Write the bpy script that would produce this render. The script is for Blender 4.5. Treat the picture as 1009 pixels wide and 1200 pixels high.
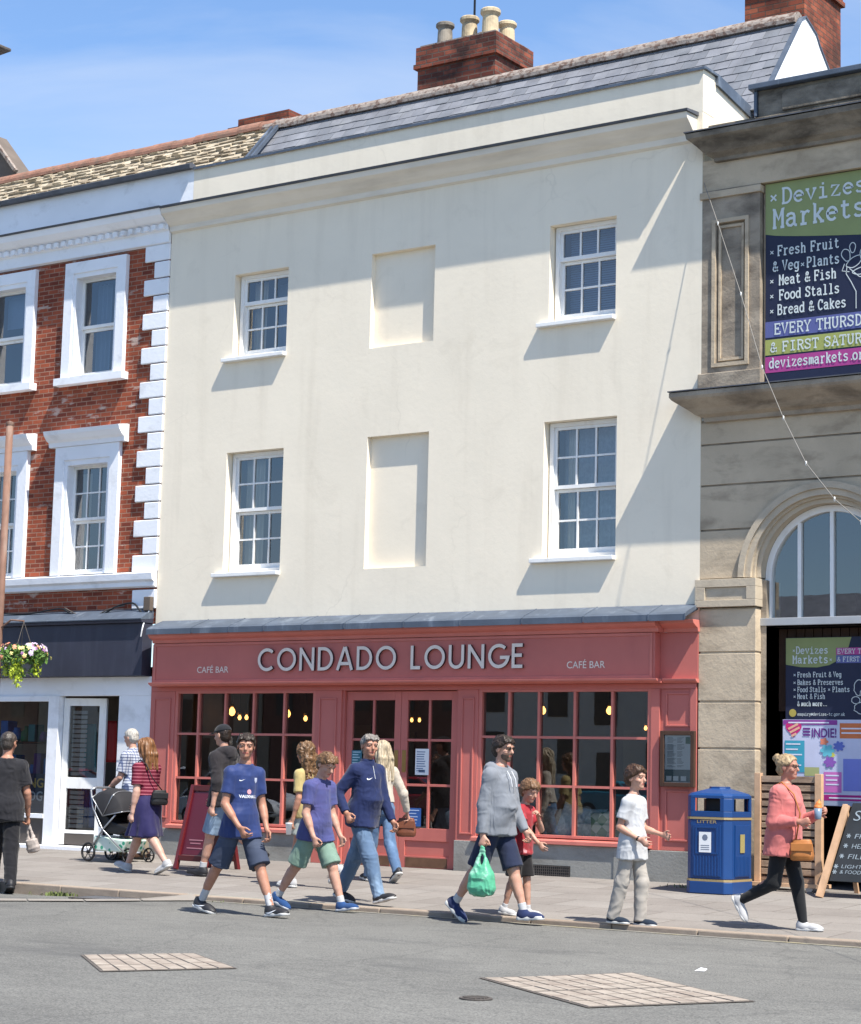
import bpy, bmesh, math, random
import numpy as np
from mathutils import Matrix, Vector
from mathutils.bvhtree import BVHTree

for _o in list(bpy.data.objects):
    bpy.data.objects.remove(_o)
SC = bpy.context.scene
COL = SC.collection
R = math.radians
random.seed(7)
RNG = np.random.default_rng(11)

# ------------------------------------------------------------------ camera
cam_d = bpy.data.cameras.new('camera')
cam = bpy.data.objects.new('camera', cam_d)
COL.objects.link(cam)
RM = [[0.8241420727783638, -0.05423708835141203, -0.5637802604949408],
      [0.5658623719393414, 0.12152280869544843, 0.8154949313085594],
      [0.024282090102885755, -0.9911057184851325, 0.1308427869097291]]
CAMPOS = (14.650956555176371, -21.30078645765867, 1.1214414489912956)
mw = Matrix.Identity(4)
for i in range(3):
    mw[i][0] = RM[i][0]
    mw[i][1] = -RM[i][1]
    mw[i][2] = -RM[i][2]
    mw[i][3] = CAMPOS[i]
cam.matrix_world = mw
cam_d.sensor_fit = 'VERTICAL'
cam_d.sensor_height = 24.0
cam_d.lens = 2370.0 / 1200.0 * 24.0
cam_d.clip_start = 0.1
cam_d.clip_end = 2000.0
SC.camera = cam

# ------------------------------------------------------------------ sun, sky, exposure
SUNV = Vector((-0.57, 0.214, -1.0)).normalized()          # direction the light travels
sun_d = bpy.data.lights.new('sun', 'SUN')
sun_d.energy = 4.6
sun_d.angle = R(0.5)
sun_d.color = (1.0, 0.94, 0.84)
sun = bpy.data.objects.new('sun', sun_d)
COL.objects.link(sun)
sun.location = (20, -8, 30)
sun.rotation_euler = SUNV.to_track_quat('-Z', 'Y').to_euler()
SUN_EL = math.asin(-SUNV.z)
to_sun = -SUNV
SUN_ROT = math.atan2(to_sun.x, to_sun.y)

world = bpy.data.worlds.new('World')
SC.world = world
world.use_nodes = True
wn = world.node_tree.nodes
wl = world.node_tree.links
for n in list(wn):
    wn.remove(n)
w_out = wn.new('ShaderNodeOutputWorld')
w_bg = wn.new('ShaderNodeBackground')
w_sky = wn.new('ShaderNodeTexSky')
w_sky.sky_type = 'NISHITA'
w_sky.sun_disc = False
w_sky.sun_elevation = SUN_EL
w_sky.sun_rotation = SUN_ROT
w_sky.altitude = 100
w_sky.air_density = 1.0
w_sky.dust_density = 0.3
w_sky.ozone_density = 3.2
w_bg.inputs['Strength'].default_value = 0.12
# thin wispy cloud mixed into the sky
w_tc = wn.new('ShaderNodeTexCoord')
w_map = wn.new('ShaderNodeMapping')
w_map.inputs['Scale'].default_value = (2.2, 2.2, 6.5)
w_map.inputs['Rotation'].default_value = (0.25, -0.3, 0.4)
w_no = wn.new('ShaderNodeTexNoise')
w_no.inputs['Scale'].default_value = 1.7
w_no.inputs['Detail'].default_value = 7
w_no.inputs['Roughness'].default_value = 0.56
w_no.inputs['Distortion'].default_value = 0.5
w_cr = wn.new('ShaderNodeValToRGB')
w_cr.color_ramp.elements[0].position = 0.44
w_cr.color_ramp.elements[0].color = (0, 0, 0, 1)
w_cr.color_ramp.elements[1].position = 0.74
w_cr.color_ramp.elements[1].color = (0.42, 0.42, 0.42, 1)
w_mix = wn.new('ShaderNodeMixRGB')
w_mix.inputs['Color2'].default_value = (3.4, 3.8, 4.5, 1)
wl.new(w_tc.outputs['Generated'], w_map.inputs['Vector'])
wl.new(w_map.outputs['Vector'], w_no.inputs['Vector'])
wl.new(w_no.outputs['Fac'], w_cr.inputs['Fac'])
wl.new(w_cr.outputs['Color'], w_mix.inputs['Fac'])
w_tint = wn.new('ShaderNodeMixRGB')
w_tint.blend_type = 'MULTIPLY'
w_tint.inputs['Fac'].default_value = 1.0
w_tint.inputs['Color2'].default_value = (0.86, 0.93, 1.0, 1)
wl.new(w_sky.outputs['Color'], w_tint.inputs['Color1'])
wl.new(w_tint.outputs['Color'], w_mix.inputs['Color1'])
wl.new(w_mix.outputs['Color'], w_bg.inputs['Color'])
wl.new(w_bg.outputs['Background'], w_out.inputs['Surface'])

vs = SC.view_settings
vs.view_transform = 'Standard'
vs.look = 'None'
vs.exposure = 0.92
vs.gamma = 1.0
vs.use_curve_mapping = False
SC.cycles.max_bounces = 8
SC.cycles.transparent_max_bounces = 12
SC.cycles.caustics_reflective = False
SC.cycles.caustics_refractive = False
SC.cycles.sample_clamp_indirect = 6.0

# ------------------------------------------------------------------ materials
def lin(c):
    return c / 12.92 if c <= 0.04045 else ((c + 0.055) / 1.055) ** 2.4

def rgb(r, g, b):
    return (lin(r / 255.0), lin(g / 255.0), lin(b / 255.0), 1.0)

def _new(name):
    m = bpy.data.materials.new(name)
    m.use_nodes = True
    nt = m.node_tree
    b = nt.nodes['Principled BSDF']
    return m, nt, b

def _coord(nt, scale=None, wallmap=False):
    tc = nt.nodes.new('ShaderNodeTexCoord')
    out = tc.outputs['Object']
    if wallmap:                       # (x + y, z) so bricks run round corners
        sx = nt.nodes.new('ShaderNodeSeparateXYZ')
        nt.links.new(out, sx.inputs[0])
        ad = nt.nodes.new('ShaderNodeMath')
        ad.operation = 'ADD'
        nt.links.new(sx.outputs[0], ad.inputs[0])
        nt.links.new(sx.outputs[1], ad.inputs[1])
        cx = nt.nodes.new('ShaderNodeCombineXYZ')
        nt.links.new(ad.outputs[0], cx.inputs[0])
        nt.links.new(sx.outputs[2], cx.inputs[1])
        out = cx.outputs[0]
    if scale is not None:
        mp = nt.nodes.new('ShaderNodeMapping')
        mp.inputs['Scale'].default_value = scale
        nt.links.new(out, mp.inputs['Vector'])
        out = mp.outputs['Vector']
    return out

def _noise(nt, co, scale, detail=4, rough=0.55, dist=0.0):
    n = nt.nodes.new('ShaderNodeTexNoise')
    n.inputs['Scale'].default_value = scale
    n.inputs['Detail'].default_value = detail
    n.inputs['Roughness'].default_value = rough
    n.inputs['Distortion'].default_value = dist
    nt.links.new(co, n.inputs['Vector'])
    return n.outputs['Fac']

def _ramp(nt, fac, p0, c0, p1, c1):
    r = nt.nodes.new('ShaderNodeValToRGB')
    r.color_ramp.elements[0].position = p0
    r.color_ramp.elements[0].color = c0
    r.color_ramp.elements[1].position = p1
    r.color_ramp.elements[1].color = c1
    nt.links.new(fac, r.inputs['Fac'])
    return r.outputs['Color']

def _mix(nt, fac, a, b, mode='MIX'):
    m = nt.nodes.new('ShaderNodeMixRGB')
    m.blend_type = mode
    for s, v in ((m.inputs['Fac'], fac), (m.inputs['Color1'], a), (m.inputs['Color2'], b)):
        if hasattr(v, 'links'):
            nt.links.new(v, s)
        else:
            s.default_value = v
    return m.outputs['Color']

def _bump(nt, b, h, strength, dist=0.01):
    bp = nt.nodes.new('ShaderNodeBump')
    bp.inputs['Strength'].default_value = strength
    bp.inputs['Distance'].default_value = dist
    nt.links.new(h, bp.inputs['Height'])
    nt.links.new(bp.outputs['Normal'], b.inputs['Normal'])

def sc_col(c, k):
    return (min(1, c[0] * k), min(1, c[1] * k), min(1, c[2] * k), 1)

BW = ((0, 0, 0, 1), (1, 1, 1, 1))

def mat(name, base, rough=0.6, var=0.12, vs_=4.0, bump=0.15, bs=60.0, dist=0.004, metallic=0.0, spec=0.4,
        stain=None, st_scale=(1, 1, 1), st_pos=(0.52, 0.72), st_amt=0.7, sheen=0.0, fine=0.0):
    m, nt, b = _new(name)
    co = _coord(nt)
    f = _noise(nt, co, vs_, 5)
    c = _ramp(nt, f, 0.3, sc_col(base, 1 - var), 0.7, sc_col(base, 1 + var))
    if fine:
        f3 = _noise(nt, co, 140, 2)
        c = _mix(nt, fine, c, _ramp(nt, f3, 0.35, sc_col(base, 0.55), 0.65, sc_col(base, 1.5)))
    if stain is not None:
        co2 = _coord(nt, st_scale)
        f2 = _noise(nt, co2, 1.0, 7, 0.6, 0.3)
        k = _ramp(nt, f2, st_pos[0], BW[0], st_pos[1], (st_amt, st_amt, st_amt, 1))
        c = _mix(nt, k, c, stain)
    nt.links.new(c, b.inputs['Base Color'])
    b.inputs['Roughness'].default_value = rough
    b.inputs['Metallic'].default_value = metallic
    b.inputs['Specular IOR Level'].default_value = spec
    if sheen:
        b.inputs['Sheen Weight'].default_value = sheen
    if bump:
        fb = _noise(nt, co, bs, 4, 0.6)
        _bump(nt, b, fb, bump, dist)
    return m

def brick_mat(name, c1, c2, mortar, bw=0.225, rh=0.075, ms=0.010, pale=None, soot=None, bumpk=0.6, ps=(0.62, 0.72), pscale=(1.3, 3.2, 1)):
    m, nt, b = _new(name)
    co = _coord(nt, None, True)
    br = nt.nodes.new('ShaderNodeTexBrick')
    br.inputs['Color1'].default_value = c1
    br.inputs['Color2'].default_value = c2
    br.inputs['Mortar'].default_value = mortar
    br.inputs['Scale'].default_value = 1.0
    br.inputs['Mortar Size'].default_value = ms
    br.inputs['Mortar Smooth'].default_value = 0.25
    br.inputs['Bias'].default_value = 0.0
    br.inputs['Brick Width'].default_value = bw
    br.inputs['Row Height'].default_value = rh
    br.offset = 0.5
    nt.links.new(co, br.inputs['Vector'])
    c = br.outputs['Color']
    f = _noise(nt, co, 2.3, 6)
    c = _mix(nt, 0.55, c, _ramp(nt, f, 0.3, (0.45, 0.45, 0.45, 1), 0.7, (1.35, 1.3, 1.25, 1)), 'MULTIPLY')
    if pale is not None:
        mp = nt.nodes.new('ShaderNodeMapping')
        mp.inputs['Scale'].default_value = pscale
        nt.links.new(co, mp.inputs['Vector'])
        f2 = _noise(nt, mp.outputs['Vector'], 1.0, 5, 0.6)
        k = _ramp(nt, f2, ps[0], BW[0], ps[1], (0.6, 0.6, 0.6, 1))
        c = _mix(nt, k, c, pale)
    if soot is not None:
        f4 = _noise(nt, co, 1.7, 6, 0.65)
        k = _ramp(nt, f4, 0.45, BW[0], 0.65, (0.85, 0.85, 0.85, 1))
        c = _mix(nt, k, c, soot)
    nt.links.new(c, b.inputs['Base Color'])
    b.inputs['Roughness'].default_value = 0.85
    b.inputs['Specular IOR Level'].default_value = 0.2
    inv = nt.nodes.new('ShaderNodeMath')
    inv.operation = 'SUBTRACT'
    inv.inputs[0].default_value = 1.0
    nt.links.new(br.outputs['Fac'], inv.inputs[1])
    f3 = _noise(nt, co, 50, 4)
    ad = nt.nodes.new('ShaderNodeMath')
    ad.operation = 'MULTIPLY_ADD'
    ad.inputs[1].default_value = 0.35
    nt.links.new(f3, ad.inputs[0])
    nt.links.new(inv.outputs[0], ad.inputs[2])
    _bump(nt, b, ad.outputs[0], bumpk, 0.008)
    return m

def glass_mat(name, tint=(0.86, 0.9, 0.9, 1), ior=1.55, wob=0.02, boost=0.04):
    m = bpy.data.materials.new(name)
    m.use_nodes = True
    nt = m.node_tree
    for n in list(nt.nodes):
        nt.nodes.remove(n)
    out = nt.nodes.new('ShaderNodeOutputMaterial')
    tr = nt.nodes.new('ShaderNodeBsdfTransparent')
    tr.inputs['Color'].default_value = tint
    gl = nt.nodes.new('ShaderNodeBsdfGlossy')
    gl.inputs['Roughness'].default_value = 0.0
    gl.inputs['Color'].default_value = (0.95, 0.97, 1, 1)
    fr = nt.nodes.new('ShaderNodeFresnel')
    fr.inputs['IOR'].default_value = ior
    ad = nt.nodes.new('ShaderNodeMath')
    ad.operation = 'ADD'
    ad.inputs[1].default_value = boost
    nt.links.new(fr.outputs[0], ad.inputs[0])
    mx = nt.nodes.new('ShaderNodeMixShader')
    nt.links.new(ad.outputs[0], mx.inputs[0])
    nt.links.new(tr.outputs[0], mx.inputs[1])
    nt.links.new(gl.outputs[0], mx.inputs[2])
    nt.links.new(mx.outputs[0], out.inputs['Surface'])
    tc = nt.nodes.new('ShaderNodeTexCoord')
    no = nt.nodes.new('ShaderNodeTexNoise')
    no.inputs['Scale'].default_value = 2.2
    nt.links.new(tc.outputs['Object'], no.inputs['Vector'])
    bp = nt.nodes.new('ShaderNodeBump')
    bp.inputs['Strength'].default_value = wob
    bp.inputs['Distance'].default_value = 0.05
    nt.links.new(no.outputs['Fac'], bp.inputs['Height'])
    nt.links.new(bp.outputs['Normal'], gl.inputs['Normal'])
    return m

def emit_mat(name, col, st):
    m, nt, b = _new(name)
    b.inputs['Base Color'].default_value = col
    b.inputs['Emission Color'].default_value = col
    b.inputs['Emission Strength'].default_value = st
    return m

M = {}
def render_mat(name, base, dirt):
    m, nt, b = _new(name)
    co = _coord(nt)
    c = _ramp(nt, _noise(nt, co, 0.7, 6, 0.6, 0.5), 0.3, sc_col(base, 0.955), 0.7, sc_col(base, 1.03))
    st = _noise(nt, _coord(nt, (3.5, 3.5, 0.28)), 1.0, 6, 0.6)          # rain streaks
    c = _mix(nt, _ramp(nt, st, 0.52, BW[0], 0.76, (0.22, 0.22, 0.22, 1)), c, dirt)
    pa = _noise(nt, co, 1.9, 7, 0.68, 0.8)                             # patched and rubbed places
    c = _mix(nt, _ramp(nt, pa, 0.56, BW[0], 0.70, (0.16, 0.16, 0.16, 1)), c, dirt)
    v = nt.nodes.new('ShaderNodeTexVoronoi'); v.feature = 'DISTANCE_TO_EDGE'; v.inputs['Scale'].default_value = 0.55
    nd = nt.nodes.new('ShaderNodeTexNoise'); nd.inputs['Scale'].default_value = 1.6; nd.inputs['Detail'].default_value = 7
    nt.links.new(co, nd.inputs['Vector'])
    va = nt.nodes.new('ShaderNodeMixRGB'); va.inputs['Fac'].default_value = 0.35
    nt.links.new(co, va.inputs['Color1']); nt.links.new(nd.outputs['Color'], va.inputs['Color2']); nt.links.new(va.outputs['Color'], v.inputs['Vector'])
    crack = _ramp(nt, v.outputs['Distance'], 0.0, BW[1], 0.0045, BW[0])
    msk = _ramp(nt, _noise(nt, co, 0.6, 3), 0.5, BW[0], 0.62, (0.13, 0.13, 0.13, 1))
    c = _mix(nt, _mix(nt, 1.0, crack, msk, 'MULTIPLY'), c, sc_col(dirt, 0.5))
    nt.links.new(c, b.inputs['Base Color'])
    b.inputs['Roughness'].default_value = 0.88; b.inputs['Specular IOR Level'].default_value = 0.15
    h = _mix(nt, 0.35, _noise(nt, co, 2.2, 5, 0.6), _noise(nt, co, 16, 5, 0.6))
    _bump(nt, b, h, 0.28, 0.014)
    return m
M['cream'] = render_mat('cream_render', rgb(238, 227, 207), rgb(190, 178, 158))
M['cream_trim'] = mat('cream_trim', rgb(226, 219, 206), 0.85, 0.05, 1.2, 0.2, 25, 0.006, spec=0.15,
                      stain=rgb(178, 170, 158), st_scale=(0.6, 2, 5), st_pos=(0.5, 0.75), st_amt=0.5)
M['white'] = mat('white_paint', rgb(232, 232, 230), 0.45, 0.04, 3, 0.1, 40, 0.003, stain=rgb(186, 182, 176), st_scale=(6, 6, 2.5), st_pos=(0.55, 0.78), st_amt=0.5)
M['white_wall'] = mat('white_masonry_paint', rgb(236, 238, 242), 0.8, 0.04, 1.5, 0.3, 20, 0.01, spec=0.2,
                      stain=rgb(178, 178, 178), st_scale=(2.2, 2.2, 2.8), st_pos=(0.55, 0.78), st_amt=0.55)
M['brick'] = brick_mat('red_brick', rgb(168, 88, 62), rgb(116, 58, 46), rgb(158, 126, 108), bw=0.2, rh=0.066, ms=0.007, pale=rgb(205, 190, 178), ps=(0.60, 0.66), pscale=(1.6, 5.5, 1))
M['chim_brick'] = brick_mat('chimney_brick', rgb(148, 84, 66), rgb(98, 54, 46), rgb(104, 90, 82), ms=0.010, soot=rgb(56, 44, 42), bumpk=0.9)
M['chim_brick2'] = brick_mat('orange_chimney_brick', rgb(160, 92, 68), rgb(124, 64, 50), rgb(100, 84, 74), ms=0.008, soot=rgb(66, 48, 42), bumpk=0.9)
M['slate'] = mat('slate', rgb(120, 122, 128), 0.6, 0.22, 2.6, 0.35, 26, 0.008, spec=0.4, stain=rgb(150, 152, 152), st_scale=(2.5, 2.5, 2.5), st_pos=(0.55, 0.75), st_amt=0.45)
M['stone_tile'] = mat('stone_roof_tile', rgb(168, 157, 138), 0.9, 0.2, 5.5, 0.5, 30, 0.01, spec=0.1, stain=rgb(120, 108, 90), st_scale=(3, 3, 3), st_pos=(0.5, 0.7), st_amt=0.5)
M['ridge'] = mat('ridge_tile', rgb(150, 140, 132), 0.9, 0.2, 9, 0.5, 40, 0.01, spec=0.1, stain=rgb(96, 72, 62), st_scale=(14, 14, 14), st_pos=(0.48, 0.6), st_amt=0.8)
M['ridge_red'] = mat('red_ridge_tile', rgb(150, 112, 96), 0.9, 0.2, 9, 0.4, 40, 0.01, spec=0.1, stain=rgb(120, 104, 92), st_scale=(5, 5, 5), st_pos=(0.5, 0.66), st_amt=0.7)
M['lead'] = mat('lead_sheet', rgb(84, 94, 108), 0.55, 0.2, 3.0, 0.2, 24, 0.006, metallic=0.2, spec=0.5,
                stain=rgb(150, 160, 172), st_scale=(5, 5, 1.2), st_pos=(0.55, 0.74), st_amt=0.5)
M['lead_dark'] = mat('dark_lead', rgb(84, 86, 92), 0.6, 0.25, 5, 0.2, 30, 0.006, metallic=0.1)
M['salmon'] = mat('salmon_paint', rgb(188, 107, 98), 0.55, 0.07, 1.6, 0.08, 30, 0.003, spec=0.4,
                  stain=rgb(170, 94, 88), st_scale=(2, 2, 0.7), st_pos=(0.5, 0.75), st_amt=0.5)
M['salmon_moulding'] = mat('salmon_moulding_paint', rgb(197, 116, 105), 0.5, 0.08, 3, 0.08, 30, 0.003)
M['letter_face'] = mat('letter_face', rgb(226, 214, 202), 0.5, 0.04, 6, 0.03)
M['letter_side'] = mat('letter_side', rgb(70, 44, 48), 0.6, 0.05)
M['plinth'] = mat('plinth_stone', rgb(142, 142, 138), 0.85, 0.1, 1.3, 0.4, 30, 0.01, spec=0.2, stain=rgb(104, 100, 94), st_scale=(1.5, 1.5, 3), st_pos=(0.5, 0.72), st_amt=0.55, fine=0.15)
M['stone'] = mat('bath_stone', rgb(189, 173, 150), 0.9, 0.16, 1.4, 0.45, 22, 0.012, spec=0.15, stain=rgb(112, 98, 84), st_scale=(1.6, 1.6, 3.2), st_pos=(0.5, 0.72), st_amt=0.6, fine=0.12)
M['stone_pale'] = mat('pale_stone', rgb(186, 173, 153), 0.9, 0.1, 2.4, 0.35, 26, 0.01, spec=0.15, stain=rgb(140, 124, 106), st_scale=(2, 2, 4), st_pos=(0.52, 0.75), st_amt=0.5, fine=0.12)
M['stone_sooty'] = mat('sooty_stone', rgb(160, 148, 132), 0.95, 0.2, 2.2, 0.5, 24, 0.012, spec=0.1, stain=rgb(88, 80, 73), st_scale=(1.8, 3.5, 3.0), st_pos=(0.44, 0.68), st_amt=0.8, fine=0.2)
M['stone_black'] = mat('blackened_stone', rgb(134, 126, 114), 0.95, 0.35, 2.6, 0.6, 18, 0.02, spec=0.1, stain=rgb(72, 67, 62), st_scale=(2, 4, 5), st_pos=(0.42, 0.66), st_amt=0.85, fine=0.2)
M['glass'] = glass_mat('window_glass', (0.86, 0.9, 0.9, 1), 1.55, 0.004, 0.10)
M['shop_glass'] = glass_mat('shop_window_glass', (0.82, 0.85, 0.85, 1), 1.5, 0.002, 0.085)
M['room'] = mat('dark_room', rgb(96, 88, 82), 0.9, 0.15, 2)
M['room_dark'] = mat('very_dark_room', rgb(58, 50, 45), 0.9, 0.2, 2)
M['cafe_room'] = mat('cafe_room_walls', rgb(112, 94, 80), 0.9, 0.25, 1.5)
M['shop_room'] = mat('shop_room_walls', rgb(150, 136, 124), 0.9, 0.25, 2.5)
M['curtain'] = mat('curtain_cloth', rgb(214, 206, 192), 0.9, 0.08, 6, 0.1)
M['net'] = mat('lace_net', rgb(150, 158, 172), 0.9, 0.16, 16, 0.1)
M['blind'] = mat('window_blind', rgb(118, 136, 166), 0.7, 0.06, 3, 0.05)
M['dark_fascia'] = mat('dark_fascia_paint', rgb(50, 52, 66), 0.6, 0.12, 2.5, 0.1, 30, 0.003, stain=rgb(74, 78, 92), st_scale=(6, 6, 0.8), st_pos=(0.5, 0.75), st_amt=0.4)
M['black'] = mat('black_plastic', rgb(26, 26, 28), 0.5, 0.1)
M['black_metal'] = mat('black_metal', rgb(30, 30, 33), 0.4, 0.1, metallic=0.3)
M['grey_metal'] = mat('grey_metal', rgb(150, 153, 158), 0.35, 0.08, metallic=0.7)
M['steel'] = mat('painted_steel', rgb(176, 178, 180), 0.45, 0.06, metallic=0.3)
M['rust'] = mat('rusty_steel', rgb(122, 92, 78), 0.75, 0.15, 7, 0.3, 50, 0.004, stain=rgb(150, 132, 122), st_scale=(9, 9, 2), st_pos=(0.5, 0.7), st_amt=0.6)
M['brass'] = mat('brass', rgb(176, 140, 84), 0.35, 0.08, metallic=0.8)
M['wood'] = mat('weathered_wood', rgb(168, 144, 122), 0.85, 0.25, 9, 0.4, 30, 0.006, spec=0.15, stain=rgb(92, 70, 58), st_scale=(2, 9, 16), st_pos=(0.45, 0.65), st_amt=0.7)
M['wood_pale'] = mat('pale_wood', rgb(196, 160, 128), 0.8, 0.15, 7, 0.2, 30, 0.004, spec=0.2)
M['dark_wood'] = mat('dark_wood', rgb(70, 48, 36), 0.7, 0.2, 6, 0.2)
M['bin_blue'] = mat('blue_plastic', rgb(20, 62, 118), 0.4, 0.08, 2, 0.08, 60, 0.002, spec=0.5)
M['gold'] = mat('gold_band', rgb(170, 150, 110), 0.4, 0.1, metallic=0.3)
M['paper'] = mat('paper', rgb(226, 228, 230), 0.7, 0.03)
M['chalkboard'] = mat('chalkboard', rgb(40, 44, 48), 0.7, 0.2, 3, 0.05)
M['chalk'] = mat('chalk', rgb(142, 154, 162), 0.9, 0.15, 20)
M['maroon'] = mat('maroon_board', rgb(92, 24, 40), 0.4, 0.06)
M['burgundy'] = mat('burgundy_frame', rgb(98, 30, 34), 0.4, 0.08)

def flat(name, r, g, b, rough=0.55):
    if name not in M:
        M[name] = mat(name, rgb(r, g, b), rough, 0.05, 5, 0.04, 40, 0.002)
    return M[name]

# ------------------------------------------------------------------ mesh helpers
ORG = {}

def tag(o, label=None, cat=None, group=None, kind=None):
    if label: o['label'] = label
    if cat: o['category'] = cat
    if group: o['group'] = group
    if kind: o['kind'] = kind
    return o

def thing(name, label, cat, loc=(0, 0, 0), rz=0.0, group=None):
    o = bpy.data.objects.new(name, None)
    COL.objects.link(o)
    o.location = loc
    o.rotation_euler = (0, 0, rz)
    ORG[o.name] = Vector(loc)
    return tag(o, label, cat, group)

class MB:
    def __init__(s):
        s.v = []; s.f = []; s.m = []
        s.mi = 0
    def add(s, vs, fs):
        n = len(s.v)
        s.v += [tuple(v) for v in vs]
        s.f += [tuple(i + n for i in f) for f in fs]
        s.m += [s.mi] * len(fs)
        return s
    def box(s, x0, x1, y0, y1, z0, z1):
        if x0 > x1: x0, x1 = x1, x0
        if y0 > y1: y0, y1 = y1, y0
        if z0 > z1: z0, z1 = z1, z0
        return s.add([(x0, y0, z0), (x1, y0, z0), (x1, y1, z0), (x0, y1, z0), (x0, y0, z1), (x1, y0, z1), (x1, y1, z1), (x0, y1, z1)],
                     [(3, 2, 1, 0), (4, 5, 6, 7), (0, 1, 5, 4), (1, 2, 6, 5), (2, 3, 7, 6), (3, 0, 4, 7)])
    def obox(s, c, ax, hs):
        """oriented box: centre, three unit axes, half sizes"""
        c = Vector(c); a = [Vector(q) * h for q, h in zip(ax, hs)]
        vs = []
        for k in (-1, 1):
            for (i, j) in ((-1, -1), (1, -1), (1, 1), (-1, 1)):
                vs.append(c + a[0] * i + a[1] * j + a[2] * k)
        return s.add(vs, [(3, 2, 1, 0), (4, 5, 6, 7), (0, 1, 5, 4), (1, 2, 6, 5), (2, 3, 7, 6), (3, 0, 4, 7)])
    def bar(s, a, b, w, t, up=(0, 0, 1)):
        a = Vector(a); b = Vector(b); d = (b - a); L = d.length; d.normalize()
        u = Vector(up); r = d.cross(u)
        if r.length < 1e-4: r = d.cross(Vector((1, 0, 0)))
        r.normalize(); u = r.cross(d)
        return s.obox((a + b) / 2, (d, r, u), (L / 2, w / 2, t / 2))
    def prism(s, poly, y0, y1):
        """polygon in (x, z), extruded along y"""
        n = len(poly)
        vs = [(x, y0, z) for x, z in poly] + [(x, y1, z) for x, z in poly]
        fs = [tuple(range(n)), tuple(range(2 * n - 1, n - 1, -1))]
        fs += [(i, i + n, (i + 1) % n + n, (i + 1) % n) for i in range(n)]
        return s.add(vs, fs)
    def prismx(s, poly, x0, x1):
        """profile in (y, z), extruded along x"""
        n = len(poly)
        vs = [(x0, y, z) for y, z in poly] + [(x1, y, z) for y, z in poly]
        fs = [tuple(range(n)), tuple(range(2 * n - 1, n - 1, -1))]
        fs += [(i, i + n, (i + 1) % n + n, (i + 1) % n) for i in range(n)]
        return s.add(vs, fs)
    def prismz(s, poly, z0, z1):
        n = len(poly)
        vs = [(x, y, z0) for x, y in poly] + [(x, y, z1) for x, y in poly]
        fs = [tuple(range(n - 1, -1, -1)), tuple(range(n, 2 * n))]
        fs += [(i, (i + 1) % n, (i + 1) % n + n, i + n) for i in range(n)]
        return s.add(vs, fs)
    def tube(s, pts, r, n=8, cap=True):
        pts = [Vector(p) for p in pts]
        rs = r if isinstance(r, (list, tuple)) else [r] * len(pts)
        vs = []; fs = []
        pr = None
        for i, p in enumerate(pts):
            d = (pts[min(i + 1, len(pts) - 1)] - pts[max(i - 1, 0)]).normalized()
            if pr is None:
                a = d.cross(Vector((0, 0, 1)))
                if a.length < 1e-3: a = d.cross(Vector((1, 0, 0)))
            else:
                a = pr - d * pr.dot(d)
            a.normalize(); pr = a
            b = d.cross(a)
            for k in range(n):
                t = 2 * math.pi * k / n
                vs.append(p + (a * math.cos(t) + b * math.sin(t)) * rs[i])
        for i in range(len(pts) - 1):
            for k in range(n):
                fs.append((i * n + k, i * n + (k + 1) % n, (i + 1) * n + (k + 1) % n, (i + 1) * n + k))
        if cap:
            fs.append(tuple(range(n - 1, -1, -1)))
            fs.append(tuple(range((len(pts) - 1) * n, len(pts) * n)))
        return s.add(vs, fs)
    def lathe(s, prof, c=(0, 0, 0), n=24, axis='z'):
        vs = []; fs = []
        for (r, h) in prof:
            for k in range(n):
                t = 2 * math.pi * k / n
                if axis == 'z': vs.append((c[0] + r * math.cos(t), c[1] + r * math.sin(t), c[2] + h))
                elif axis == 'y': vs.append((c[0] + r * math.cos(t), c[1] + h, c[2] + r * math.sin(t)))
                else: vs.append((c[0] + h, c[1] + r * math.cos(t), c[2] + r * math.sin(t)))
        m = len(prof)
        for i in range(m - 1):
            for k in range(n):
                fs.append((i * n + k, i * n + (k + 1) % n, (i + 1) * n + (k + 1) % n, (i + 1) * n + k))
        fs.append(tuple(range(n))); fs.append(tuple(range((m - 1) * n, m * n)))
        return s.add(vs, fs)
    def ring(s, cx, cz, r0, r1, y0, y1, a0=0.0, a1=math.pi, n=40):
        """arched ring in the xz plane"""
        vs = []; fs = []
        for i in range(n + 1):
            t = a0 + (a1 - a0) * i / n
            ct, st = math.cos(t), math.sin(t)
            vs += [(cx + r0 * ct, y0, cz + r0 * st), (cx + r1 * ct, y0, cz + r1 * st), (cx + r1 * ct, y1, cz + r1 * st), (cx + r0 * ct, y1, cz + r0 * st)]
        for i in range(n):
            for k in range(4):
                fs.append((i * 4 + k, i * 4 + (k + 1) % 4, (i + 1) * 4 + (k + 1) % 4, (i + 1) * 4 + k))
        fs.append((0, 1, 2, 3)); fs.append((n * 4 + 3, n * 4 + 2, n * 4 + 1, n * 4))
        return s.add(vs, fs)
    def wall(s, x0, x1, z0, z1, y0, y1, holes, rev=None):
        """wall sheet in xz with rectangular holes; front at y0, reveals run back to y1"""
        xs = sorted(set([x0, x1] + [h[0] for h in holes] + [h[1] for h in holes]))
        zs = sorted(set([z0, z1] + [h[2] for h in holes] + [h[3] for h in holes]))
        def hole(cx, cz):
            return any(h[0] < cx < h[1] and h[2] < cz < h[3] for h in holes)
        idx = {}
        def V(i, j):
            if (i, j) not in idx:
                idx[(i, j)] = len(s.v); s.v.append((xs[i], y0, zs[j]))
            return idx[(i, j)]
        for i in range(len(xs) - 1):
            for j in range(len(zs) - 1):
                if not hole((xs[i] + xs[i + 1]) / 2, (zs[j] + zs[j + 1]) / 2):
                    s.f.append((V(i, j), V(i + 1, j), V(i + 1, j + 1), V(i, j + 1))); s.m.append(s.mi)
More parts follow.
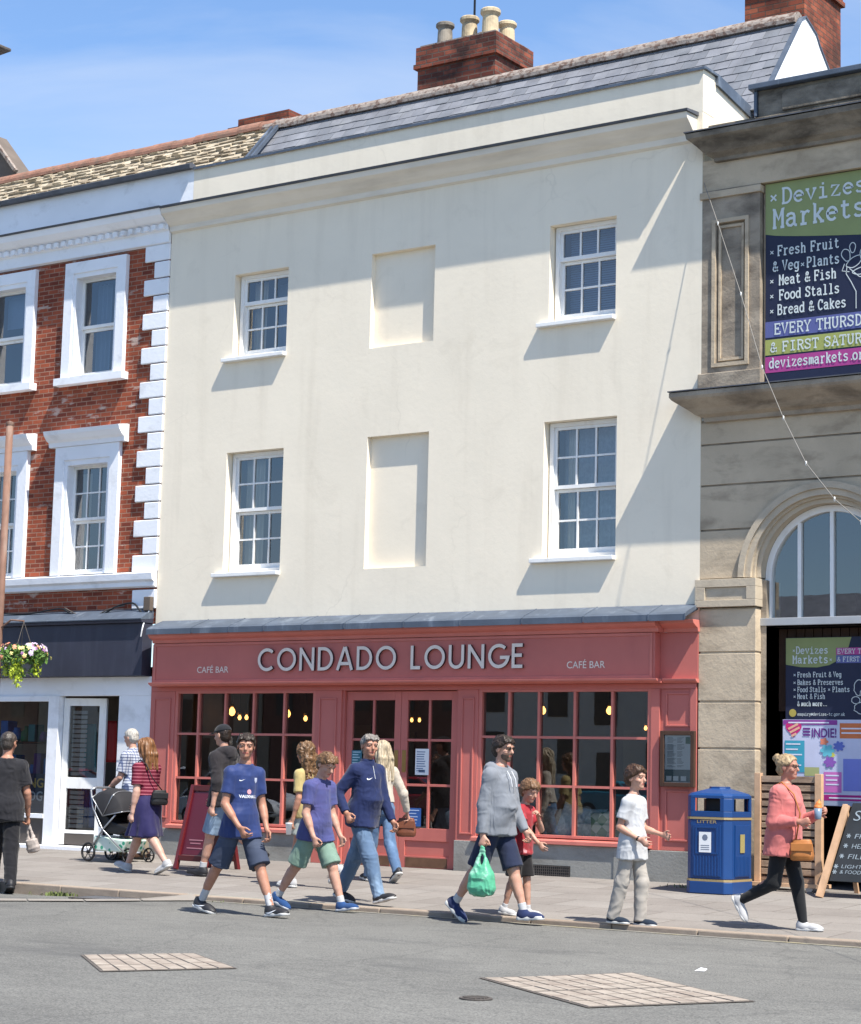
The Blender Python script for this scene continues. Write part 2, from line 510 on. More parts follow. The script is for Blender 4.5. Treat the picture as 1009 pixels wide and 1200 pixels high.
        for (a, b, c, d) in holes:
            s.add([(a, y0, c), (a, y1, c), (a, y1, d), (a, y0, d)], [(0, 1, 2, 3)])
            s.add([(b, y0, c), (b, y0, d), (b, y1, d), (b, y1, c)], [(0, 1, 2, 3)])
            s.add([(a, y0, d), (a, y1, d), (b, y1, d), (b, y0, d)], [(0, 1, 2, 3)])
            s.add([(a, y0, c), (b, y0, c), (b, y1, c), (a, y1, c)], [(0, 1, 2, 3)])
        e = y1 if rev is None else rev
        s.add([(x0, y0, z0), (x0, y0, z1), (x0, e, z1), (x0, e, z0)], [(0, 1, 2, 3)])
        s.add([(x1, y0, z0), (x1, e, z0), (x1, e, z1), (x1, y0, z1)], [(0, 1, 2, 3)])
        s.add([(x0, y0, z1), (x1, y0, z1), (x1, e, z1), (x0, e, z1)], [(0, 1, 2, 3)])
        return s
    def build(s, name, mats, parent=None, local=False, smooth=False, bevel=0.0, recalc=True, seg=2):
        me = bpy.data.meshes.new(name)
        org = Vector((0, 0, 0))
        if parent is not None:
            org = ORG.get(parent.name, org)
        vs = s.v if local else [(v[0] - org.x, v[1] - org.y, v[2] - org.z) for v in s.v]
        me.from_pydata(vs, [], s.f)
        if not isinstance(mats, (list, tuple)): mats = [mats]
        for m in mats: me.materials.append(m)
        me.polygons.foreach_set('material_index', s.m)
        if recalc and name != 'pane' and name != 'shop_window_glass':
            bm = bmesh.new(); bm.from_mesh(me)
            bmesh.ops.recalc_face_normals(bm, faces=bm.faces)
            bm.to_mesh(me); bm.free()
        if smooth:
            me.polygons.foreach_set('use_smooth', [True] * len(me.polygons))
        me.update()
        o = bpy.data.objects.new(name, me)
        COL.objects.link(o)
        if parent is not None:
            o.parent = parent
        ORG[o.name] = org if not local else ORG.get(parent.name if parent else '', org)
        if bevel:
            b = o.modifiers.new('bevel', 'BEVEL')
            b.width = bevel; b.segments = seg; b.limit_method = 'ANGLE'; b.angle_limit = R(40)
        return o

def struct(name, mb, m, **k):
    return tag(mb.build(name, m, **k), kind='structure')

def text_verts(body, width=None, height=None, offset=0.0, shear=0.0, space=1.0):
    """flat text as (verts2d, faces), lower-left origin, scaled to width and/or capital height"""
    cu = bpy.data.curves.new('t', 'FONT')
    cu.body = body; cu.size = 1.0; cu.offset = offset; cu.shear = shear; cu.space_character = space
    cu.resolution_u = 3
    o = bpy.data.objects.new('t', cu)
    COL.objects.link(o)
    bpy.context.view_layer.update()
    dg = bpy.context.evaluated_depsgraph_get()
    me = bpy.data.meshes.new_from_object(o.evaluated_get(dg))
    vs = [(v.co.x, v.co.y) for v in me.vertices]
    fs = [tuple(p.vertices) for p in me.polygons]
    bpy.data.objects.remove(o); bpy.data.curves.remove(cu); bpy.data.meshes.remove(me)
    x0 = min(v[0] for v in vs); x1 = max(v[0] for v in vs)
    kz = (height / 0.73) if height else None
    kx = (width / (x1 - x0)) if width else kz
    if kz is None: kz = kx
    return [((x - x0) * kx, y * kz) for x, y in vs], fs

def put_text(mb, body, x, y, z, width=None, height=None, **k):
    vs, fs = text_verts(body, width, height, **k)
    mb.add([(x + a, y, z + b) for a, b in vs], fs)
    return mb

def poly_ribbon(mb, pts, w, y, closed=False):
    """thin drawn line in xz at depth y"""
    n = len(pts)
    P = [Vector((p[0], p[1])) for p in pts]
    vs = []
    for i in range(n):
        a = P[(i - 1) % n] if (closed or i > 0) else P[i]
        b = P[(i + 1) % n] if (closed or i < n - 1) else P[i]
        d = (b - a)
        if d.length < 1e-6: d = Vector((1, 0))
        d.normalize()
        nrm = Vector((-d.y, d.x)) * (w / 2)
        vs += [(P[i].x + nrm.x, y, P[i].y + nrm.y), (P[i].x - nrm.x, y, P[i].y - nrm.y)]
    fs = [(2 * i, 2 * i + 1, 2 * i + 3, 2 * i + 2) for i in range(n - 1)]
    if closed: fs.append((2 * n - 2, 2 * n - 1, 1, 0))
    mb.add(vs, fs)
    return mb
# ================================================================== ground
def gz(x, y):
    """ground height: pavement falls to the kerb, road a little lower, dipping beside the raised kerb on the left"""
    if y > -4.3:
        return -0.2 * min(1.0, max(0.0, -y) / 4.3)
    t = min(1.0, (-4.3 - y) / 4.0)
    z = -0.24 - 0.06 * t
    dip = max(0.0, min(1.0, (-0.2 - x) / 2.2)) * max(0.0, 1.0 - (-4.3 - y) / 1.6)
    return z - 0.075 * dip

def ground_sheet(xs, ys, off=0.0):
    mb = MB()
    n = len(ys)
    mb.v = [(x, y, gz(x, y) + off) for x in xs for y in ys]
    for i in range(len(xs) - 1):
        for j in range(n - 1):
            mb.f.append((i * n + j, (i + 1) * n + j, (i + 1) * n + j + 1, i * n + j + 1)); mb.m.append(0)
    return mb

def asphalt_mat():
    m, nt, b = _new('asphalt')
    co = _coord(nt)
    big = _noise(nt, co, 0.35, 6, 0.6, 0.4)
    c = _ramp(nt, big, 0.3, rgb(97, 97, 95), 0.72, rgb(115, 115, 112))
    f = _noise(nt, co, 75, 3, 0.7)
    c = _mix(nt, 0.75, c, _ramp(nt, f, 0.36, (0.42, 0.42, 0.43, 1), 0.66, (1.62, 1.6, 1.56, 1)), 'MULTIPLY')
    mid = _noise(nt, _coord(nt, (1, 2.2, 1)), 3.2, 6, 0.7)
    c = _mix(nt, 0.5, c, _ramp(nt, mid, 0.35, (0.82, 0.82, 0.82, 1), 0.65, (1.14, 1.14, 1.13, 1)), 'MULTIPLY')
    v = nt.nodes.new('ShaderNodeTexVoronoi')
    v.inputs['Scale'].default_value = 95
    nt.links.new(co, v.inputs['Vector'])
    k = _ramp(nt, v.outputs['Distance'], 0.0, (0.55, 0.55, 0.55, 1), 0.32, BW[0])
    c = _mix(nt, k, c, rgb(150, 147, 142))
    mp = _coord(nt, (0.5, 1.4, 1))
    st = _noise(nt, mp, 0.9, 6, 0.62)
    k2 = _ramp(nt, st, 0.56, BW[0], 0.72, (0.6, 0.6, 0.6, 1))
    c = _mix(nt, k2, c, rgb(80, 80, 80))
    # fine wandering crack lines
    v2 = nt.nodes.new('ShaderNodeTexVoronoi')
    v2.feature = 'DISTANCE_TO_EDGE'
    v2.inputs['Scale'].default_value = 0.42
    nd = nt.nodes.new('ShaderNodeTexNoise'); nd.inputs['Scale'].default_value = 2.5; nd.inputs['Detail'].default_value = 6
    nt.links.new(co, nd.inputs['Vector'])
    va = nt.nodes.new('ShaderNodeMixRGB'); va.inputs['Fac'].default_value = 0.3
    nt.links.new(co, va.inputs['Color1']); nt.links.new(nd.outputs['Color'], va.inputs['Color2'])
    nt.links.new(va.outputs['Color'], v2.inputs['Vector'])
    k3 = _ramp(nt, v2.outputs['Distance'], 0.0, (0.3, 0.3, 0.3, 1), 0.008, BW[0])
    c = _mix(nt, k3, c, rgb(70, 70, 70))
    nt.links.new(c, b.inputs['Base Color'])
    b.inputs['Roughness'].default_value = 0.92
    b.inputs['Specular IOR Level'].default_value = 0.2
    _bump(nt, b, f, 0.5, 0.006)
    return m

def slab_mat():
    m, nt, b = _new('paving_slabs')
    co = _coord(nt)
    br = nt.nodes.new('ShaderNodeTexBrick')
    br.inputs['Color1'].default_value = rgb(136, 132, 128)
    br.inputs['Color2'].default_value = rgb(125, 120, 116)
    br.inputs['Mortar'].default_value = rgb(96, 90, 84)
    br.inputs['Scale'].default_value = 1.0
    br.inputs['Mortar Size'].default_value = 0.007
    br.inputs['Mortar Smooth'].default_value = 0.4
    br.inputs['Brick Width'].default_value = 0.9
    br.inputs['Row Height'].default_value = 0.6
    nt.links.new(co, br.inputs['Vector'])
    f = _noise(nt, co, 1.3, 7, 0.65)
    c = _mix(nt, 0.6, br.outputs['Color'], _ramp(nt, f, 0.3, (0.78, 0.77, 0.76, 1), 0.7, (1.16, 1.15, 1.13, 1)), 'MULTIPLY')
    f2 = _noise(nt, co, 60, 3, 0.7)
    c = _mix(nt, 0.3, c, _ramp(nt, f2, 0.35, (0.6, 0.6, 0.6, 1), 0.65, (1.4, 1.4, 1.4, 1)), 'MULTIPLY')
    v = nt.nodes.new('ShaderNodeTexVoronoi')        # trodden gum and drips
    v.inputs['Scale'].default_value = 2.6
    nt.links.new(co, v.inputs['Vector'])
    k = _ramp(nt, v.outputs['Distance'], 0.045, (0.5, 0.5, 0.5, 1), 0.06, BW[0])
    c = _mix(nt, k, c, rgb(104, 98, 94))
    nt.links.new(c, b.inputs['Base Color'])
    b.inputs['Roughness'].default_value = 0.9
    b.inputs['Specular IOR Level'].default_value = 0.2
    inv = nt.nodes.new('ShaderNodeMath'); inv.operation = 'SUBTRACT'; inv.inputs[0].default_value = 1
    nt.links.new(br.outputs['Fac'], inv.inputs[1])
    _bump(nt, b, inv.outputs[0], 0.5, 0.006)
    return m

M['asphalt'] = asphalt_mat()
M['slabs'] = slab_mat()
xs = [-260, -120, -60, -30, -15, -8, -5, -4, -3, -2.4, -2, -1.6, -1.2, -0.8, -0.4, -0.2, 0.2, 4, 9, 15, 30, 60, 120, 260]
struct('road', ground_sheet(xs, [-260, -120, -60, -30, -15, -8.3, -7, -5.9, -5.5, -5.2, -4.9, -4.7, -4.5, -4.32]), M['asphalt'], smooth=True)
struct('pavement', MB().add([(-120, -4.16, -0.193), (120, -4.16, -0.193), (120, 0.6, 0.0), (120, 9, 0.0), (-120, 9, 0), (-120, 0.6, 0.0), (-120, 0.0, 0.0), (120, 0.0, 0.0)],
       [(0, 1, 7, 6), (6, 7, 2, 5), (5, 2, 3, 4)]), M['slabs'])
M['kerb'] = mat('kerb_stone', rgb(150, 136, 122), 0.85, 0.16, 2.5, 0.35, 30, 0.008, stain=rgb(112, 98, 88), st_scale=(1.5, 5, 5), st_pos=(0.48, 0.7), st_amt=0.7, fine=0.15)
kb = MB()
x = -30.0
while x < 30:
    L = 0.9
    kb.box(x + 0.004, x + L - 0.004, -4.32, -4.16, -0.6, -0.192 + random.uniform(-0.003, 0.003))
    x += L
struct('kerb', kb, M['kerb'], bevel=0.012)
M['yellow_line'] = mat('faded_yellow_line', rgb(150, 140, 106), 0.9, 0.1, 8, 0.2, 60, 0.003, stain=rgb(124, 122, 116), st_scale=(2.5, 14, 1), st_pos=(0.32, 0.5), st_amt=1.0)
yl = MB()
for i in range(120):
    xa, xb = -0.2 + i * 0.25, -0.2 + (i + 1) * 0.25
    yl.add([(xa, -4.44, gz(xa, -4.44) + 0.004), (xb, -4.44, gz(xb, -4.44) + 0.004), (xb, -4.36, gz(xb, -4.36) + 0.004), (xa, -4.36, gz(xa, -4.36) + 0.004)], [(0, 1, 2, 3)])
struct('road_marking', yl, M['yellow_line'])
# pale flush stone edging running obliquely across the mouth of the bay
M['edging'] = mat('pale_edging', rgb(136, 130, 123), 0.9, 0.1, 4, 0.3, 40, 0.006, stain=rgb(126, 122, 118), st_scale=(3, 3, 1), st_pos=(0.5, 0.7), st_amt=0.6)
ed = MB()
A = Vector((-0.02, -4.36)); B = Vector((-4.6, -9.4))
dv = (B - A).normalized(); nv = Vector((-dv.y, dv.x)) * 0.19
Ltot = (B - A).length
q = 0.0
while q < Ltot:
    a = A + dv * (q + 0.006); b = A + dv * min(Ltot, q + 0.59)
    ps = [a - nv, b - nv, b + nv, a + nv]
    ed.add([(p.x, p.y, gz(p.x, p.y) + 0.012) for p in ps], [(0, 1, 2, 3)])
    q += 0.6
struct('edging_stones', ed, M['edging'])

# two panels of setts let into the road
M['setts'] = mat('sett_stone', rgb(152, 142, 131), 0.9, 0.28, 7, 0.5, 50, 0.006, stain=rgb(120, 106, 96), st_scale=(4, 4, 1), st_pos=(0.46, 0.66), st_amt=0.6, fine=0.2)
M['joint'] = mat('dark_joint', rgb(88, 82, 77), 0.95, 0.2, 8)
def setts(c, nu, nv_, name):
    c = [Vector(p) for p in c]
    def P(u, v):
        return (c[0] * (1 - u) + c[1] * u) * (1 - v) + (c[3] * (1 - u) + c[2] * u) * v
    bed = MB()
    o = 0.018
    bc = [P(-o, -o), P(1 + o, -o), P(1 + o, 1 + o), P(-o, 1 + o)]
    for bi in range(10):
        for bj in range(10):
            q = [P(-o + (1 + 2 * o) * (bi + a) / 10, -o + (1 + 2 * o) * (bj + b) / 10) for a, b in ((0, 0), (1, 0), (1, 1), (0, 1))]
            bed.add([(p.x, p.y, gz(p.x, p.y) + 0.006) for p in q], [(0, 1, 2, 3)])
    root = bed.build(name, M['joint'])
    tag(root, kind='structure')
    st = MB()
    for j in range(nv_):
        sh = 0.0
        sh = random.uniform(-0.25, 0.25)
        for i in range(nu):
            u0 = (i + 0.06) / nu; u1 = (i + 0.94) / nu
            v0 = (j + 0.05 + (0.08 if j == nv_ // 2 and nv_ > 3 else 0)) / nv_; v1 = (j + 0.95) / nv_
            dz = random.uniform(0.0085, 0.0115)
            ps = [P(u0, v0), P(u1, v0), P(u1, v1), P(u0, v1)]
            vs = [(p.x, p.y, gz(p.x, p.y) + dz) for p in ps] + [(p.x, p.y, gz(p.x, p.y) + 0.0065) for p in ps]
            st.add(vs, [(0, 1, 2, 3), (0, 4, 5, 1), (1, 5, 6, 2), (2, 6, 7, 3), (3, 7, 4, 0)])
    st.build('sett', M['setts'], root)
    return root
setts([(3.42, -9.64), (3.88, -8.87), (4.88, -9.56), (4.41, -10.46)], 8, 3, 'sett_panel')
setts([(6.54, -8.76), (7.15, -7.65), (8.63, -8.69), (8.04, -9.83)], 9, 6, 'sett_panel')
# iron drain cover and gully grate
M['iron'] = mat('cast_iron', rgb(92, 86, 82), 0.7, 0.2, 20, 0.3, 60, 0.004, metallic=0.3)
z0 = gz(7.26, -9.95)
dc = thing('drain_cover', 'small round iron drain cover set in the road beside the larger sett panel', 'drain cover', (7.26, -9.95, z0))
MB().lathe([(0.11, 0.003), (0.11, 0.010), (0.0, 0.010)], n=24).build('rim', M['iron'], dc, local=True)
g_ = MB()
for k in range(-3, 4):
    L = math.sqrt(max(0.0, 0.085 ** 2 - (k * 0.024) ** 2))
    g_.box(-L, L, k * 0.024 - 0.006, k * 0.024 + 0.006, 0.0105, 0.016)
g_.build('ribbed_lid', M['joint'], dc, local=True)
z0 = gz(-0.95, -4.75)
gg = thing('gully_grate', 'iron gully grate in the gutter by the raised kerb', 'drain grate', (-0.95, -4.75, z0), R(6))
fr = MB()
fr.box(-0.36, 0.36, -0.24, -0.21, 0.0, 0.014); fr.box(-0.36, 0.36, 0.21, 0.24, 0.0, 0.014)
fr.box(-0.36, -0.33, -0.21, 0.21, 0.0, 0.014); fr.box(0.33, 0.36, -0.21, 0.21, 0.0, 0.014)
fr.build('frame', M['iron'], gg, local=True)
fr = MB()
for k in range(14):
    x = -0.31 + k * 0.0475
    fr.box(x - 0.013, x + 0.013, -0.21, 0.21, 0.001, 0.012)
fr.build('grating', M['grey_metal'], gg, local=True)

# ================================================================== shared window builder
def quad(mb, x0, x1, z0, z1, y):
    return mb.add([(x0, y, z0), (x1, y, z0), (x1, y, z1), (x0, y, z1)], [(0, 1, 2, 3)])

def frame_rect(mb, x0, x1, z0, z1, t, y0, y1, tb=None, tt=None):
    tb = t if tb is None else tb; tt = t if tt is None else tt
    mb.box(x0, x0 + t, y0, y1, z0, z1); mb.box(x1 - t, x1, y0, y1, z0, z1)
    mb.box(x0 + t, x1 - t, y0, y1, z0, z0 + tb); mb.box(x0 + t, x1 - t, y0, y1, z1 - tt, z1)

def sash(parent, x0, x1, z0, z1, y, cols, rows, rail=0.045, bar=0.02, brail=None, m='white', g='glass'):
    mb = MB()
    frame_rect(mb, x0, x1, z0, z1, rail, y, y + 0.04, brail or rail, rail)
    ix0, ix1, iz0, iz1 = x0 + rail, x1 - rail, z0 + (brail or rail), z1 - rail
    for c in range(1, cols):
        xc = ix0 + (ix1 - ix0) * c / cols
        mb.box(xc - bar / 2, xc + bar / 2, y + 0.003, y + 0.033, iz0, iz1)
    for r in range(1, rows):
        zc = iz0 + (iz1 - iz0) * r / rows
        for c in range(cols):
            xa = ix0 + (ix1 - ix0) * c / cols + (bar / 2 if c else 0); xb = ix0 + (ix1 - ix0) * (c + 1) / cols - (bar / 2 if c < cols - 1 else 0)
            mb.box(xa, xb, y + 0.006, y + 0.033, zc - bar / 2, zc + bar / 2)
    mb.build('sash', M[m], parent)
    quad(MB(), ix0 - 0.01, ix1 + 0.01, iz0 - 0.01, iz1 + 0.01, y + 0.022).build('pane', M[g], parent)

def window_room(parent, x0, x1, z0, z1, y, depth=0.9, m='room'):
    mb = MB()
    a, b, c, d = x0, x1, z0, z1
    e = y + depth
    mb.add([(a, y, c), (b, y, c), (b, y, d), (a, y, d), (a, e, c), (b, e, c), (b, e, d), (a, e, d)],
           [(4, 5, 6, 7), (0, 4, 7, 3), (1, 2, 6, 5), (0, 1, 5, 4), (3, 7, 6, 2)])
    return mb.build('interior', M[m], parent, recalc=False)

def drape(parent, x0, x1, z0, z1, y, amp=0.025, waves=5, m='curtain', name='curtain', taper=0.0):
    mb = MB(); n = waves * 8
    ph = random.random() * 6
    rows = 6
    for j in range(rows + 1):
        t = j / rows
        for i in range(n + 1):
            u = i / n
            xx = x0 + (x1 - x0) * u * (1 - taper * (1 - t))
            mb.v.append((xx, y + amp * math.sin(u * waves * 6.28 + ph + 0.5 * math.sin(u * 9)), z0 + (z1 - z0) * t))
    for j in range(rows):
        for i in range(n):
            a = j * (n + 1) + i
            mb.f.append((a, a + 1, a + n + 2, a + n + 1)); mb.m.append(0)
    return mb.build(name, M[m], parent, smooth=True, recalc=False)

def blind(parent, x0, x1, z0, z1, y, pitch=0.03):
    mb = MB(); z = z0
    while z < z1:
        mb.add([(x0, y, z), (x1, y, z), (x1, y + 0.012, z + pitch * 0.93), (x0, y + 0.012, z + pitch * 0.93)], [(0, 1, 2, 3)])
        z += pitch
    return mb.build('blind', M['blind'], parent, recalc=False)

# ================================================================== cafe building
CAFE = thing('cafe_building', 'three storey cream rendered building with a salmon cafe shopfront and grey slate roof', 'building', (-0.5, 0, 0))
WINS = [(-3.52, -2.56, 6.90, 8.10, 'u'), (1.66, 2.62, 6.84, 8.10, 'u'), (-3.55, -2.54, 3.87, 5.56, 'l'), (1.62, 2.66, 3.86, 5.58, 'l')]
NICHE = [(-1.13, -0.10, 6.80, 8.09), (-1.12, -0.13, 3.84, 5.60)]
w = MB()
w.wall(-4.75, 3.80, 3.0, 9.0, 0.0, 0.17, [a[:4] for a in WINS] + NICHE, rev=0.3)
for (a, b, c, d) in NICHE:
    quad(w, a, b, c, d, 0.088)
w.build('wall', M['cream'], CAFE, recalc=False)
# cornice with lead capping, parapet above
pr = [(0.0, 8.86), (-0.05, 8.88), (-0.06, 8.95), (-0.12, 8.99), (-0.20, 9.06), (-0.26, 9.10), (-0.28, 9.17), (0.0, 9.185)]
MB().prismx(pr, -4.74, 3.72).build('cornice', M['cream_trim'], CAFE)
MB().prismx([(-0.30, 9.172), (-0.31, 9.20), (0.0, 9.235), (0.0, 9.187)], -4.745, 3.745).build('cornice_lead', M['lead_dark'], CAFE)
pw = MB()
pw.box(-4.37, 3.80, 0.0, 0.3, 9.237, 9.77)
pw.add([(3.795, 0.3, 9.0), (3.795, 1.3, 9.0), (3.795, 1.3, 9.62), (3.795, 0.3, 9.77), (3.5, 0.3, 9.0), (3.5, 1.3, 9.0), (3.5, 1.3, 9.62), (3.5, 0.3, 9.77)],
       [(0, 1, 2, 3), (4, 7, 6, 5), (3, 2, 6, 7), (1, 5, 6, 2), (0, 4, 5, 1)])
pw.box(3.5, 3.797, 0.0, 0.3, 8.9, 9.236)
pw.build('parapet', M['cream'], CAFE)
pc = MB()
pc.prismx([(-0.035, 9.755), (-0.035, 9.79), (0.0, 9.80), (0.33, 9.80), (0.33, 9.772), (0.0, 9.772)], -4.37, 3.835)
pc.prism([(3.47, 9.775), (3.83, 9.775), (3.83, 9.80), (3.47, 9.80)], 0.332, 0.34)
pc.add([(3.835, 0.34, 9.805), (3.835, 1.32, 9.655), (3.47, 1.32, 9.655), (3.47, 0.34, 9.805), (3.835, 0.34, 9.66), (3.835, 1.32, 9.51), (3.47, 1.32, 9.62), (3.47, 0.34, 9.768)],
       [(0, 1, 2, 3), (0, 4, 5, 1), (4, 7, 6, 5), (0, 3, 7, 4), (1, 5, 6, 2)])
pc.build('coping', M['lead'], CAFE)

def slab_roof(parent, x0, x1, y0, z0, y1, z1, rows, tw, th, mats, jit=0.004, name='roof', wv=0.0):
    """individually laid tiles on a sloping plane"""
    mb = MB()
    d = Vector((0, y1 - y0, z1 - z0)); L = d.length; d.normalize()
    n = Vector((0, -d.z, d.y))
    if n.z < 0: n = -n
    base = MB()
    base.add([(x0, y0, z0), (x1, y0, z0), (x1, y1, z1), (x0, y1, z1)], [(0, 1, 2, 3)])
    rh = L / rows
    for r in range(rows):
        x = x0 - (tw * 0.5 if r % 2 else 0) + random.uniform(-0.1, 0.1) * tw
        while x < x1:
            wd = tw * random.uniform(1 - wv, 1 + wv)
            a = max(x0, x + 0.003); b = min(x1, x + wd - 0.003)
            if b - a > 0.02:
                lift = th + random.uniform(0, jit)
                p = Vector((0, y0, z0)) + d * (rh * r + random.uniform(-jit, jit) * 2)
                q = Vector((0, y0, z0)) + d * min(L, rh * (r + 1.25))
                t0 = n * (lift * 2.0 + 0.004); t1 = n * (0.004)
                u0 = n * 0.002
                vs = [(a, (p + u0).y, (p + u0).z), (b, (p + u0).y, (p + u0).z), (b, (p + t0).y, (p + t0).z), (a, (p + t0).y, (p + t0).z),
                      (b, (q + t1).y, (q + t1).z), (a, (q + t1).y, (q + t1).z)]
                mb.mi = random.randrange(len(mats))
                mb.add(vs, [(0, 1, 2, 3), (3, 2, 4, 5), (1, 4, 2), (0, 3, 5)])
            x += wd
    mb.mi = 0
    mb.add(base.v, base.f)
    return mb.build(name, mats, parent)

M['slate2'] = mat('slate_light', rgb(114, 116, 122), 0.6, 0.2, 3.2, 0.35, 26, 0.008, spec=0.4, stain=rgb(92, 96, 106), st_scale=(2, 2, 2), st_pos=(0.5, 0.7), st_amt=0.5)
M['slate3'] = mat('slate_dark', rgb(110, 113, 119), 0.6, 0.2, 3.2, 0.35, 26, 0.008, spec=0.4)
slab_roof(CAFE, -5.0, 3.90, 1.25, 9.60, 2.62, 11.28, 11, 0.22, 0.004, [M['slate'], M['slate2'], M['slate'], M['slate3']])
MB().add([(-5.0, 2.62, 11.28), (3.86, 2.62, 11.28), (3.86, 5.6, 9.5), (-5.0, 5.6, 9.5)], [(0, 1, 2, 3)]).build('rear_roof', M['slate'], CAFE, recalc=False)
MB().add([(-5, 0.3, 9.5), (3.5, 0.3, 9.5), (3.5, 1.3, 9.55), (-5, 1.3, 9.55)], [(0, 1, 2, 3)]).build('gutter', M['lead_dark'], CAFE, recalc=False)
rg = MB()
x = -5.2
while x < 3.86:
    e = min(x + 0.44, 3.88)
    h = random.uniform(-0.006, 0.006)
    pts = [(2.62 + 0.15 * math.cos(t), 11.21 + h + 0.15 * math.sin(t)) for t in [R(-10) + R(200) * i / 10 for i in range(11)]]
    rg.prismx(pts, x + 0.004, e)
    x += 0.44
rg.build('ridge', M['ridge'], CAFE)
# white gable upstand at the right-hand end of the roof
gb = [(1.0, 8.6), (1.25, 9.60), (2.55, 11.22), (2.66, 11.28), (3.0, 11.15), (3.12, 11.02), (3.5, 10.72), (4.1, 9.4), (4.1, 8.6)]
MB().prismx(gb, 3.903, 3.95).build('gable', M['white_wall'], CAFE)
gl_ = MB()
for a, b in zip(gb[1:6], gb[2:7]):
    A = Vector((0, a[0], a[1])); B = Vector((0, b[0], b[1]))
    gl_.bar((3.932, A.y, A.z + 0.012), (3.932, B.y, B.z + 0.012), 0.07, 0.022)
gl_.build('gable_lead', M['lead'], CAFE)
MB().add([(4.07, 0.4, 8.9), (4.07, 4.0, 8.9), (3.8, 4.0, 8.9), (3.8, 0.4, 8.9)], [(0, 1, 2, 3)]).build('valley', M['lead_dark'], CAFE, recalc=False)
# party flashing between the two roofs
# chimneys
def chimney(parent, x0, x1, y0, y1, zb, zt, m, band=None):
    c = MB()
    c.box(x0, x1, y0, y1, zb, zt - 0.34)
    c.box(x0 - 0.05, x1 + 0.05, y0 - 0.05, y1 + 0.05, zt - 0.34, zt - 0.27)
    c.box(x0 - 0.025, x1 + 0.025, y0 - 0.025, y1 + 0.025, zt - 0.27, zt)
    o = c.build('chimney', m, parent)
    return o
ch = chimney(CAFE, -2.48, -1.08, 2.85, 3.85, 9.8, 12.14, M['chim_brick'])
fl = MB().prismz([(-2.46, 2.87), (-1.1, 2.87), (-1.1, 3.83), (-2.46, 3.83)], 12.14, 12.18)
fl.build('flaunching', M['ridge'], ch)
M['pot'] = mat('chimney_pot_clay', rgb(200, 182, 150), 0.85, 0.12, 5, 0.2, 30, 0.005, stain=rgb(110, 98, 84), st_scale=(4, 4, 3), st_pos=(0.48, 0.68), st_amt=0.7)
M['pot_grey'] = mat('chimney_pot_grey', rgb(150, 142, 130), 0.9, 0.18, 6, 0.2, 30, 0.005, stain=rgb(84, 78, 72), st_scale=(3, 3, 3), st_pos=(0.45, 0.62), st_amt=0.8)
def pot(px, py, h, r, m):
    MB().lathe([(r * 0.95, 12.17), (r * 0.9, 12.2 + h * 0.5), (r * 0.86, 12.17 + h * 0.72), (r * 1.02, 12.17 + h * 0.8), (r * 1.14, 12.17 + h * 0.84), (r * 1.14, 12.17 + h * 0.95),
                (r * 1.0, 12.17 + h), (r * 0.75, 12.17 + h), (r * 0.72, 12.17 + h * 0.7), (0.001, 12.17 + h * 0.7)], (px, py, 0), 20).build('chimney_pot', m, ch, smooth=False)
pot(-2.13, 3.05, 0.36, 0.125, M['pot_grey']); pot(-1.69, 3.06, 0.37, 0.13, M['pot']); pot(-1.31, 3.05, 0.42, 0.135, M['pot'])
pot(-1.30, 3.5, 0.36, 0.13, M['pot']); pot(-1.75, 3.6, 0.30, 0.13, M['pot_grey'])
MB().tube([(-1.9, 3.5, 12.15), (-1.9, 3.5, 14.2)], 0.018).build('aerial_mast', M['black_metal'], ch)
ch2 = chimney(CAFE, 2.66, 3.56, 3.5, 4.75, 9.8, 12.55, M['chim_brick2'])
MB().prismz([(2.68, 3.52), (3.54, 3.52), (3.54, 4.73), (2.68, 4.73)], 12.55, 12.6).build('flaunching', M['ridge'], ch2)

# cream windows
for (a, b, c, d, kind) in WINS:
    f = MB()
    yf = 0.115
    frame_rect(f, a + 0.02, b, c + 0.01, d - 0.005, 0.055, yf, yf + 0.13, 0.05, 0.05)
    win = f.build('window', M['white'], CAFE)
    s = MB(); s.box(a - 0.14, b + 0.005, -0.085, 0.2, c - 0.055, c - 0.002)
    s.build('sill', M['white'], win, bevel=0.006)
    ia, ib, ic, id_ = a + 0.075, b - 0.055, c + 0.06, d - 0.055
    if kind == 'u':
        zm = ic + (id_ - ic) * 0.655
        sash(win, ia, ib, zm - 0.0, id_, yf + 0.025, 3, 1, 0.04, 0.024, 0.05)
        sash(win, ia, ib, ic, zm - 0.002, yf + 0.07, 3, 2, 0.04, 0.024, 0.07)
    else:
        zm = (ic + id_) / 2 + 0.02
        sash(win, ia, ib, zm, id_, yf + 0.025, 3, 2, 0.04, 0.024, 0.045)
        sash(win, ia, ib, ic, zm - 0.002, yf + 0.07, 3, 2, 0.04, 0.024, 0.075)
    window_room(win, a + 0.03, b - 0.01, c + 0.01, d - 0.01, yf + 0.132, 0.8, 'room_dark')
    if kind == 'u' and a > 0:
        blind(win, a + 0.1, b - 0.05, c + 0.06, d - 0.05, yf + 0.24)
    elif kind == 'u':
        drape(win, a + 0.07, a + 0.30, c + 0.03, d - 0.05, yf + 0.26, 0.02, 4, taper=0.1)
        drape(win, a + 0.32, b - 0.04, c + 0.03, d - 0.05, yf + 0.5, 0.012, 5, 'blind')
    elif a < 0:
        drape(win, a + 0.08, a + 0.40, c + 0.03, d - 0.05, yf + 0.26, 0.03, 4)
    else:
        drape(win, a + 0.06, b - 0.04, c + 0.03, d - 0.05, yf + 0.3, 0.018, 7, 'net', 'lace_curtain')
        drape(win, a + 0.16, a + 0.26, c + 0.03, d - 0.05, yf + 0.24, 0.015, 2)

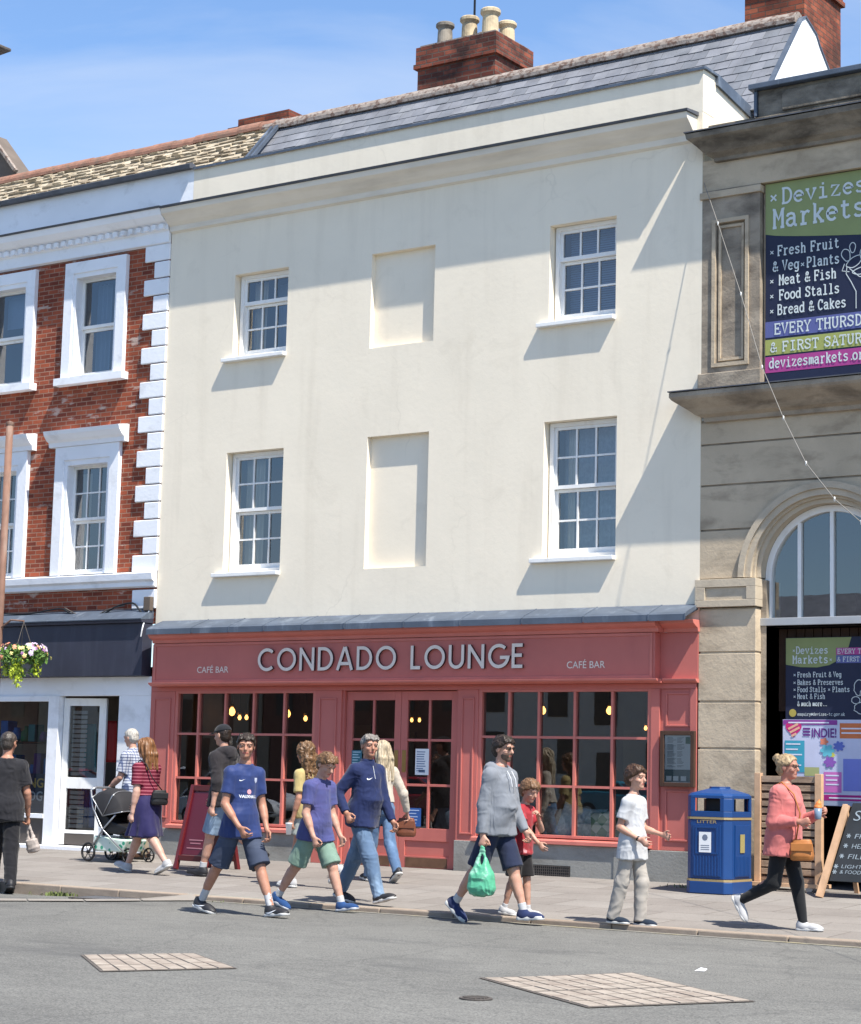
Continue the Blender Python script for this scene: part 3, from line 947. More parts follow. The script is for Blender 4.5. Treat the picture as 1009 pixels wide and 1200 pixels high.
# lead flashing over the shopfront
lf = MB()
x = -4.61
while x < 3.78:
    e = min(3.79, x + random.uniform(0.5, 0.95))
    lf.prismx([(0.0, 3.23), (-0.015, 3.235), (-0.30, 3.125), (-0.345, 3.095), (-0.345, 3.02), (-0.335, 3.02), (-0.335, 3.06), (0.0, 3.17)], x + 0.002, e - 0.012)
    lf.prismx([(-0.002, 3.20), (-0.006, 3.242), (-0.30, 3.132), (-0.352, 3.10), (-0.352, 3.03), (-0.348, 3.03), (-0.346, 3.06)], e - 0.014, e + 0.004)
    x = e
lf.build('lead_flashing', M['lead'], CAFE)

# shopfront
sf = MB()
# fascia with cornice moulding and lower bead
sf.box(-4.62, 3.30, -0.16, 0.02, 2.36, 2.905)
sf.box(3.30, 3.80, -0.03, 0.04, 2.36, 2.905)
sf.build('fascia', M['salmon'], CAFE, bevel=0.004)
sm = MB()
sm.prismx([(0.0, 2.907), (-0.19, 2.907), (-0.20, 2.95), (-0.25, 2.97), (-0.29, 3.0), (-0.30, 3.045), (0.0, 3.05)], -4.62, 3.36)
sm.prismx([(0.0, 2.907), (-0.06, 2.907), (-0.07, 2.95), (-0.12, 2.97), (-0.18, 3.0), (-0.20, 3.043), (0.0, 3.048)], 3.362, 3.815)
sm.prismx([(-0.02, 2.31), (-0.17, 2.31), (-0.22, 2.335), (-0.225, 2.358), (-0.02, 2.358)], -4.64, 3.36)
sm.prismx([(0.0, 2.31), (-0.06, 2.31), (-0.10, 2.335), (-0.105, 2.358), (0.0, 2.358)], 3.362, 3.81)
# raised frame on the fascia board
frame_rect(sm, -4.60, 3.27, 2.362, 2.90, 0.035, -0.172, -0.162)
sm.build('fascia_moulding', M['salmon_moulding'], CAFE, bevel=0.003)
# header band over the windows and pilasters
pb = MB()
pb.box(-4.75, 3.78, -0.03, 0.15, 2.245, 2.309)
pb.box(-4.75, -4.30, -0.03, 0.10, 0.0, 2.244)             # left pilaster
pb.box(-1.83, -1.40, -0.03, 0.10, 0.0, 2.244)             # between window and doors
pb.box(0.44, 0.745, -0.03, 0.10, 0.30, 2.244)             # right of the doors
pb.box(3.185, 3.30, -0.035, 0.10, 0.36, 2.244)
pb.box(3.30, 3.78, 0.0, 0.10, 0.36, 2.244)                # right pilaster
pb.box(-4.75, -4.62, -0.03, 0.02, 2.31, 2.905)
for (a, b, z0, z1) in ((-4.68, -4.37, 0.5, 2.15), (-1.76, -1.47, 0.35, 2.15), (0.5, 0.69, 0.45, 2.15), (3.37, 3.70, 1.80, 2.2), (3.37, 3.70, 0.47, 1.06)):
    frame_rect(pb, a, b, z0, z1, 0.022, -0.045 if a < 3 else -0.015, (-0.0302 if a < 3 else -0.0002))
pb.box(3.70, 3.785, -0.03, -0.0003, 0.36, 2.244)
pb.build('pilasters', M['salmon'], CAFE, bevel=0.004)

def shop_window(x0, x1, z0, z1, cols, rowz, y=0.0):
    f = MB()
    t = 0.05
    frame_rect(f, x0, x1, z0, z1, t, y - 0.02, y + 0.08, 0.035, 0.03)
    win = f.build('shop_window', M['salmon_moulding'], CAFE, bevel=0.003)
    b = MB()
    ia, ib, ic, id_ = x0 + t, x1 - t, z0 + 0.035, z1 - 0.03
    for c in cols:
        b.box(c - 0.017, c + 0.017, y - 0.012, y + 0.06, ic, id_)
    cs = [ia] + [q for c in cols for q in (c - 0.017, c + 0.017)] + [ib]
    for r in rowz:
        for k in range(0, len(cs), 2):
            b.box(cs[k], cs[k + 1], y - 0.009, y + 0.06, r - 0.015, r + 0.015)
    b.build('glazing_bars', M['salmon_moulding'], win)
    for k in range(0, len(cs), 2):          # panes, each a hair out of true like old glazing
        zr = [ic] + rowz + [id_]
        for j in range(len(zr) - 1):
            a1, a2 = random.uniform(-0.003, 0.003), random.uniform(-0.003, 0.003)
            p_ = MB().add([(cs[k] - 0.01, y + 0.03, zr[j]), (cs[k + 1] + 0.01, y + 0.03 + a1, zr[j]), (cs[k + 1] + 0.01, y + 0.03 + a1 + a2, zr[j + 1]), (cs[k] - 0.01, y + 0.03 + a2, zr[j + 1])], [(0, 1, 2, 3)])
            p_.build('pane', M['shop_glass'], win, recalc=False)
    s = MB()
    s.prismx([(0.05, z0 - 0.002), (-0.09, z0 - 0.025), (-0.10, z0 - 0.03), (-0.10, z0 - 0.075), (0.05, z0 - 0.075)], x0 - 0.03, x1 + 0.03)
    s.build('sill', M['salmon_moulding'], win, bevel=0.004)
    return win
shop_window(-4.30, -1.83, 0.44, 2.245, [-3.90 + 0.02, -3.40, -2.90, -2.37], [1.06, 1.66])
shop_window(0.745, 3.185, 0.45, 2.245, [1.19, 1.62, 2.13, 2.65], [1.07, 1.66])
pl = MB()
pl.box(-4.75, -1.83, -0.06, 0.1, -0.1, 0.362)
pl.build('plinth', M['plinth'], CAFE, bevel=0.005)
pl = MB()
pl.box(0.44, 2.72, -0.06, 0.1, -0.1, 0.372)
pl.box(2.725, 2.88, -0.075, 0.1, -0.1, 0.372)
pl.box(2.885, 3.80, -0.06, 0.1, -0.1, 0.358)
pl.build('plinth', M['plinth'], CAFE, bevel=0.005)
gv = MB()
gv.box(1.50, 2.13, -0.066, -0.0605, -0.035, 0.125)
vent = gv.build('vent_grille', M['black'], CAFE)
gv = MB()
for k in range(22):
    x = 1.515 + k * 0.0285
    gv.box(x, x + 0.008, -0.070, -0.0662, -0.03, 0.12)
for k in range(5):
    z = -0.022 + k * 0.033
    gv.box(1.51, 2.12, -0.073, -0.0702, z, z + 0.007)
gv.build('grille_bars', M['iron'], vent)

# double doors
def door_leaf(x0, x1, push_left):
    y = 0.04
    f = MB()
    st = 0.10
    f.box(x0, x0 + st, y, y + 0.05, 0.0, 2.235); f.box(x1 - st, x1, y, y + 0.05, 0.0, 2.235)
    f.box(x0 + st, x1 - st, y, y + 0.05, 2.12, 2.235)
    f.box(x0 + st, x1 - st, y, y + 0.05, 0.34, 0.50)
    f.box(x0 + st, x1 - st, y, y + 0.05, 0.0, 0.15)
    f.box(x0 + st, x1 - st, y + 0.018, y + 0.05, 0.15, 0.34)
    xm = (x0 + x1) / 2
    f.box(xm - 0.016, xm + 0.016, y + 0.003, y + 0.045, 0.50, 2.12)
    for z in (1.04, 1.61):
        f.box(x0 + st, xm - 0.016, y + 0.006, y + 0.045, z - 0.016, z + 0.016)
        f.box(xm + 0.016, x1 - st, y + 0.006, y + 0.045, z - 0.016, z + 0.016)
    d = f.build('door', M['salmon'], CAFE, bevel=0.003)
    quad(MB(), x0 + st - 0.005, x1 - st + 0.005, 0.495, 2.125, y + 0.026).build('pane', M['shop_glass'], d)
    xx = x0 + 0.03 if push_left else x1 - 0.09
    MB().box(xx, xx + 0.06, y - 0.006, y - 0.0005, 1.20, 1.48).build('push_plate', M['brass'], d, bevel=0.002)
    MB().box(x0 + st + 0.02, x1 - st - 0.02, y - 0.005, y - 0.0005, 0.01, 0.13).build('kick_plate', mat('kick_plate_' + str(push_left), rgb(112, 84, 66), 0.5, 0.2, 8, metallic=0.3), d)
    return d
for a in (-1.40, 0.405): MB().box(a, a + 0.035, 0.0, 0.10, 0.0, 2.244).build('door_jamb', M['salmon'], CAFE)
dl = door_leaf(-1.36, -0.485, False)
dr = door_leaf(-0.48, 0.40, True)
M['notice_blue'] = flat('notice_blue', 46, 86, 150)
n_ = MB(); quad(n_, -0.24, -0.03, 1.17, 1.50, 0.034)
nt_ = n_.build('notice', M['paper'], dr)
n_ = MB()
for k in range(9):
    quad(n_, -0.22, -0.22 + random.uniform(0.10, 0.17), 1.455 - k * 0.03, 1.467 - k * 0.03, 0.0325)
quad(n_, -0.185, -0.085, 1.20, 1.235, 0.0325)
n_.build('notice_print', flat('notice_ink', 110, 128, 158), nt_)
n_ = MB(); quad(n_, -0.34, -0.13, 0.52, 0.75, 0.034)
nt_ = n_.build('blue_sticker', M['notice_blue'], dr)
n_ = MB()
for k in range(5):
    quad(n_, -0.32, -0.32 + random.uniform(0.1, 0.17), 0.715 - k * 0.04, 0.727 - k * 0.04, 0.0325)
n_.build('sticker_print', flat('sticker_print', 168, 186, 216), nt_)
n_ = MB(); quad(n_, -1.255, -1.09, 1.24, 1.47, 0.034)
nt_ = n_.build('teal_sticker', flat('teal_sticker', 52, 104, 122), dl)
n_ = MB()
for k in range(6):
    quad(n_, -1.24, -1.24 + random.uniform(0.08, 0.13), 1.44 - k * 0.034, 1.452 - k * 0.034, 0.0325)
n_.build('sticker_print', flat('sticker_print2', 170, 200, 210), nt_)

# shop interior: floor, ceiling, walls
ro = MB()
a, b, c, d, e, f = -4.7, 3.75, 0.13, 3.3, 0.02, 2.75
ro.add([(a, c, e), (b, c, e), (b, d, e), (a, d, e), (a, c, f), (b, c, f), (b, d, f), (a, d, f)], [(0, 1, 2, 3), (4, 7, 6, 5), (2, 6, 7, 3), (0, 3, 7, 4), (1, 5, 6, 2)])
ro.build('cafe_interior', M['cafe_room'], CAFE, recalc=False)
cb = MB(); cb.box(-4.7, 3.75, 0.131, 0.16, 2.25, 2.75)
cb.box(-1.83, -1.41, 0.101, 0.14, 0.02, 2.25); cb.box(0.45, 0.74, 0.101, 0.14, 0.02, 2.25)
cb.box(-4.7, -1.83, 0.101, 0.14, 0.02, 0.40); cb.box(0.745, 3.75, 0.101, 0.14, 0.02, 0.40)
cb.build('window_seat_back', M['dark_wood'], CAFE)
ws = MB(); ws.box(0.745, 3.7, 0.14, 0.65, 0.40, 0.44); ws.box(-4.6, -1.83, 0.14, 0.65, 0.40, 0.44)
ws.build('window_seat', M['dark_wood'], CAFE)
pf = MB()
for (x0, x1, z0, z1) in ((-3.9, -3.3, 1.2, 1.9), (-2.9, -2.5, 1.3, 1.8), (1.0, 1.7, 1.25, 1.85), (2.2, 2.6, 1.4, 2.0)):
    pf.box(x0, x1, 3.24, 3.285, z0, z1)
pf.build('picture_frame', flat('picture', 120, 104, 84), CAFE)

# sign letters: geometric capitals cut from thick sheet, pale face and dark edge
def arc(cx, cz, rx, rz, a0, a1, n=22):
    return [(cx + rx * math.cos(R(a0 + (a1 - a0) * i / n)), cz + rz * math.sin(R(a0 + (a1 - a0) * i / n))) for i in range(n + 1)]
GL = {   # strokes on a 1-high box; (points, closed)
 'C': (0.86, [(arc(0.5, 0.5, 0.435, 0.435, 48, 312), False)]),
 'O': (1.0, [(arc(0.5, 0.5, 0.435, 0.435, 0, 360, 40), True)]),
 'N': (0.78, [([(0.065, 0), (0.065, 1)], False), ([(0.075, 0.93), (0.705, 0.07)], False), ([(0.715, 0), (0.715, 1)], False)]),
 'D': (0.78, [([(0.065, 0.065)] + arc(0.28, 0.5, 0.435, 0.435, -90, 90) + [(0.065, 0.935)], True)]),
 'A': (0.84, [([(0.05, 0.0), (0.40, 0.99)], False), ([(0.79, 0.0), (0.44, 0.99)], False), ([(0.20, 0.28), (0.64, 0.28)], False)]),
 'L': (0.5, [([(0.065, 1), (0.065, 0.065), (0.48, 0.065)], False)]),
 'U': (0.74, [([(0.065, 1), (0.065, 0.37)] + arc(0.37, 0.37, 0.305, 0.305, 190, 350, 18) + [(0.675, 0.37), (0.675, 1)], False)]),
 'G': (0.92, [(arc(0.5, 0.5, 0.435, 0.435, 48, 352) + [(0.56, 0.44)], False)]),
 'E': (0.54, [([(0.50, 0.935), (0.065, 0.935), (0.065, 0.065), (0.50, 0.065)], False), ([(0.10, 0.52), (0.47, 0.52)], False)]),
}
def stroke_solid(mb, pts, w, y0, y1, closed):
    P = [Vector(p) for p in pts]
    if closed and (P[0] - P[-1]).length < 1e-5: P = P[:-1]
    n = len(P); L = []; Rr = []
    for i in range(n):
        if closed or 0 < i < n - 1:
            d0 = (P[i] - P[i - 1]).normalized(); d1 = (P[(i + 1) % n] - P[i]).normalized()
        elif i == 0:
            d0 = d1 = (P[1] - P[0]).normalized()
        else:
            d0 = d1 = (P[i] - P[i - 1]).normalized()
        n0 = Vector((-d0.y, d0.x)); n1 = Vector((-d1.y, d1.x))
        m = (n0 + n1)
        m = m / max(1.0, m.length_squared) * 2
        m = m * (w / 2)
        L.append(P[i] + m); Rr.append(P[i] - m)
    for i in range(n if closed else n - 1):
        j = (i + 1) % n
        q = [L[i], Rr[i], Rr[j], L[j]]
        vs = [(p.x, y0, p.y) for p in q] + [(p.x, y1, p.y) for p in q]
        mb.mi = 0
        mb.add(vs, [(0, 1, 2, 3)])
        mb.mi = 1
        mb.add(vs, [(0, 3, 7, 4), (1, 5, 6, 2)])
        if not closed and i == 0: mb.add(vs, [(0, 4, 5, 1)])
        if not closed and i == n - 2: mb.add(vs, [(3, 2, 6, 7)])
    mb.mi = 0
def sign_word(word, x0, x1, z0, h):
    gap = 0.19
    tot = sum(GL[c][0] for c in word) + gap * (len(word) - 1)
    k = (x1 - x0) / tot
    x = x0
    for ci, c in enumerate(word):
        mb = MB()
        for si, (pts, cl) in enumerate(GL[c][1]):
            stroke_solid(mb, [(x + p[0] * k, z0 + p[1] * h) for p in pts], 0.042, -0.20 - si * 0.001, -0.165, cl)
        mb.build('sign_letter', [M['letter_face'], M['letter_side']], CAFE, recalc=False)
        x += (GL[c][0] + gap) * k
sign_word('CONDADO', -2.70, -0.42, 2.50, 0.305)
sign_word('LOUNGE', -0.19, 1.50, 2.50, 0.30)
for (x, wd) in ((-3.80, 0.56), (2.10, 0.53)):
    t = MB(); put_text(t, 'CAFÉ BAR', x, -0.1635, 2.49, width=wd, height=0.088, offset=0.004)
    t.build('small_lettering', M['letter_face'], CAFE, recalc=False)

# ================================================================== brick building on the left
BRK = thing('brick_building', 'red brick Georgian building with white quoins, white window surrounds and dark shop fascia', 'building', (-9, 0, 0))
LX = -14.0
BW_ = []
for cx in (-6.19, -8.06, -9.93, -11.8):
    BW_.append((cx, 'u')); BW_.append((cx, 'l'))
holes = []
for cx, k in BW_:
    holes.append((cx - 0.42, cx + 0.42, 6.93, 8.45) if k == 'u' else (cx - 0.42, cx + 0.42, 3.98, 5.60))
b_ = MB(); b_.wall(LX, -4.752, 3.2, 8.78, 0.015, 0.2, holes)
b_.build('wall', M['brick'], BRK, recalc=False)
cz = MB()
cz.prismx([(0.0, 8.72), (-0.05, 8.74), (-0.05, 8.90), (-0.08, 8.92), (-0.08, 9.0), (-0.16, 9.03), (-0.24, 9.1), (-0.27, 9.19), (0.0, 9.20)], LX, -4.76)
x = LX
while x < -4.8:
    cz.box(x, x + 0.075, -0.135, -0.082, 8.925, 8.995)
    x += 0.152
cz.build('cornice', M['white_wall'], BRK)
MB().prismx([(-0.29, 9.19), (-0.30, 9.215), (0.0, 9.245), (0.0, 9.203)], LX, -4.75).build('cornice_lead', M['lead_dark'], BRK)
MB().box(LX, -4.372, 0.001, 0.3, 9.247, 9.78).build('parapet', M['white_wall'], BRK)
MB().prismx([(-0.10, 9.77), (-0.11, 9.83), (-0.05, 9.86), (0.02, 9.84), (0.05, 9.78)], LX, -4.37).build('gutter', M['lead_dark'], BRK)
qn = MB()
z = 8.73; i = 0
while z > 4.05:
    wd = 0.43 if i % 2 == 0 else 0.24
    qn.box(-4.80 - wd, -4.753 + 0.0, -0.03, 0.01, z - 0.245, z - 0.008)
    z -= 0.252; i += 1
qn.build('quoins', M['white_wall'], BRK, bevel=0.012)
MB().box(-5.20, -4.753, -0.03, 0.01, 3.42, 3.69).build('corner_block', M['white_wall'], BRK, bevel=0.012)
st_ = MB()
st_.prismx([(0.0, 3.72), (-0.06, 3.74), (-0.06, 3.80), (-0.11, 3.83), (-0.12, 3.92), (0.0, 3.95)], LX, -4.76)
st_.build('string_course', M['white_wall'], BRK)
for cx, k in BW_:
    f = MB()
    if k == 'u':
        frame_rect(f, cx - 0.62, cx + 0.62, 6.90, 8.66, 0.17, -0.06, 0.012, 0.001, 0.17)
        frame_rect(f, cx - 0.45, cx + 0.45, 6.90, 8.49, 0.05, -0.035, 0.16, 0.03, 0.07)
        f.box(cx - 0.69, cx + 0.69, -0.13, 0.012, 6.79, 6.898)
        win = f.build('window', M['white_wall'], BRK, bevel=0.006)
        sash(win, cx - 0.40, cx + 0.40, 7.66, 8.42, 0.11, 1, 1, 0.045)
        sash(win, cx - 0.40, cx + 0.40, 6.93, 7.658, 0.15, 1, 1, 0.045, 0.02, 0.07)
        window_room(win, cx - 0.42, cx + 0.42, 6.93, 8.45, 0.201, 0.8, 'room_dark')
        if cx > -7:
            drape(win, cx - 0.38, cx - 0.1, 6.95, 8.4, 0.42, 0.03, 3, 'blind')
        else:
            drape(win, cx - 0.38, cx + 0.38, 7.9, 8.4, 0.36, 0.004, 2, 'blind', 'roller_blind')
    else:
        frame_rect(f, cx - 0.64, cx + 0.64, 3.951, 5.86, 0.18, -0.06, 0.012, 0.001, 0.20)
        frame_rect(f, cx - 0.46, cx + 0.46, 3.951, 5.66, 0.06, -0.035, 0.16, 0.03, 0.08)
        f.prismx([(0.01, 5.862), (-0.08, 5.865), (-0.09, 5.93), (-0.14, 5.96), (-0.20, 6.03), (-0.22, 6.09), (-0.03, 6.12), (0.01, 6.12)], cx - 0.76, cx + 0.76)
        win = f.build('window', M['white_wall'], BRK, bevel=0.006)
        sash(win, cx - 0.40, cx + 0.40, 4.77, 5.58, 0.11, 3, 2, 0.04, 0.022)
        sash(win, cx - 0.40, cx + 0.40, 3.985, 4.768, 0.15, 3, 2, 0.04, 0.022, 0.065)
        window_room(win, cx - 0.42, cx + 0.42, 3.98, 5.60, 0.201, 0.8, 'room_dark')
        drape(win, cx - 0.40, cx - 0.22, 4.0, 5.5, 0.30, 0.02, 3)
M['tile2'] = mat('stone_tile_pale', rgb(178, 167, 148), 0.9, 0.2, 6, 0.5, 30, 0.01, spec=0.1, stain=rgb(140, 124, 96), st_scale=(4, 4, 4), st_pos=(0.5, 0.7), st_amt=0.6)
M['tile3'] = mat('stone_tile_brown', rgb(150, 138, 120), 0.9, 0.2, 6, 0.5, 30, 0.01, spec=0.1, stain=rgb(112, 100, 84), st_scale=(4, 4, 4), st_pos=(0.48, 0.7), st_amt=0.6)
slab_roof(BRK, LX, -5.02, 1.0, 9.50, 2.62, 11.30, 22, 0.15, 0.009, [M['stone_tile'], M['tile2'], M['tile2'], M['tile3']], 0.02, wv=0.5)
MB().add([(LX, 2.62, 11.30), (-5.02, 2.62, 11.30), (-5.02, 5.6, 9.5), (LX, 5.6, 9.5)], [(0, 1, 2, 3)]).build('rear_roof', M['tile3'], BRK, recalc=False)
rg = MB(); x = LX
while x < -5.0:
    h = random.uniform(-0.015, 0.015)
    pts = [(2.62 + 0.14 * math.cos(t), 11.24 + h + 0.14 * math.sin(t)) for t in [R(-10) + R(200) * i / 10 for i in range(11)]]
    rg.prismx(pts, x + 0.004, min(x + 0.46, -4.98)); x += 0.46
rg.build('ridge', M['ridge_red'], BRK)
vg = MB()
for o in (0.0, 0.11):
    vg.bar((-5.0 + o, 1.0, 9.56), (-5.0 + o, 2.62, 11.36), 0.05, 0.05)
vg.build('verge_flashing', M['lead'], BRK)
MB().add([(LX, 0.3, 9.5), (-4.37, 0.3, 9.5), (-4.37, 1.1, 9.55), (LX, 1.1, 9.55)], [(0, 1, 2, 3)]).build('roof_gutter', M['lead_dark'], BRK, recalc=False)
c_ = MB(); c_.box(-6.1, -5.05, 2.95, 3.7, 9.8, 11.66); c_.box(-6.32, -6.1, 2.95, 3.7, 9.8, 11.55)
c_.build('chimney', M['chim_brick2'], BRK)

# fascia and shopfront of the brick building
f_ = MB(); f_.box(LX, -4.80, -0.20, 0.0, 2.46, 3.20); f_.prismx([(0.0, 3.205), (-0.24, 3.205), (-0.25, 3.24), (0.0, 3.27)], LX, -4.79)
FAS = f_.build('fascia', M['dark_fascia'], BRK, bevel=0.004)
MB().prismx([(0.0, 3.274), (-0.26, 3.245), (-0.265, 3.262), (0.0, 3.42)], LX, -4.79).build('lead_flashing', M['lead'], BRK)
wf = MB()
wf.box(LX, -4.76, -0.02, 0.1, 2.19, 2.458)
wf.box(-6.74, -6.53, -0.04, 0.1, 0.0, 2.189); wf.box(-5.37, -4.76, -0.015, 0.12, 0.0, 2.189)
wf.box(LX, -6.74, -0.05, 0.10, 0.42, 0.485); wf.box(LX, -6.74, -0.045, 0.03, 2.11, 2.189)
wf.box(-9.4, -9.25, -0.03, 0.1, 0.486, 2.109)
wf.build('shopfront_frame', M['white_wall'], BRK, bevel=0.004)
MB().box(LX, -6.74, 0.0, 0.1, 0.0, 0.419).build('stall_riser', flat('riser_brown', 78, 72, 68), BRK)
MB().box(-8.5, -5.0, -0.16, 0.3, -0.02, 0.045).build('doorstep', M['white_wall'], BRK, bevel=0.008)
quad(MB(), LX, -6.74, 0.486, 2.11, 0.02).build('shop_window', M['shop_glass'], BRK, recalc=False)
# the left leaf, standing slightly ajar
lfm = MB()
def leaf_pt(u, y, z):
    a = R(9)
    return (-6.51 + u * math.cos(a) - y * math.sin(a), 0.05 + u * math.sin(a) + y * math.cos(a), z)
def leaf_box(mb, u0, u1, y0, y1, z0, z1):
    vs = [leaf_pt(u, y, z) for z in (z0, z1) for (u, y) in ((u0, y0), (u1, y0), (u1, y1), (u0, y1))]
    mb.add(vs, [(3, 2, 1, 0), (4, 5, 6, 7), (0, 1, 5, 4), (1, 2, 6, 5), (2, 3, 7, 6), (3, 0, 4, 7)])
for (u0, u1, z0, z1) in ((0, 0.1, 0.06, 2.16), (0.62, 0.74, 0.06, 2.16), (0.1, 0.62, 2.05, 2.16), (0.1, 0.62, 0.86, 1.02), (0.1, 0.62, 0.22, 0.27)):
    leaf_box(lfm, u0, u1, 0, 0.045, z0, z1)
leaf = lfm.build('door', M['white'], BRK, bevel=0.004)
lp = MB(); leaf_box(lp, 0.1, 0.62, 0.005, 0.04, 0.06, 0.219); lp.build('kick_panel', flat('riser_brown', 78, 72, 68), leaf)
lp = MB()
for (z0, z1) in ((1.02, 2.05), (0.27, 0.86)):
    lp.add([leaf_pt(0.1, 0.022, z0), leaf_pt(0.62, 0.022, z0), leaf_pt(0.62, 0.022, z1), leaf_pt(0.1, 0.022, z1)], [(0, 1, 2, 3)])
lp.build('pane', M['shop_glass'], leaf)
lb = MB()
z = 0.3
while z < 2.0:
    if not 0.84 < z < 1.02: leaf_box(lb, 0.11, 0.36, 0.08, 0.09, z, z + 0.05)
    z += 0.068
lb.build('louvre_screen', flat('louvre', 178, 174, 170), leaf)
ro = MB()
a, b, c, d, e, f = -13, -4.8, 0.13, 1.7, 0.0, 2.6
ro.add([(a, c, e), (b, c, e), (b, d, e), (a, d, e), (a, c, f), (b, c, f), (b, d, f), (a, d, f)], [(0, 1, 2, 3), (4, 7, 6, 5), (2, 6, 7, 3), (0, 3, 7, 4), (1, 5, 6, 2)])
ro.build('shop_interior', M['shop_room'], BRK, recalc=False)
MB().box(-13, -4.8, 0.131, 0.14, 2.2, 2.6).build('blind_board', M['room_dark'], BRK)
# white card on the pier beside the door
MB().box(-5.36, -5.14, -0.022, -0.0155, 1.28, 1.60).build('notice', M['paper'], BRK)
# wall cables looping above the fascia
def cable(pts, r, m, parent, name='cable'):
    P = [Vector(p) for p in pts]; out = []
    n = 8
    for i in range(len(P) - 1):
        p0 = P[max(i - 1, 0)]; p1 = P[i]; p2 = P[i + 1]; p3 = P[min(i + 2, len(P) - 1)]
        for k in range(n):
            t = k / n
            out.append(0.5 * ((2 * p1) + (p2 - p0) * t + (2 * p0 - 5 * p1 + 4 * p2 - p3) * t * t + (3 * p1 - p0 - 3 * p2 + p3) * t ** 3))
    out.append(P[-1])
    return MB().tube(out, r, 6).build(name, m, parent, smooth=True)
cable([(-8.2, -0.05, 3.45), (-7.3, -0.06, 3.40), (-6.6, -0.06, 3.46), (-6.35, -0.07, 3.38), (-6.0, -0.08, 3.30), (-5.75, -0.08, 3.33), (-5.45, -0.07, 3.46), (-5.15, -0.06, 3.50), (-4.98, -0.08, 3.38), (-4.86, -0.10, 3.30)], 0.013, M['black'], BRK)
cable([(-6.5, -0.05, 3.47), (-6.2, -0.07, 3.36), (-5.9, -0.09, 3.31), (-5.6, -0.08, 3.42), (-5.3, -0.06, 3.47)], 0.009, M['iron'], BRK)
cable([(-4.82, -0.05, 3.52), (-4.79, -0.09, 3.40), (-4.83, -0.12, 3.28), (-4.78, -0.23, 3.14), (-4.80, -0.24, 3.0)], 0.010, M['paper'], BRK)
jb = MB(); jb.box(-4.90, -4.77, -0.11, -0.035, 3.38, 3.58); jb.build('junction_box', flat('grime', 96, 84, 74), BRK, bevel=0.01)

# further building whose roof edge shows at the left
FAR = thing('far_building', 'grey stone gable end rising behind the brick building at the left edge', 'building', (-19, 5.5, 0))
MB().prism([(-21.5, 0), (-13.9, 0), (-13.9, 12.65), (-14.75, 13.6), (-21.5, 13.6)], 5.5, 6.0).build('gable_wall', mat('far_gable', rgb(104, 94, 86), 0.9, 0.15, 3, 0.3, 20), FAR)
mb = MB(); mb.bar((-13.85, 5.45, 12.66), (-14.8, 5.45, 13.72), 0.08, 0.06); mb.build('verge', M['ridge'], FAR)

# ================================================================== market hall on the right
MKT = thing('market_hall', 'weathered Bath stone market hall with arched window, deep cornices and rusticated piers', 'building', (5.37, 0, 0))
ACX, ACZ, AR, AO = 5.37, 3.53, 0.82, 1.04
MX0, MX1 = 3.80, 6.94
def course(mb, z0, z1, y0, y1, xa, xb, arch_r=None):
    """a course of stone, cut away round the arch"""
    if arch_r is None:
        mb.box(xa, xb, y0, y1, z0, z1); return
    n = 64
    for i in range(n):
        x0 = xa + (xb - xa) * i / n; x1 = xa + (xb - xa) * (i + 1) / n
        def low(x):
            dx = abs(x - ACX)
            if dx >= arch_r: return z0
            return max(z0, ACZ + math.sqrt(arch_r ** 2 - dx * dx))
        l0, l1 = low(x0), low(x1)
        if l0 >= z1 and l1 >= z1: continue
        l0 = min(l0, z1 - 1e-4); l1 = min(l1, z1 - 1e-4)
        mb.add([(x0, y0, l0), (x1, y0, l1), (x1, y0, z1), (x0, y0, z1)], [(0, 1, 2, 3)])
        mb.add([(x0, y0, z1), (x1, y0, z1), (x1, y1, z1), (x0, y1, z1)], [(0, 1, 2, 3)])
        mb.add([(x0, y0, l0), (x0, y1, l0), (x1, y1, l1), (x1, y0, l1)], [(0, 1, 2, 3)])
g = 0.012
zs_ = [3.52, 4.10, 4.63, 5.12, 5.40]
up = MB()
for a, b in zip(zs_[:-1], zs_[1:]):
    course(up, a + g, b - g, 0.0, 0.05, MX0, MX1, AO)
up.build('upper_courses', M['stone'], MKT, recalc=False)
bk = MB(); course(bk, 3.5, 5.42, 0.02, 0.3, MX0 + 0.002, MX1, AO - 0.02)
bk.build('joint_backing', M['stone_sooty'], MKT, recalc=False)
# arch mouldings
ar = MB()
for (r0, r1, y0) in ((AO - 0.055, AO + 0.02, -0.045), (AO - 0.13, AO - 0.056, -0.02), (AO - 0.16, AO - 0.131, 0.03), (AR + 0.005, AO - 0.161, 0.07)):
    ar.ring(ACX, ACZ, r0, r1, y0, 0.32, 0, math.pi, 48)
ar.build('arch', M['stone_pale'], MKT, recalc=True)
# piers with impost block and courses
def pier(x0, x1):
    p = MB()
    zz = [0.0, 1.0, 1.55, 2.09, 2.66, 3.175]
    for a, b in zip(zz[:-1], zz[1:]):
        p.box(x0, x1, -0.02, 0.30, a + g, b - g)
    p.box(x0 + 0.012, x1 - 0.012, -0.005, 0.28, 0, 3.18)
    o = p.build('pier', M['stone'], MKT, bevel=0.006)
    ib = MB()
    ib.box(x0 - 0.03, x1 + 0.02, -0.07, 0.30, 3.19, 3.27); ib.box(x0 - 0.03, x1 + 0.02, -0.07, 0.30, 3.42, 3.515)
    ib.box(x0 - 0.03, x0 + 0.10, -0.07, 0.30, 3.271, 3.419); ib.box(x1 - 0.10, x1 + 0.02, -0.07, 0.30, 3.271, 3.419)
    ib.box(x0 + 0.10, x1 - 0.10, -0.045, 0.30, 3.271, 3.419)
    ib.build('impost_block', M['stone_pale'], o, bevel=0.004)
    return o
pier(MX0, 4.53); pier(6.21, MX1)
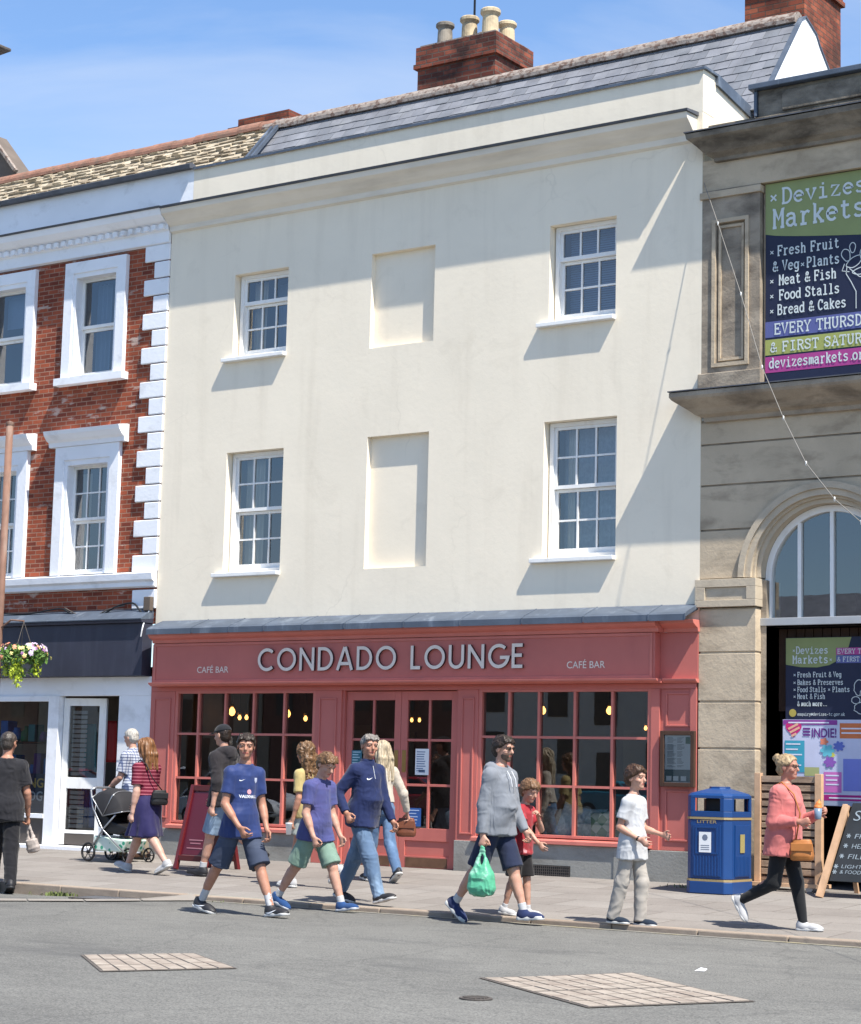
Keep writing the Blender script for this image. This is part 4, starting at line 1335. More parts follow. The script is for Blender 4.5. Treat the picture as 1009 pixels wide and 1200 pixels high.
# inner jambs
jm = MB(); jm.box(4.53, 4.60, 0.12, 0.5, 0, 3.5); jm.box(6.14, 6.21, 0.12, 0.5, 0, 3.5)
jm.build('jamb', M['stone_sooty'], MKT)
# lower cornice
def cornice(mb, prof, x0, x1, p):
    """profile (y,z) swept along x with a mitred return at the left end"""
    n = len(prof)
    vs = []
    for (y, z) in prof: vs.append((x1, y, z))
    for (y, z) in prof: vs.append((x0 + p + y * 1.0 if y < 0 else x0 + p, y, z))
    for (y, z) in prof: vs.append((x0 + p + (y if y < 0 else 0), 0.05, z))
    fs = []
    for i in range(n - 1):
        fs.append((i, i + 1, n + i + 1, n + i)); fs.append((n + i, n + i + 1, 2 * n + i + 1, 2 * n + i))
    mb.add(vs, fs)
lc = MB()
cornice(lc, [(0.02, 5.38), (-0.05, 5.39), (-0.06, 5.44), (-0.13, 5.47), (-0.20, 5.53), (-0.23, 5.55), (-0.30, 5.60), (-0.34, 5.63), (-0.36, 5.66), (-0.36, 5.71), (-0.33, 5.725), (0.05, 5.745)], 3.56, 7.2, 0.36)
lc.build('lower_cornice', M['stone_sooty'], MKT, recalc=False)
lt = MB(); cornice(lt, [(-0.335, 5.728), (-0.375, 5.722), (-0.375, 5.735), (0.06, 5.765)], 3.545, 7.2, 0.375)
lt.build('cornice_lead', M['lead_dark'], MKT, recalc=False)
# upper storey: pilasters with sunk panels, frieze, banner recess
def upper_pier(x0, x1):
    u = MB()
    u.wall(x0, x1, 5.75, 8.22, 0.0, 0.035, [(x0 + 0.19, x1 - 0.19, 6.10, 7.80)], rev=0.3)
    quad(u, x0 + 0.19, x1 - 0.19, 6.10, 7.80, 0.035)
    o = u.build('upper_pier', M['stone_sooty'], MKT, recalc=False)
    f = MB()
    frame_rect(f, x0 + 0.14, x1 - 0.14, 6.05, 7.85, 0.045, -0.022, -0.0005)
    frame_rect(f, x0 + 0.215, x1 - 0.215, 6.125, 7.775, 0.03, 0.012, 0.0345)
    f.build('panel_moulding', M['stone'], o)
    b = MB(); b.box(x0 - 0.03, x1 + 0.03, -0.04, 0.3, 5.75, 5.98)
    b.build('pier_base', M['stone_sooty'], o, bevel=0.01)
    f = MB(); f.box(x0 - 0.02, x1 + 0.02, -0.03, 0.25, 8.12, 8.2); f.build('capital', M['stone'], o)
upper_pier(MX0, 4.56); upper_pier(6.18, MX1)
fz = MB(); fz.box(MX0, MX1, 0.0, 0.3, 8.222, 8.60); fz.box(4.565, 6.175, 0.10, 0.3, 5.75, 8.22)
fz.build('frieze', M['stone'], MKT)
tc = MB()
cornice(tc, [(0.02, 8.55), (-0.05, 8.56), (-0.06, 8.60), (-0.14, 8.65), (-0.20, 8.72), (-0.26, 8.78), (-0.30, 8.81), (-0.31, 8.87), (-0.28, 8.885), (0.05, 8.90)], 3.72, 7.2, 0.31)
tc.build('top_cornice', M['stone_black'], MKT, recalc=False)
tl_ = MB(); cornice(tl_, [(-0.285, 8.889), (-0.325, 8.882), (-0.325, 8.896), (0.3, 8.94)], 3.705, 7.2, 0.325)
tl_.build('top_cornice_lead', M['lead_dark'], MKT, recalc=False)
bl_ = MB()
bl_.box(3.86, 4.52, 0.02, 0.5, 8.9, 9.05)
bl_.box(4.48, 7.0, -0.02, 0.6, 8.9, 9.03)
bl_.box(4.53, 7.0, 0.0, 0.6, 9.03, 9.36)
bl_.box(4.85, 6.5, -0.03, 0.0, 9.06, 9.30)
bl_.build('blocking_course', M['stone_black'], MKT, bevel=0.01)
bc = MB(); bc.box(4.44, 7.0, -0.09, 0.62, 9.36, 9.43); bc.box(4.485, 4.525, -0.03, 0.6, 9.04, 9.358)
bc.build('blocking_coping', M['lead'], MKT, bevel=0.01)
# arch window
aw = MB()
aw.ring(ACX, ACZ, AR - 0.075, AR, 0.20, 0.30, 0, math.pi, 40)
aw.box(ACX - AR, ACX - AR + 0.075, 0.20, 0.30, 3.06, ACZ); aw.box(ACX + AR - 0.075, ACX + AR, 0.20, 0.30, 3.06, ACZ)
wn_ = aw.build('arched_window', M['white'], MKT)
am = MB()
for x in (4.97, 5.37, 5.77):
    h = math.sqrt((AR - 0.07) ** 2 - (x - ACX) ** 2)
    am.box(x - 0.022, x + 0.022, 0.21, 0.27, 3.06, ACZ + h)
am.build('mullion', M['white'], wn_)
pts = [(ACX + (AR - 0.05) * math.cos(t), 0.25, ACZ + (AR - 0.05) * math.sin(t)) for t in [math.pi * i / 30 for i in range(31)]] + [(ACX - AR + 0.05, 0.25, 3.06), (ACX + AR - 0.05, 0.25, 3.06)]
MB().add(pts, [tuple(range(len(pts)))[::-1]]).build('pane', M['glass'], wn_)
MB().box(ACX - AR - 0.03, ACX + AR + 0.03, 0.10, 0.32, 2.97, 3.058).build('sill', M['steel'], wn_, bevel=0.005)
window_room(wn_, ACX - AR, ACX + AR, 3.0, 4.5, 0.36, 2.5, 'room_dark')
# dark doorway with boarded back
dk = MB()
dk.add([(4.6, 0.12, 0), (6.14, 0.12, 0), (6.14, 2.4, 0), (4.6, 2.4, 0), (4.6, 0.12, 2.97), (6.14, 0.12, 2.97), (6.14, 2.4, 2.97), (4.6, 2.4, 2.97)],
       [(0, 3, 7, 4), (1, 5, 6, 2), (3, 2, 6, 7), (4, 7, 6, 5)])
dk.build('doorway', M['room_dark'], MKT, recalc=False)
bd = MB()
for k in range(14):
    x = 4.62 + k * 0.11
    bd.box(x, x + 0.10, 0.42, 0.44, 2.0, 2.95)
bd.build('boarding', M['dark_wood'], MKT)
rs = MB(); rs.box(MX1 + 0.003, 12.0, 0.06, 0.5, 0.0, 8.6); rs.box(7.0, 12.0, 0.06, 0.5, 8.6, 9.3)
rs.build('side_bay', M['stone'], MKT)

# ================================================================== terrace on the far side of the street (seen in the glass)
def terrace(cx, w_, h, y, col, rows, cols, label):
    t = thing('terrace_house', label, 'building', (cx, y, 0))
    wb = MB(); x0, x1 = cx - w_ / 2, cx + w_ / 2
    wb.box(x0, x1, y - 8, y, -0.3, h)
    wb.build('wall', col, t)
    rf = MB(); rf.prismx([(y + 0.3, h), (y - 4, h + 2.6), (y - 8.3, h)], x0, x1); rf.build('roof', M['slate'], t)
    for r in range(rows):
        for c in range(cols):
            xc = x0 + w_ * (c + 0.5) / cols; zc = 1.0 + (h - 1.0) * (r + 0.1) / rows
            f = MB(); f.box(xc - 0.55, xc + 0.55, y - 0.02, y + 0.04, zc, zc + 1.7)
            f.build('window', flat('dark_pane', 30, 34, 40, 0.2), t)
flat('terrace_brick', 104, 66, 54); flat('terrace_stone', 150, 138, 120); flat('terrace_cream', 214, 208, 196)
terrace(-78, 15.9, 9.5, -62, M['terrace_brick'], 3, 5, 'dark brick terrace across the street behind the camera, furthest to the west')
terrace(-62, 15.9, 8.0, -62, M['terrace_stone'], 3, 5, 'low stone fronted house across the street behind the camera')
terrace(-47, 13.9, 10.5, -62, M['terrace_brick'], 3, 5, 'tall brick house across the street behind the camera')
terrace(-34, 11.9, 9.0, -62, M['terrace_cream'], 3, 4, 'pale fronted house across the street behind the camera')
terrace(-21, 13.9, 7.5, -62, M['terrace_stone'], 2, 5, 'two storey stone house across the street behind the camera')
terrace(-4, 19.9, 9.0, -62, M['terrace_brick'], 3, 6, 'long brick house across the street behind the camera, furthest to the east')

def parked_car(x, y, rz, col, label):
    t = thing('parked_car', label, 'car', (x, y, -0.3), R(rz), 'cars parked across the street')
    prof = [(-2.05, 0.32), (-2.1, 0.55), (-2.02, 0.86), (-1.6, 0.95), (0.75, 0.95), (1.55, 0.84), (2.0, 0.7), (2.08, 0.48), (2.0, 0.28)]
    MB().prism(prof, -0.86, 0.86).build('body', col, t, local=True, bevel=0.09, seg=3)
    mb = MB()
    lo = [(-1.75, 0.94), (0.85, 0.94)]; hi = [(-1.25, 1.42), (0.05, 1.45)]
    vs_ = [(lo[0][0], -0.80, .94), (lo[1][0], -0.80, .94), (hi[1][0], -0.62, 1.42), (hi[0][0], -0.62, 1.42), (lo[0][0], 0.80, .94), (lo[1][0], 0.80, .94), (hi[1][0], 0.62, 1.42), (hi[0][0], 0.62, 1.42)]
    mb.add(vs_, [(0, 1, 2, 3), (7, 6, 5, 4), (1, 5, 6, 2), (0, 3, 7, 4)])
    mb.build('window', flat('car_glass', 22, 26, 30, .08), t, local=True)
    mb = MB(); mb.add([(-1.3, -0.64, 1.405), (0.08, -0.64, 1.405), (0.08, 0.64, 1.405), (-1.3, 0.64, 1.405), (-1.15, -0.56, 1.48), (-0.05, -0.56, 1.48), (-0.05, 0.56, 1.48), (-1.15, 0.56, 1.48)], [(4, 5, 6, 7), (0, 1, 5, 4), (1, 2, 6, 5), (2, 3, 7, 6), (3, 0, 4, 7), (3, 2, 1, 0)])
    for (a, b) in (((-1.75, .94), (-1.25, 1.43)), ((0.85, .94), (0.05, 1.43)), ((-.4, .94), (-.4, 1.43))):
        for s_ in (-1, 1): mb.bar((a[0], s_ * .805, a[1]), (b[0], s_ * .625, b[1]), .05, .06)
    mb.build('roof', col, t, local=True, bevel=0.01)
    for wx in (-1.3, 1.28):
        for wy in (-.80, .80):
            w_ = MB().lathe([(.16, -.09), (.29, -.10), (.315, -.06), (.315, .06), (.29, .10), (.16, .09)], (wx, wy, .315), 24, 'y').build('wheel', M['black'], t, local=True)
            MB().lathe([(.02, -.112), (.19, -.105), (.20, .105), (.02, .112)], (wx, wy, .315), 16, 'y').build('rim', M['grey_metal'], w_, local=True)
    for s_ in (-1, 1):
        MB().box(1.92, 2.06, s_ * .62 - .14, s_ * .62 + .14, .60, .72).build('headlight', M['paper'], t, local=True, bevel=.03)
parked_car(-13.5, -30, 8, mat('car_teal', rgb(40, 120, 140), .25, .03, 2, 0, spec=.6), 'teal hatchback parked across the street behind the camera')
parked_car(-21.5, -31, -6, mat('car_red', rgb(150, 26, 30), .25, .03, 2, 0, spec=.6), 'red hatchback parked across the street behind the camera')
parked_car(-30, -32, 4, mat('car_white', rgb(206, 208, 210), .25, .03, 2, 0, spec=.6), 'white hatchback parked across the street behind the camera')
# ================================================================== market banner and posters
def textpart(parent, name, m, items, y):
    t = MB()
    for (s, x, z, w_, h, kw) in items:
        put_text(t, s, x, y, z, width=w_, height=h, **kw)
    return t.build(name, m, parent, recalc=False)

NAVY = flat('banner_navy', 30, 36, 62); GREEN = flat('banner_green', 138, 148, 96); LILAC = flat('banner_periwinkle', 90, 96, 150)
OLIVE = flat('banner_olive', 158, 164, 92); PINK = flat('banner_magenta', 170, 66, 136); PALE = flat('banner_lettering', 206, 214, 214)
BAN = thing('market_banner', 'large navy and green market banner fixed high on the stone hall above the arched window', 'banner', (4.61, 0.09, 5.80))
k = {'offset': 0.008}
MB().box(4.605, 6.14, 0.06, 0.095, 5.80, 8.21).build('backing', NAVY, BAN, bevel=0.003)
def slope(x): return 7.61 - 0.0 * x
gp = [(4.605, 8.21), (4.605, 7.60)] + [(4.605 + 1.535 * i / 12, 7.60 - 0.19 * (i / 12) ** 0.75) for i in range(1, 13)] + [(6.14, 8.21)]
MB().add([(x, 0.0575, z) for x, z in gp], [tuple(range(len(gp)))]).build('green_panel', GREEN, BAN, recalc=False)
for nm, m_, z0, z1 in (('blue_strip', LILAC, 6.35, 6.54), ('olive_strip', OLIVE, 6.14, 6.325), ('pink_strip', PINK, 5.93, 6.12)):
    quad(MB(), 4.605, 6.14, z0, z1, 0.0575).build(nm, m_, BAN, recalc=False)
S = 0.010
def cross(mb, x, z, r, y):
    for a in (45, 135):
        d = Vector((math.cos(R(a)), math.sin(R(a)))) * r
        poly_ribbon(mb, [(x - d.x, z - d.y), (x + d.x, z + d.y)], r * 0.42, y - (0.0005 if a == 45 else 0))
XH = .68
def _bowl(cx, rx): return arc(cx, .34, rx, .34, 0, 360, 16)
TY = {'a': [[(.06, .52), (.12, .64), (.28, .68), (.40, .62), (.43, .5), (.43, .08), (.50, 0), (.57, 0)], [(.43, .40), (.22, .40), (.08, .30), (.06, .17), (.14, .03), (.27, 0), (.43, .13)]],
 'b': [[(.02, 1), (.12, 1), (.12, 0)], _bowl(.33, .22)], 'c': [arc(.31, .34, .25, .34, 40, 320, 14)], 'd': [_bowl(.25, .22), [(.34, 1), (.46, 1), (.46, 0), (.57, 0)]],
 'e': [[(.06, .37), (.53, .37)] + arc(.295, .34, .235, .34, 5, 318, 16)], 'f': [[(.48, .94), (.38, 1), (.27, .94), (.23, .8), (.23, 0)], [(.06, .68), (.42, .68)], [(.08, 0), (.40, 0)]],
 'g': [arc(.26, .36, .21, .32, 0, 360, 16), [(.58, .66), (.47, .66), (.47, -.12), (.40, -.26), (.24, -.28), (.1, -.2)]],
 'h': [[(.02, 1), (.12, 1), (.12, 0)], [(.12, .48), (.22, .64), (.34, .68), (.44, .6), (.46, .46), (.46, 0)], [(.02, 0), (.23, 0)], [(.36, 0), (.57, 0)]],
 'i': [[(.1, .68), (.29, .68), (.29, 0)], [(.06, 0), (.52, 0)], [(.22, .92), (.34, .92)]], 'k': [[(.02, 1), (.12, 1), (.12, 0)], [(.02, 0), (.23, 0)], [(.45, .68), (.14, .27)], [(.24, .38), (.48, 0)], [(.33, .68), (.55, .68)], [(.37, 0), (.58, 0)]],
 'l': [[(.1, 1), (.29, 1), (.29, 0)], [(.06, 0), (.52, 0)]], 'm': [[(0, .68), (.08, .68), (.08, 0)], [(.08, .5), (.16, .66), (.24, .66), (.30, .5), (.30, 0)], [(.30, .5), (.38, .66), (.46, .66), (.52, .5), (.52, 0), (.6, 0)], [(0, 0), (.15, 0)]],
 'n': [[(.02, .68), (.12, .68), (.12, 0)], [(.12, .48), (.22, .64), (.34, .68), (.44, .6), (.46, .46), (.46, 0)], [(.02, 0), (.23, 0)], [(.36, 0), (.57, 0)]], 'o': [_bowl(.3, .24)],
 'p': [[(.02, .68), (.12, .68), (.12, -.28)], [(.02, -.28), (.25, -.28)], _bowl(.33, .22)], 'q': [_bowl(.25, .22), [(.46, .68), (.46, -.28)]], 'r': [[(.06, .68), (.2, .68), (.2, 0)], [(.06, 0), (.38, 0)], [(.2, .44), (.3, .62), (.42, .68), (.52, .6)]],
 's': [[(.47, .56), (.4, .66), (.26, .68), (.12, .62), (.1, .5), (.2, .39), (.38, .32), (.48, .21), (.44, .07), (.3, 0), (.14, .03), (.07, .14)]],
 't': [[(.22, .95), (.22, .14), (.3, .02), (.42, .02), (.5, .12)], [(.06, .68), (.46, .68)]], 'u': [[(.02, .68), (.12, .68), (.12, .2), (.18, .05), (.3, 0), (.42, .08), (.46, .2)], [(.36, .68), (.46, .68), (.46, 0), (.57, 0)]],
 'v': [[(.08, .68), (.30, 0), (.52, .68)], [(0, .68), (.2, .68)], [(.4, .68), (.6, .68)]], 'y': [[(.08, .68), (.31, .04)], [(.52, .68), (.24, -.28), (.06, -.28)], [(0, .68), (.2, .68)], [(.4, .68), (.6, .68)]],
 'z': [[(.08, .54), (.08, .68), (.48, .68), (.08, 0), (.52, 0), (.52, .14)]],
 'A': [[(.05, 0), (.30, 1), (.55, 0)], [(.14, .34), (.46, .34)], [(-.03, 0), (.17, 0)], [(.43, 0), (.63, 0)], [(.16, 1), (.30, 1)]],
 'B': [[(.03, 1), (.36, 1), (.50, .88), (.48, .62), (.36, .53), (.12, .53)], [(.36, .53), (.54, .42), (.55, .14), (.40, 0), (.03, 0)], [(.12, 0), (.12, 1)]],
 'C': [arc(.31, .5, .26, .5, 45, 315, 18), [(.51, .68), (.51, 1)]], 'D': [[(.03, 1)] + arc(.27, .5, .28, .5, 90, -90, 14) + [(.03, 0)], [(.12, 0), (.12, 1)]],
 'E': [[(.03, 1), (.52, 1), (.52, .78)], [(.03, 0), (.55, 0), (.55, .24)], [(.12, 0), (.12, 1)], [(.12, .52), (.38, .52)], [(.38, .4), (.38, .64)]], 'F': [[(.03, 1), (.54, 1), (.54, .76)], [(.03, 0), (.28, 0)], [(.12, 0), (.12, 1)], [(.12, .5), (.40, .5)], [(.40, .38), (.40, .62)]],
 'H': [[(.1, 0), (.1, 1)], [(.5, 0), (.5, 1)], [(.1, .52), (.5, .52)], [(0, 0), (.22, 0)], [(0, 1), (.22, 1)], [(.38, 0), (.6, 0)], [(.38, 1), (.6, 1)]], 'I': [[(.3, 0), (.3, 1)], [(.1, 0), (.5, 0)], [(.1, 1), (.5, 1)]],
 'M': [[(0, 1), (.09, 1), (.30, .42), (.51, 1), (.6, 1)], [(.09, 0), (.09, 1)], [(.51, 0), (.51, 1)], [(0, 0), (.2, 0)], [(.4, 0), (.6, 0)]], 'P': [[(.03, 1), (.36, 1), (.54, .88), (.54, .62), (.38, .48), (.12, .48)], [(.12, 0), (.12, 1)], [(.03, 0), (.3, 0)]],
 'R': [[(.03, 1), (.36, 1), (.52, .88), (.52, .64), (.38, .5), (.12, .5)], [(.12, 0), (.12, 1)], [(.03, 0), (.23, 0)], [(.33, .5), (.53, 0), (.62, 0)]],
 'S': [[(.50, .70), (.50, 1)], [(.50, .82), (.42, .96), (.28, 1), (.12, .92), (.09, .74), (.2, .58), (.4, .47), (.52, .32), (.48, .1), (.3, 0), (.14, .05), (.07, .22)], [(.07, 0), (.07, .3)]],
 'T': [[(.03, .76), (.03, 1), (.57, 1), (.57, .76)], [(.3, 0), (.3, 1)], [(.16, 0), (.44, 0)]], 'U': [[(.1, 1), (.1, .25), (.18, .06), (.3, 0), (.42, .06), (.5, .25), (.5, 1)], [(0, 1), (.22, 1)], [(.38, 1), (.6, 1)]],
 'V': [[(.07, 1), (.3, 0), (.53, 1)], [(-.02, 1), (.18, 1)], [(.42, 1), (.62, 1)]], 'Y': [[(.07, 1), (.3, .48), (.53, 1)], [(.3, .48), (.3, 0)], [(.16, 0), (.44, 0)], [(-.02, 1), (.18, 1)], [(.42, 1), (.62, 1)]],
 '&': [[(.60, 0), (.18, .66), (.16, .86), (.28, 1), (.40, .9), (.38, .74), (.12, .4), (.06, .2), (.16, .03), (.3, 0), (.44, .12), (.54, .40), (.62, .40)]],
 '.': [[(.22, .05), (.36, .05)]], '-': [[(.1, .36), (.5, .36)]], '@': [arc(.3, .4, .27, .4, -40, 270, 16), arc(.3, .4, .12, .18, 0, 360, 10)]}
def slab_text(mb, s, x, z, w_, h, y, wt=.15):
    """typewriter lettering drawn as strokes with slab feet"""
    adv = [(.42 if c == ' ' else .40 if c in '.' else .68) for c in s]
    kx = w_ / (sum(adv) - .08)
    px_ = x; n = 0
    for c, a in zip(s, adv):
        for pl_ in TY.get(c, []):
            poly_ribbon(mb, [(px_ + p[0] * kx, z + p[1] * h) for p in pl_], wt * h * (1 if len(s) < 20 else .9), y - (n % 7) * 0.00035)
            n += 1
        px_ += a * kx
    return mb
def line_part(parent, m_, args):
    mb = MB(); slab_text(mb, *args); return mb.build('lettering', m_, parent, recalc=False)
for a in (('Devizes', 4.81, 7.95, 1.06, 0.18, 0.053), ('Markets', 4.70, 7.665, 1.16, 0.22, 0.053), ('Fresh Fruit', 4.76, 7.325, 0.78, 0.115, 0.053), ('& Veg', 4.70, 7.14, 0.34, 0.115, 0.053), ('Plants', 5.13, 7.14, 0.41, 0.115, 0.053),
          ('Meat & Fish', 4.78, 6.97, 0.72, 0.115, 0.053), ('Food Stalls', 4.78, 6.79, 0.76, 0.115, 0.053), ('Bread & Cakes', 4.76, 6.615, 0.86, 0.115, 0.053), ('EVERY THURSDAY', 4.72, 6.385, 1.28, 0.12, 0.053), ('& FIRST SATURDAY', 4.67, 6.175, 1.42, 0.11, 0.053), ('devizesmarkets.org', 4.66, 5.985, 1.24, 0.115, 0.053)):
    line_part(BAN, PALE, a)
for (x, z, r_) in ((4.71, 8.03, .05), (5.95, 7.72, .05), (4.69, 7.37, .026), (5.08, 7.18, .026), (4.69, 7.02, .026), (4.69, 6.84, .026), (4.69, 6.66, .026)):
    mb = MB(); cross(mb, x, z, r_, 0.053); mb.build('cross_mark', PALE, BAN, recalc=False)
dr_ = MB()      # white line drawing of a bouquet of produce
for (cx, cz_, rx, rz, rot) in ((5.72, 7.13, 0.10, 0.055, 30), (5.86, 7.20, 0.07, 0.10, -10), (5.98, 7.12, 0.11, 0.05, -35), (5.62, 7.22, 0.05, 0.075, 20), (5.82, 7.02, 0.12, 0.04, 10), (5.95, 7.28, 0.05, 0.09, -25), (5.70, 7.30, 0.035, 0.06, 0), (6.03, 6.98, 0.06, 0.04, 0)):
    pts = []
    for i in range(20):
        t = 2 * math.pi * i / 20
        a, b = rx * math.cos(t) * (1 + 0.12 * math.sin(3 * t)), rz * math.sin(t)
        pts.append((cx + a * math.cos(R(rot)) - b * math.sin(R(rot)), cz_ + a * math.sin(R(rot)) + b * math.cos(R(rot))))
    poly_ribbon(dr_, pts, 0.010, 0.0535, True)
for pts in ([(5.63, 7.08), (5.62, 7.0), (5.68, 6.9), (5.74, 6.78), (5.74, 6.58)], [(5.66, 7.06), (5.78, 6.95), (5.95, 6.92), (6.05, 6.85)], [(5.60, 7.12), (5.57, 7.04), (5.66, 7.02)], [(5.9, 6.93), (5.88, 6.75), (5.9, 6.58)]):
    poly_ribbon(dr_, pts, 0.010, 0.054)
dr_.build('line_drawing', PALE, BAN, recalc=False)

def board(name, label, x0, x1, z0, z1, y, m):
    t = thing(name, label, 'poster board', (x0, y, z0))
    MB().box(x0, x1, y, y + 0.03, z0, z1).build('panel', m, t)
    return t
P1 = board('poster_board', 'navy market poster board with a green corner, mounted above the colourful one', 4.76, 6.10, 1.905, 2.84, 0.30, NAVY)
gp = [(4.765, 2.835), (4.765, 2.53), (4.95, 2.50), (5.15, 2.495), (5.30, 2.52), (5.42, 2.58), (5.52, 2.68), (5.57, 2.835)]
MB().add([(x, 0.2955, z) for x, z in gp], [tuple(range(len(gp)))]).build('green_panel', GREEN, P1, recalc=False)
quad(MB(), 5.385, 6.05, 2.635, 2.715, 0.2935).build('pink_strip', PINK, P1, recalc=False)
quad(MB(), 5.385, 6.05, 2.54, 2.63, 0.2935).build('blue_strip', LILAC, P1, recalc=False)
for (s, x, z, w_, h) in (('Devizes', 4.89, 2.655, 0.40, 0.078), ('Markets', 4.85, 2.545, 0.44, 0.085), ('Fresh Fruit & Veg', 4.91, 2.385, 0.54, 0.056), ('Bakes & Preserves', 4.91, 2.297, 0.56, 0.056), ('Food Stalls', 4.91, 2.215, 0.35, 0.056), ('Plants', 5.34, 2.215, 0.21, 0.056), ('Meat & Fish', 4.91, 2.137, 0.34, 0.056), ('& much more...', 4.91, 2.055, 0.36, 0.054), ('enquiry@devizes-tc.gov.uk', 4.91, 1.945, 0.58, 0.034), ('EVERY THURSDAY', 5.40, 2.65, 0.6, 0.05), ('& FIRST SATURDAY', 5.40, 2.56, 0.62, 0.05)):
    line_part(P1, PALE, (s, x, z, w_, h, 0.291, .15))
for (x, z) in ((4.875, 2.41), (4.875, 2.32), (4.875, 2.24), (5.30, 2.24), (4.875, 2.16), (4.865, 2.69), (5.32, 2.58)):
    mb = MB(); cross(mb, x, z, 0.016, 0.291); mb.build('cross_mark', PALE, P1, recalc=False)
MB().lathe([(0.045, 0.2945), (0.0, 0.2942)], (4.85, 0, 1.975), 20, 'y').build('seal', flat('seal_yellow', 176, 160, 80), P1, recalc=False)
dr_ = MB()
for (cx, cz_, rx, rz) in ((5.66, 2.26, 0.06, 0.09), (5.76, 2.20, 0.09, 0.05), (5.62, 2.12, 0.05, 0.04), (5.86, 2.30, 0.06, 0.06), (5.72, 2.03, 0.12, 0.07), (5.92, 2.12, 0.07, 0.07)):
    poly_ribbon(dr_, [(cx + rx * math.cos(2 * math.pi * i / 18) * (1 + .1 * math.sin(9 * i)), cz_ + rz * math.sin(2 * math.pi * i / 18)) for i in range(18)], 0.008, 0.2945, True)
dr_.build('line_drawing', PALE, P1, recalc=False)

P2 = board('poster_board', 'pale lilac poster board with pink heart and colourful flower, below the navy market poster', 4.73, 6.10, 0.93, 1.90, 0.29, flat('poster_lilac', 198, 202, 226))
def patch(parent, name, x0, x1, z0, z1, m, y=0.2865):
    return quad(MB(), x0, x1, z0, z1, y).build(name, m, parent, recalc=False)
patch(P2, 'top_strip', 4.735, 5.40, 1.84, 1.895, flat('poster_purple', 142, 62, 150))
patch(P2, 'orange_box', 5.43, 5.98, 1.69, 1.86, flat('poster_orange', 206, 116, 70))
patch(P2, 'teal_box', 4.755, 5.00, 1.30, 1.66, flat('poster_teal', 64, 160, 184))
patch(P2, 'violet_band', 4.735, 5.22, 1.06, 1.22, flat('poster_violet', 178, 100, 186))
patch(P2, 'pink_box', 5.235, 5.45, 1.08, 1.31, flat('poster_pink', 206, 116, 186))
patch(P2, 'blue_box', 5.47, 5.70, 1.10, 1.46, flat('poster_blue', 122, 132, 208))
patch(P2, 'bottom_strip', 4.735, 6.09, 0.99, 1.055, flat('poster_magenta', 172, 42, 128))
patch(P2, 'foot_strip', 4.735, 6.09, 0.935, 0.985, flat('poster_grey', 160, 172, 196))
hp = []
for i in range(40):
    t = 2 * math.pi * i / 40
    hp.append((4.865 + 0.0062 * 16 * math.sin(t) ** 3, 0.2862, 1.795 + 0.0062 * (13 * math.cos(t) - 5 * math.cos(2 * t) - 2 * math.cos(3 * t) - math.cos(4 * t))))
MB().add(hp, [tuple(range(39, -1, -1))]).build('heart', flat('poster_heart', 206, 44, 122), P2)
hd = MB()
for pts in ([(4.80, 1.79), (4.86, 1.82), (4.92, 1.85)], [(4.82, 1.75), (4.88, 1.78), (4.94, 1.81)], [(4.84, 1.71), (4.90, 1.74)]):
    poly_ribbon(hd, pts, 0.026, 0.284)
hd.build('hand', flat('poster_skin', 232, 178, 150), P2, recalc=False)
it = MB(); put_text(it, 'INDIE!', 5.09, 0.2855, 1.70, width=0.30, height=0.105, offset=0.02)
for kx in range(3): poly_ribbon(it, [(4.98, 1.725 + kx * 0.035), (5.07, 1.725 + kx * 0.035)], 0.02, 0.2855)
it.build('lettering', flat('poster_plum', 104, 42, 128), P2, recalc=False)
sm_ = MB()
for (x0, x1, z) in ((4.77, 4.95, 1.62), (4.77, 4.92, 1.56), (4.77, 4.97, 1.50), (4.77, 4.9, 1.44), (4.77, 4.96, 1.38), (5.26, 5.42, 1.27), (5.26, 5.40, 1.22), (5.26, 5.42, 1.17), (5.45, 5.8, 1.80), (5.45, 5.75, 1.75), (4.78, 5.1, 1.17), (4.78, 5.0, 1.12), (5.3, 5.7, 1.02), (4.8, 5.3, 1.865)):
    poly_ribbon(sm_, [(x0, z), (x1, z)], 0.016, 0.2845)
sm_.build('small_print', flat('poster_print', 222, 224, 238), P2, recalc=False)
for (cx, cz_, r, m_, n_) in ((5.28, 1.55, 0.075, flat('petal_blue', 104, 190, 206), 6), (5.42, 1.60, 0.06, flat('petal_indigo', 96, 112, 190), 7), (5.31, 1.42, 0.065, flat('petal_violet', 142, 92, 178), 6), (5.24, 1.65, 0.045, flat('petal_coral', 218, 130, 104), 5), (5.34, 1.50, 0.03, flat('petal_yellow', 202, 198, 90), 5)):
    pts = []
    for i in range(60):
        t = 2 * math.pi * i / 60
        rr = r * (0.62 + 0.38 * abs(math.cos(n_ * t / 2)))
        pts.append((cx + rr * math.cos(t) * 1.2, 0.2862 - 0.0004 * n_, cz_ + rr * math.sin(t)))
    MB().add(pts, [tuple(range(59, -1, -1))]).build('flower', m_, P2)
patch(P2, 'green_mound', 5.0, 5.18, 1.26, 1.36, flat('poster_moss', 172, 176, 120))

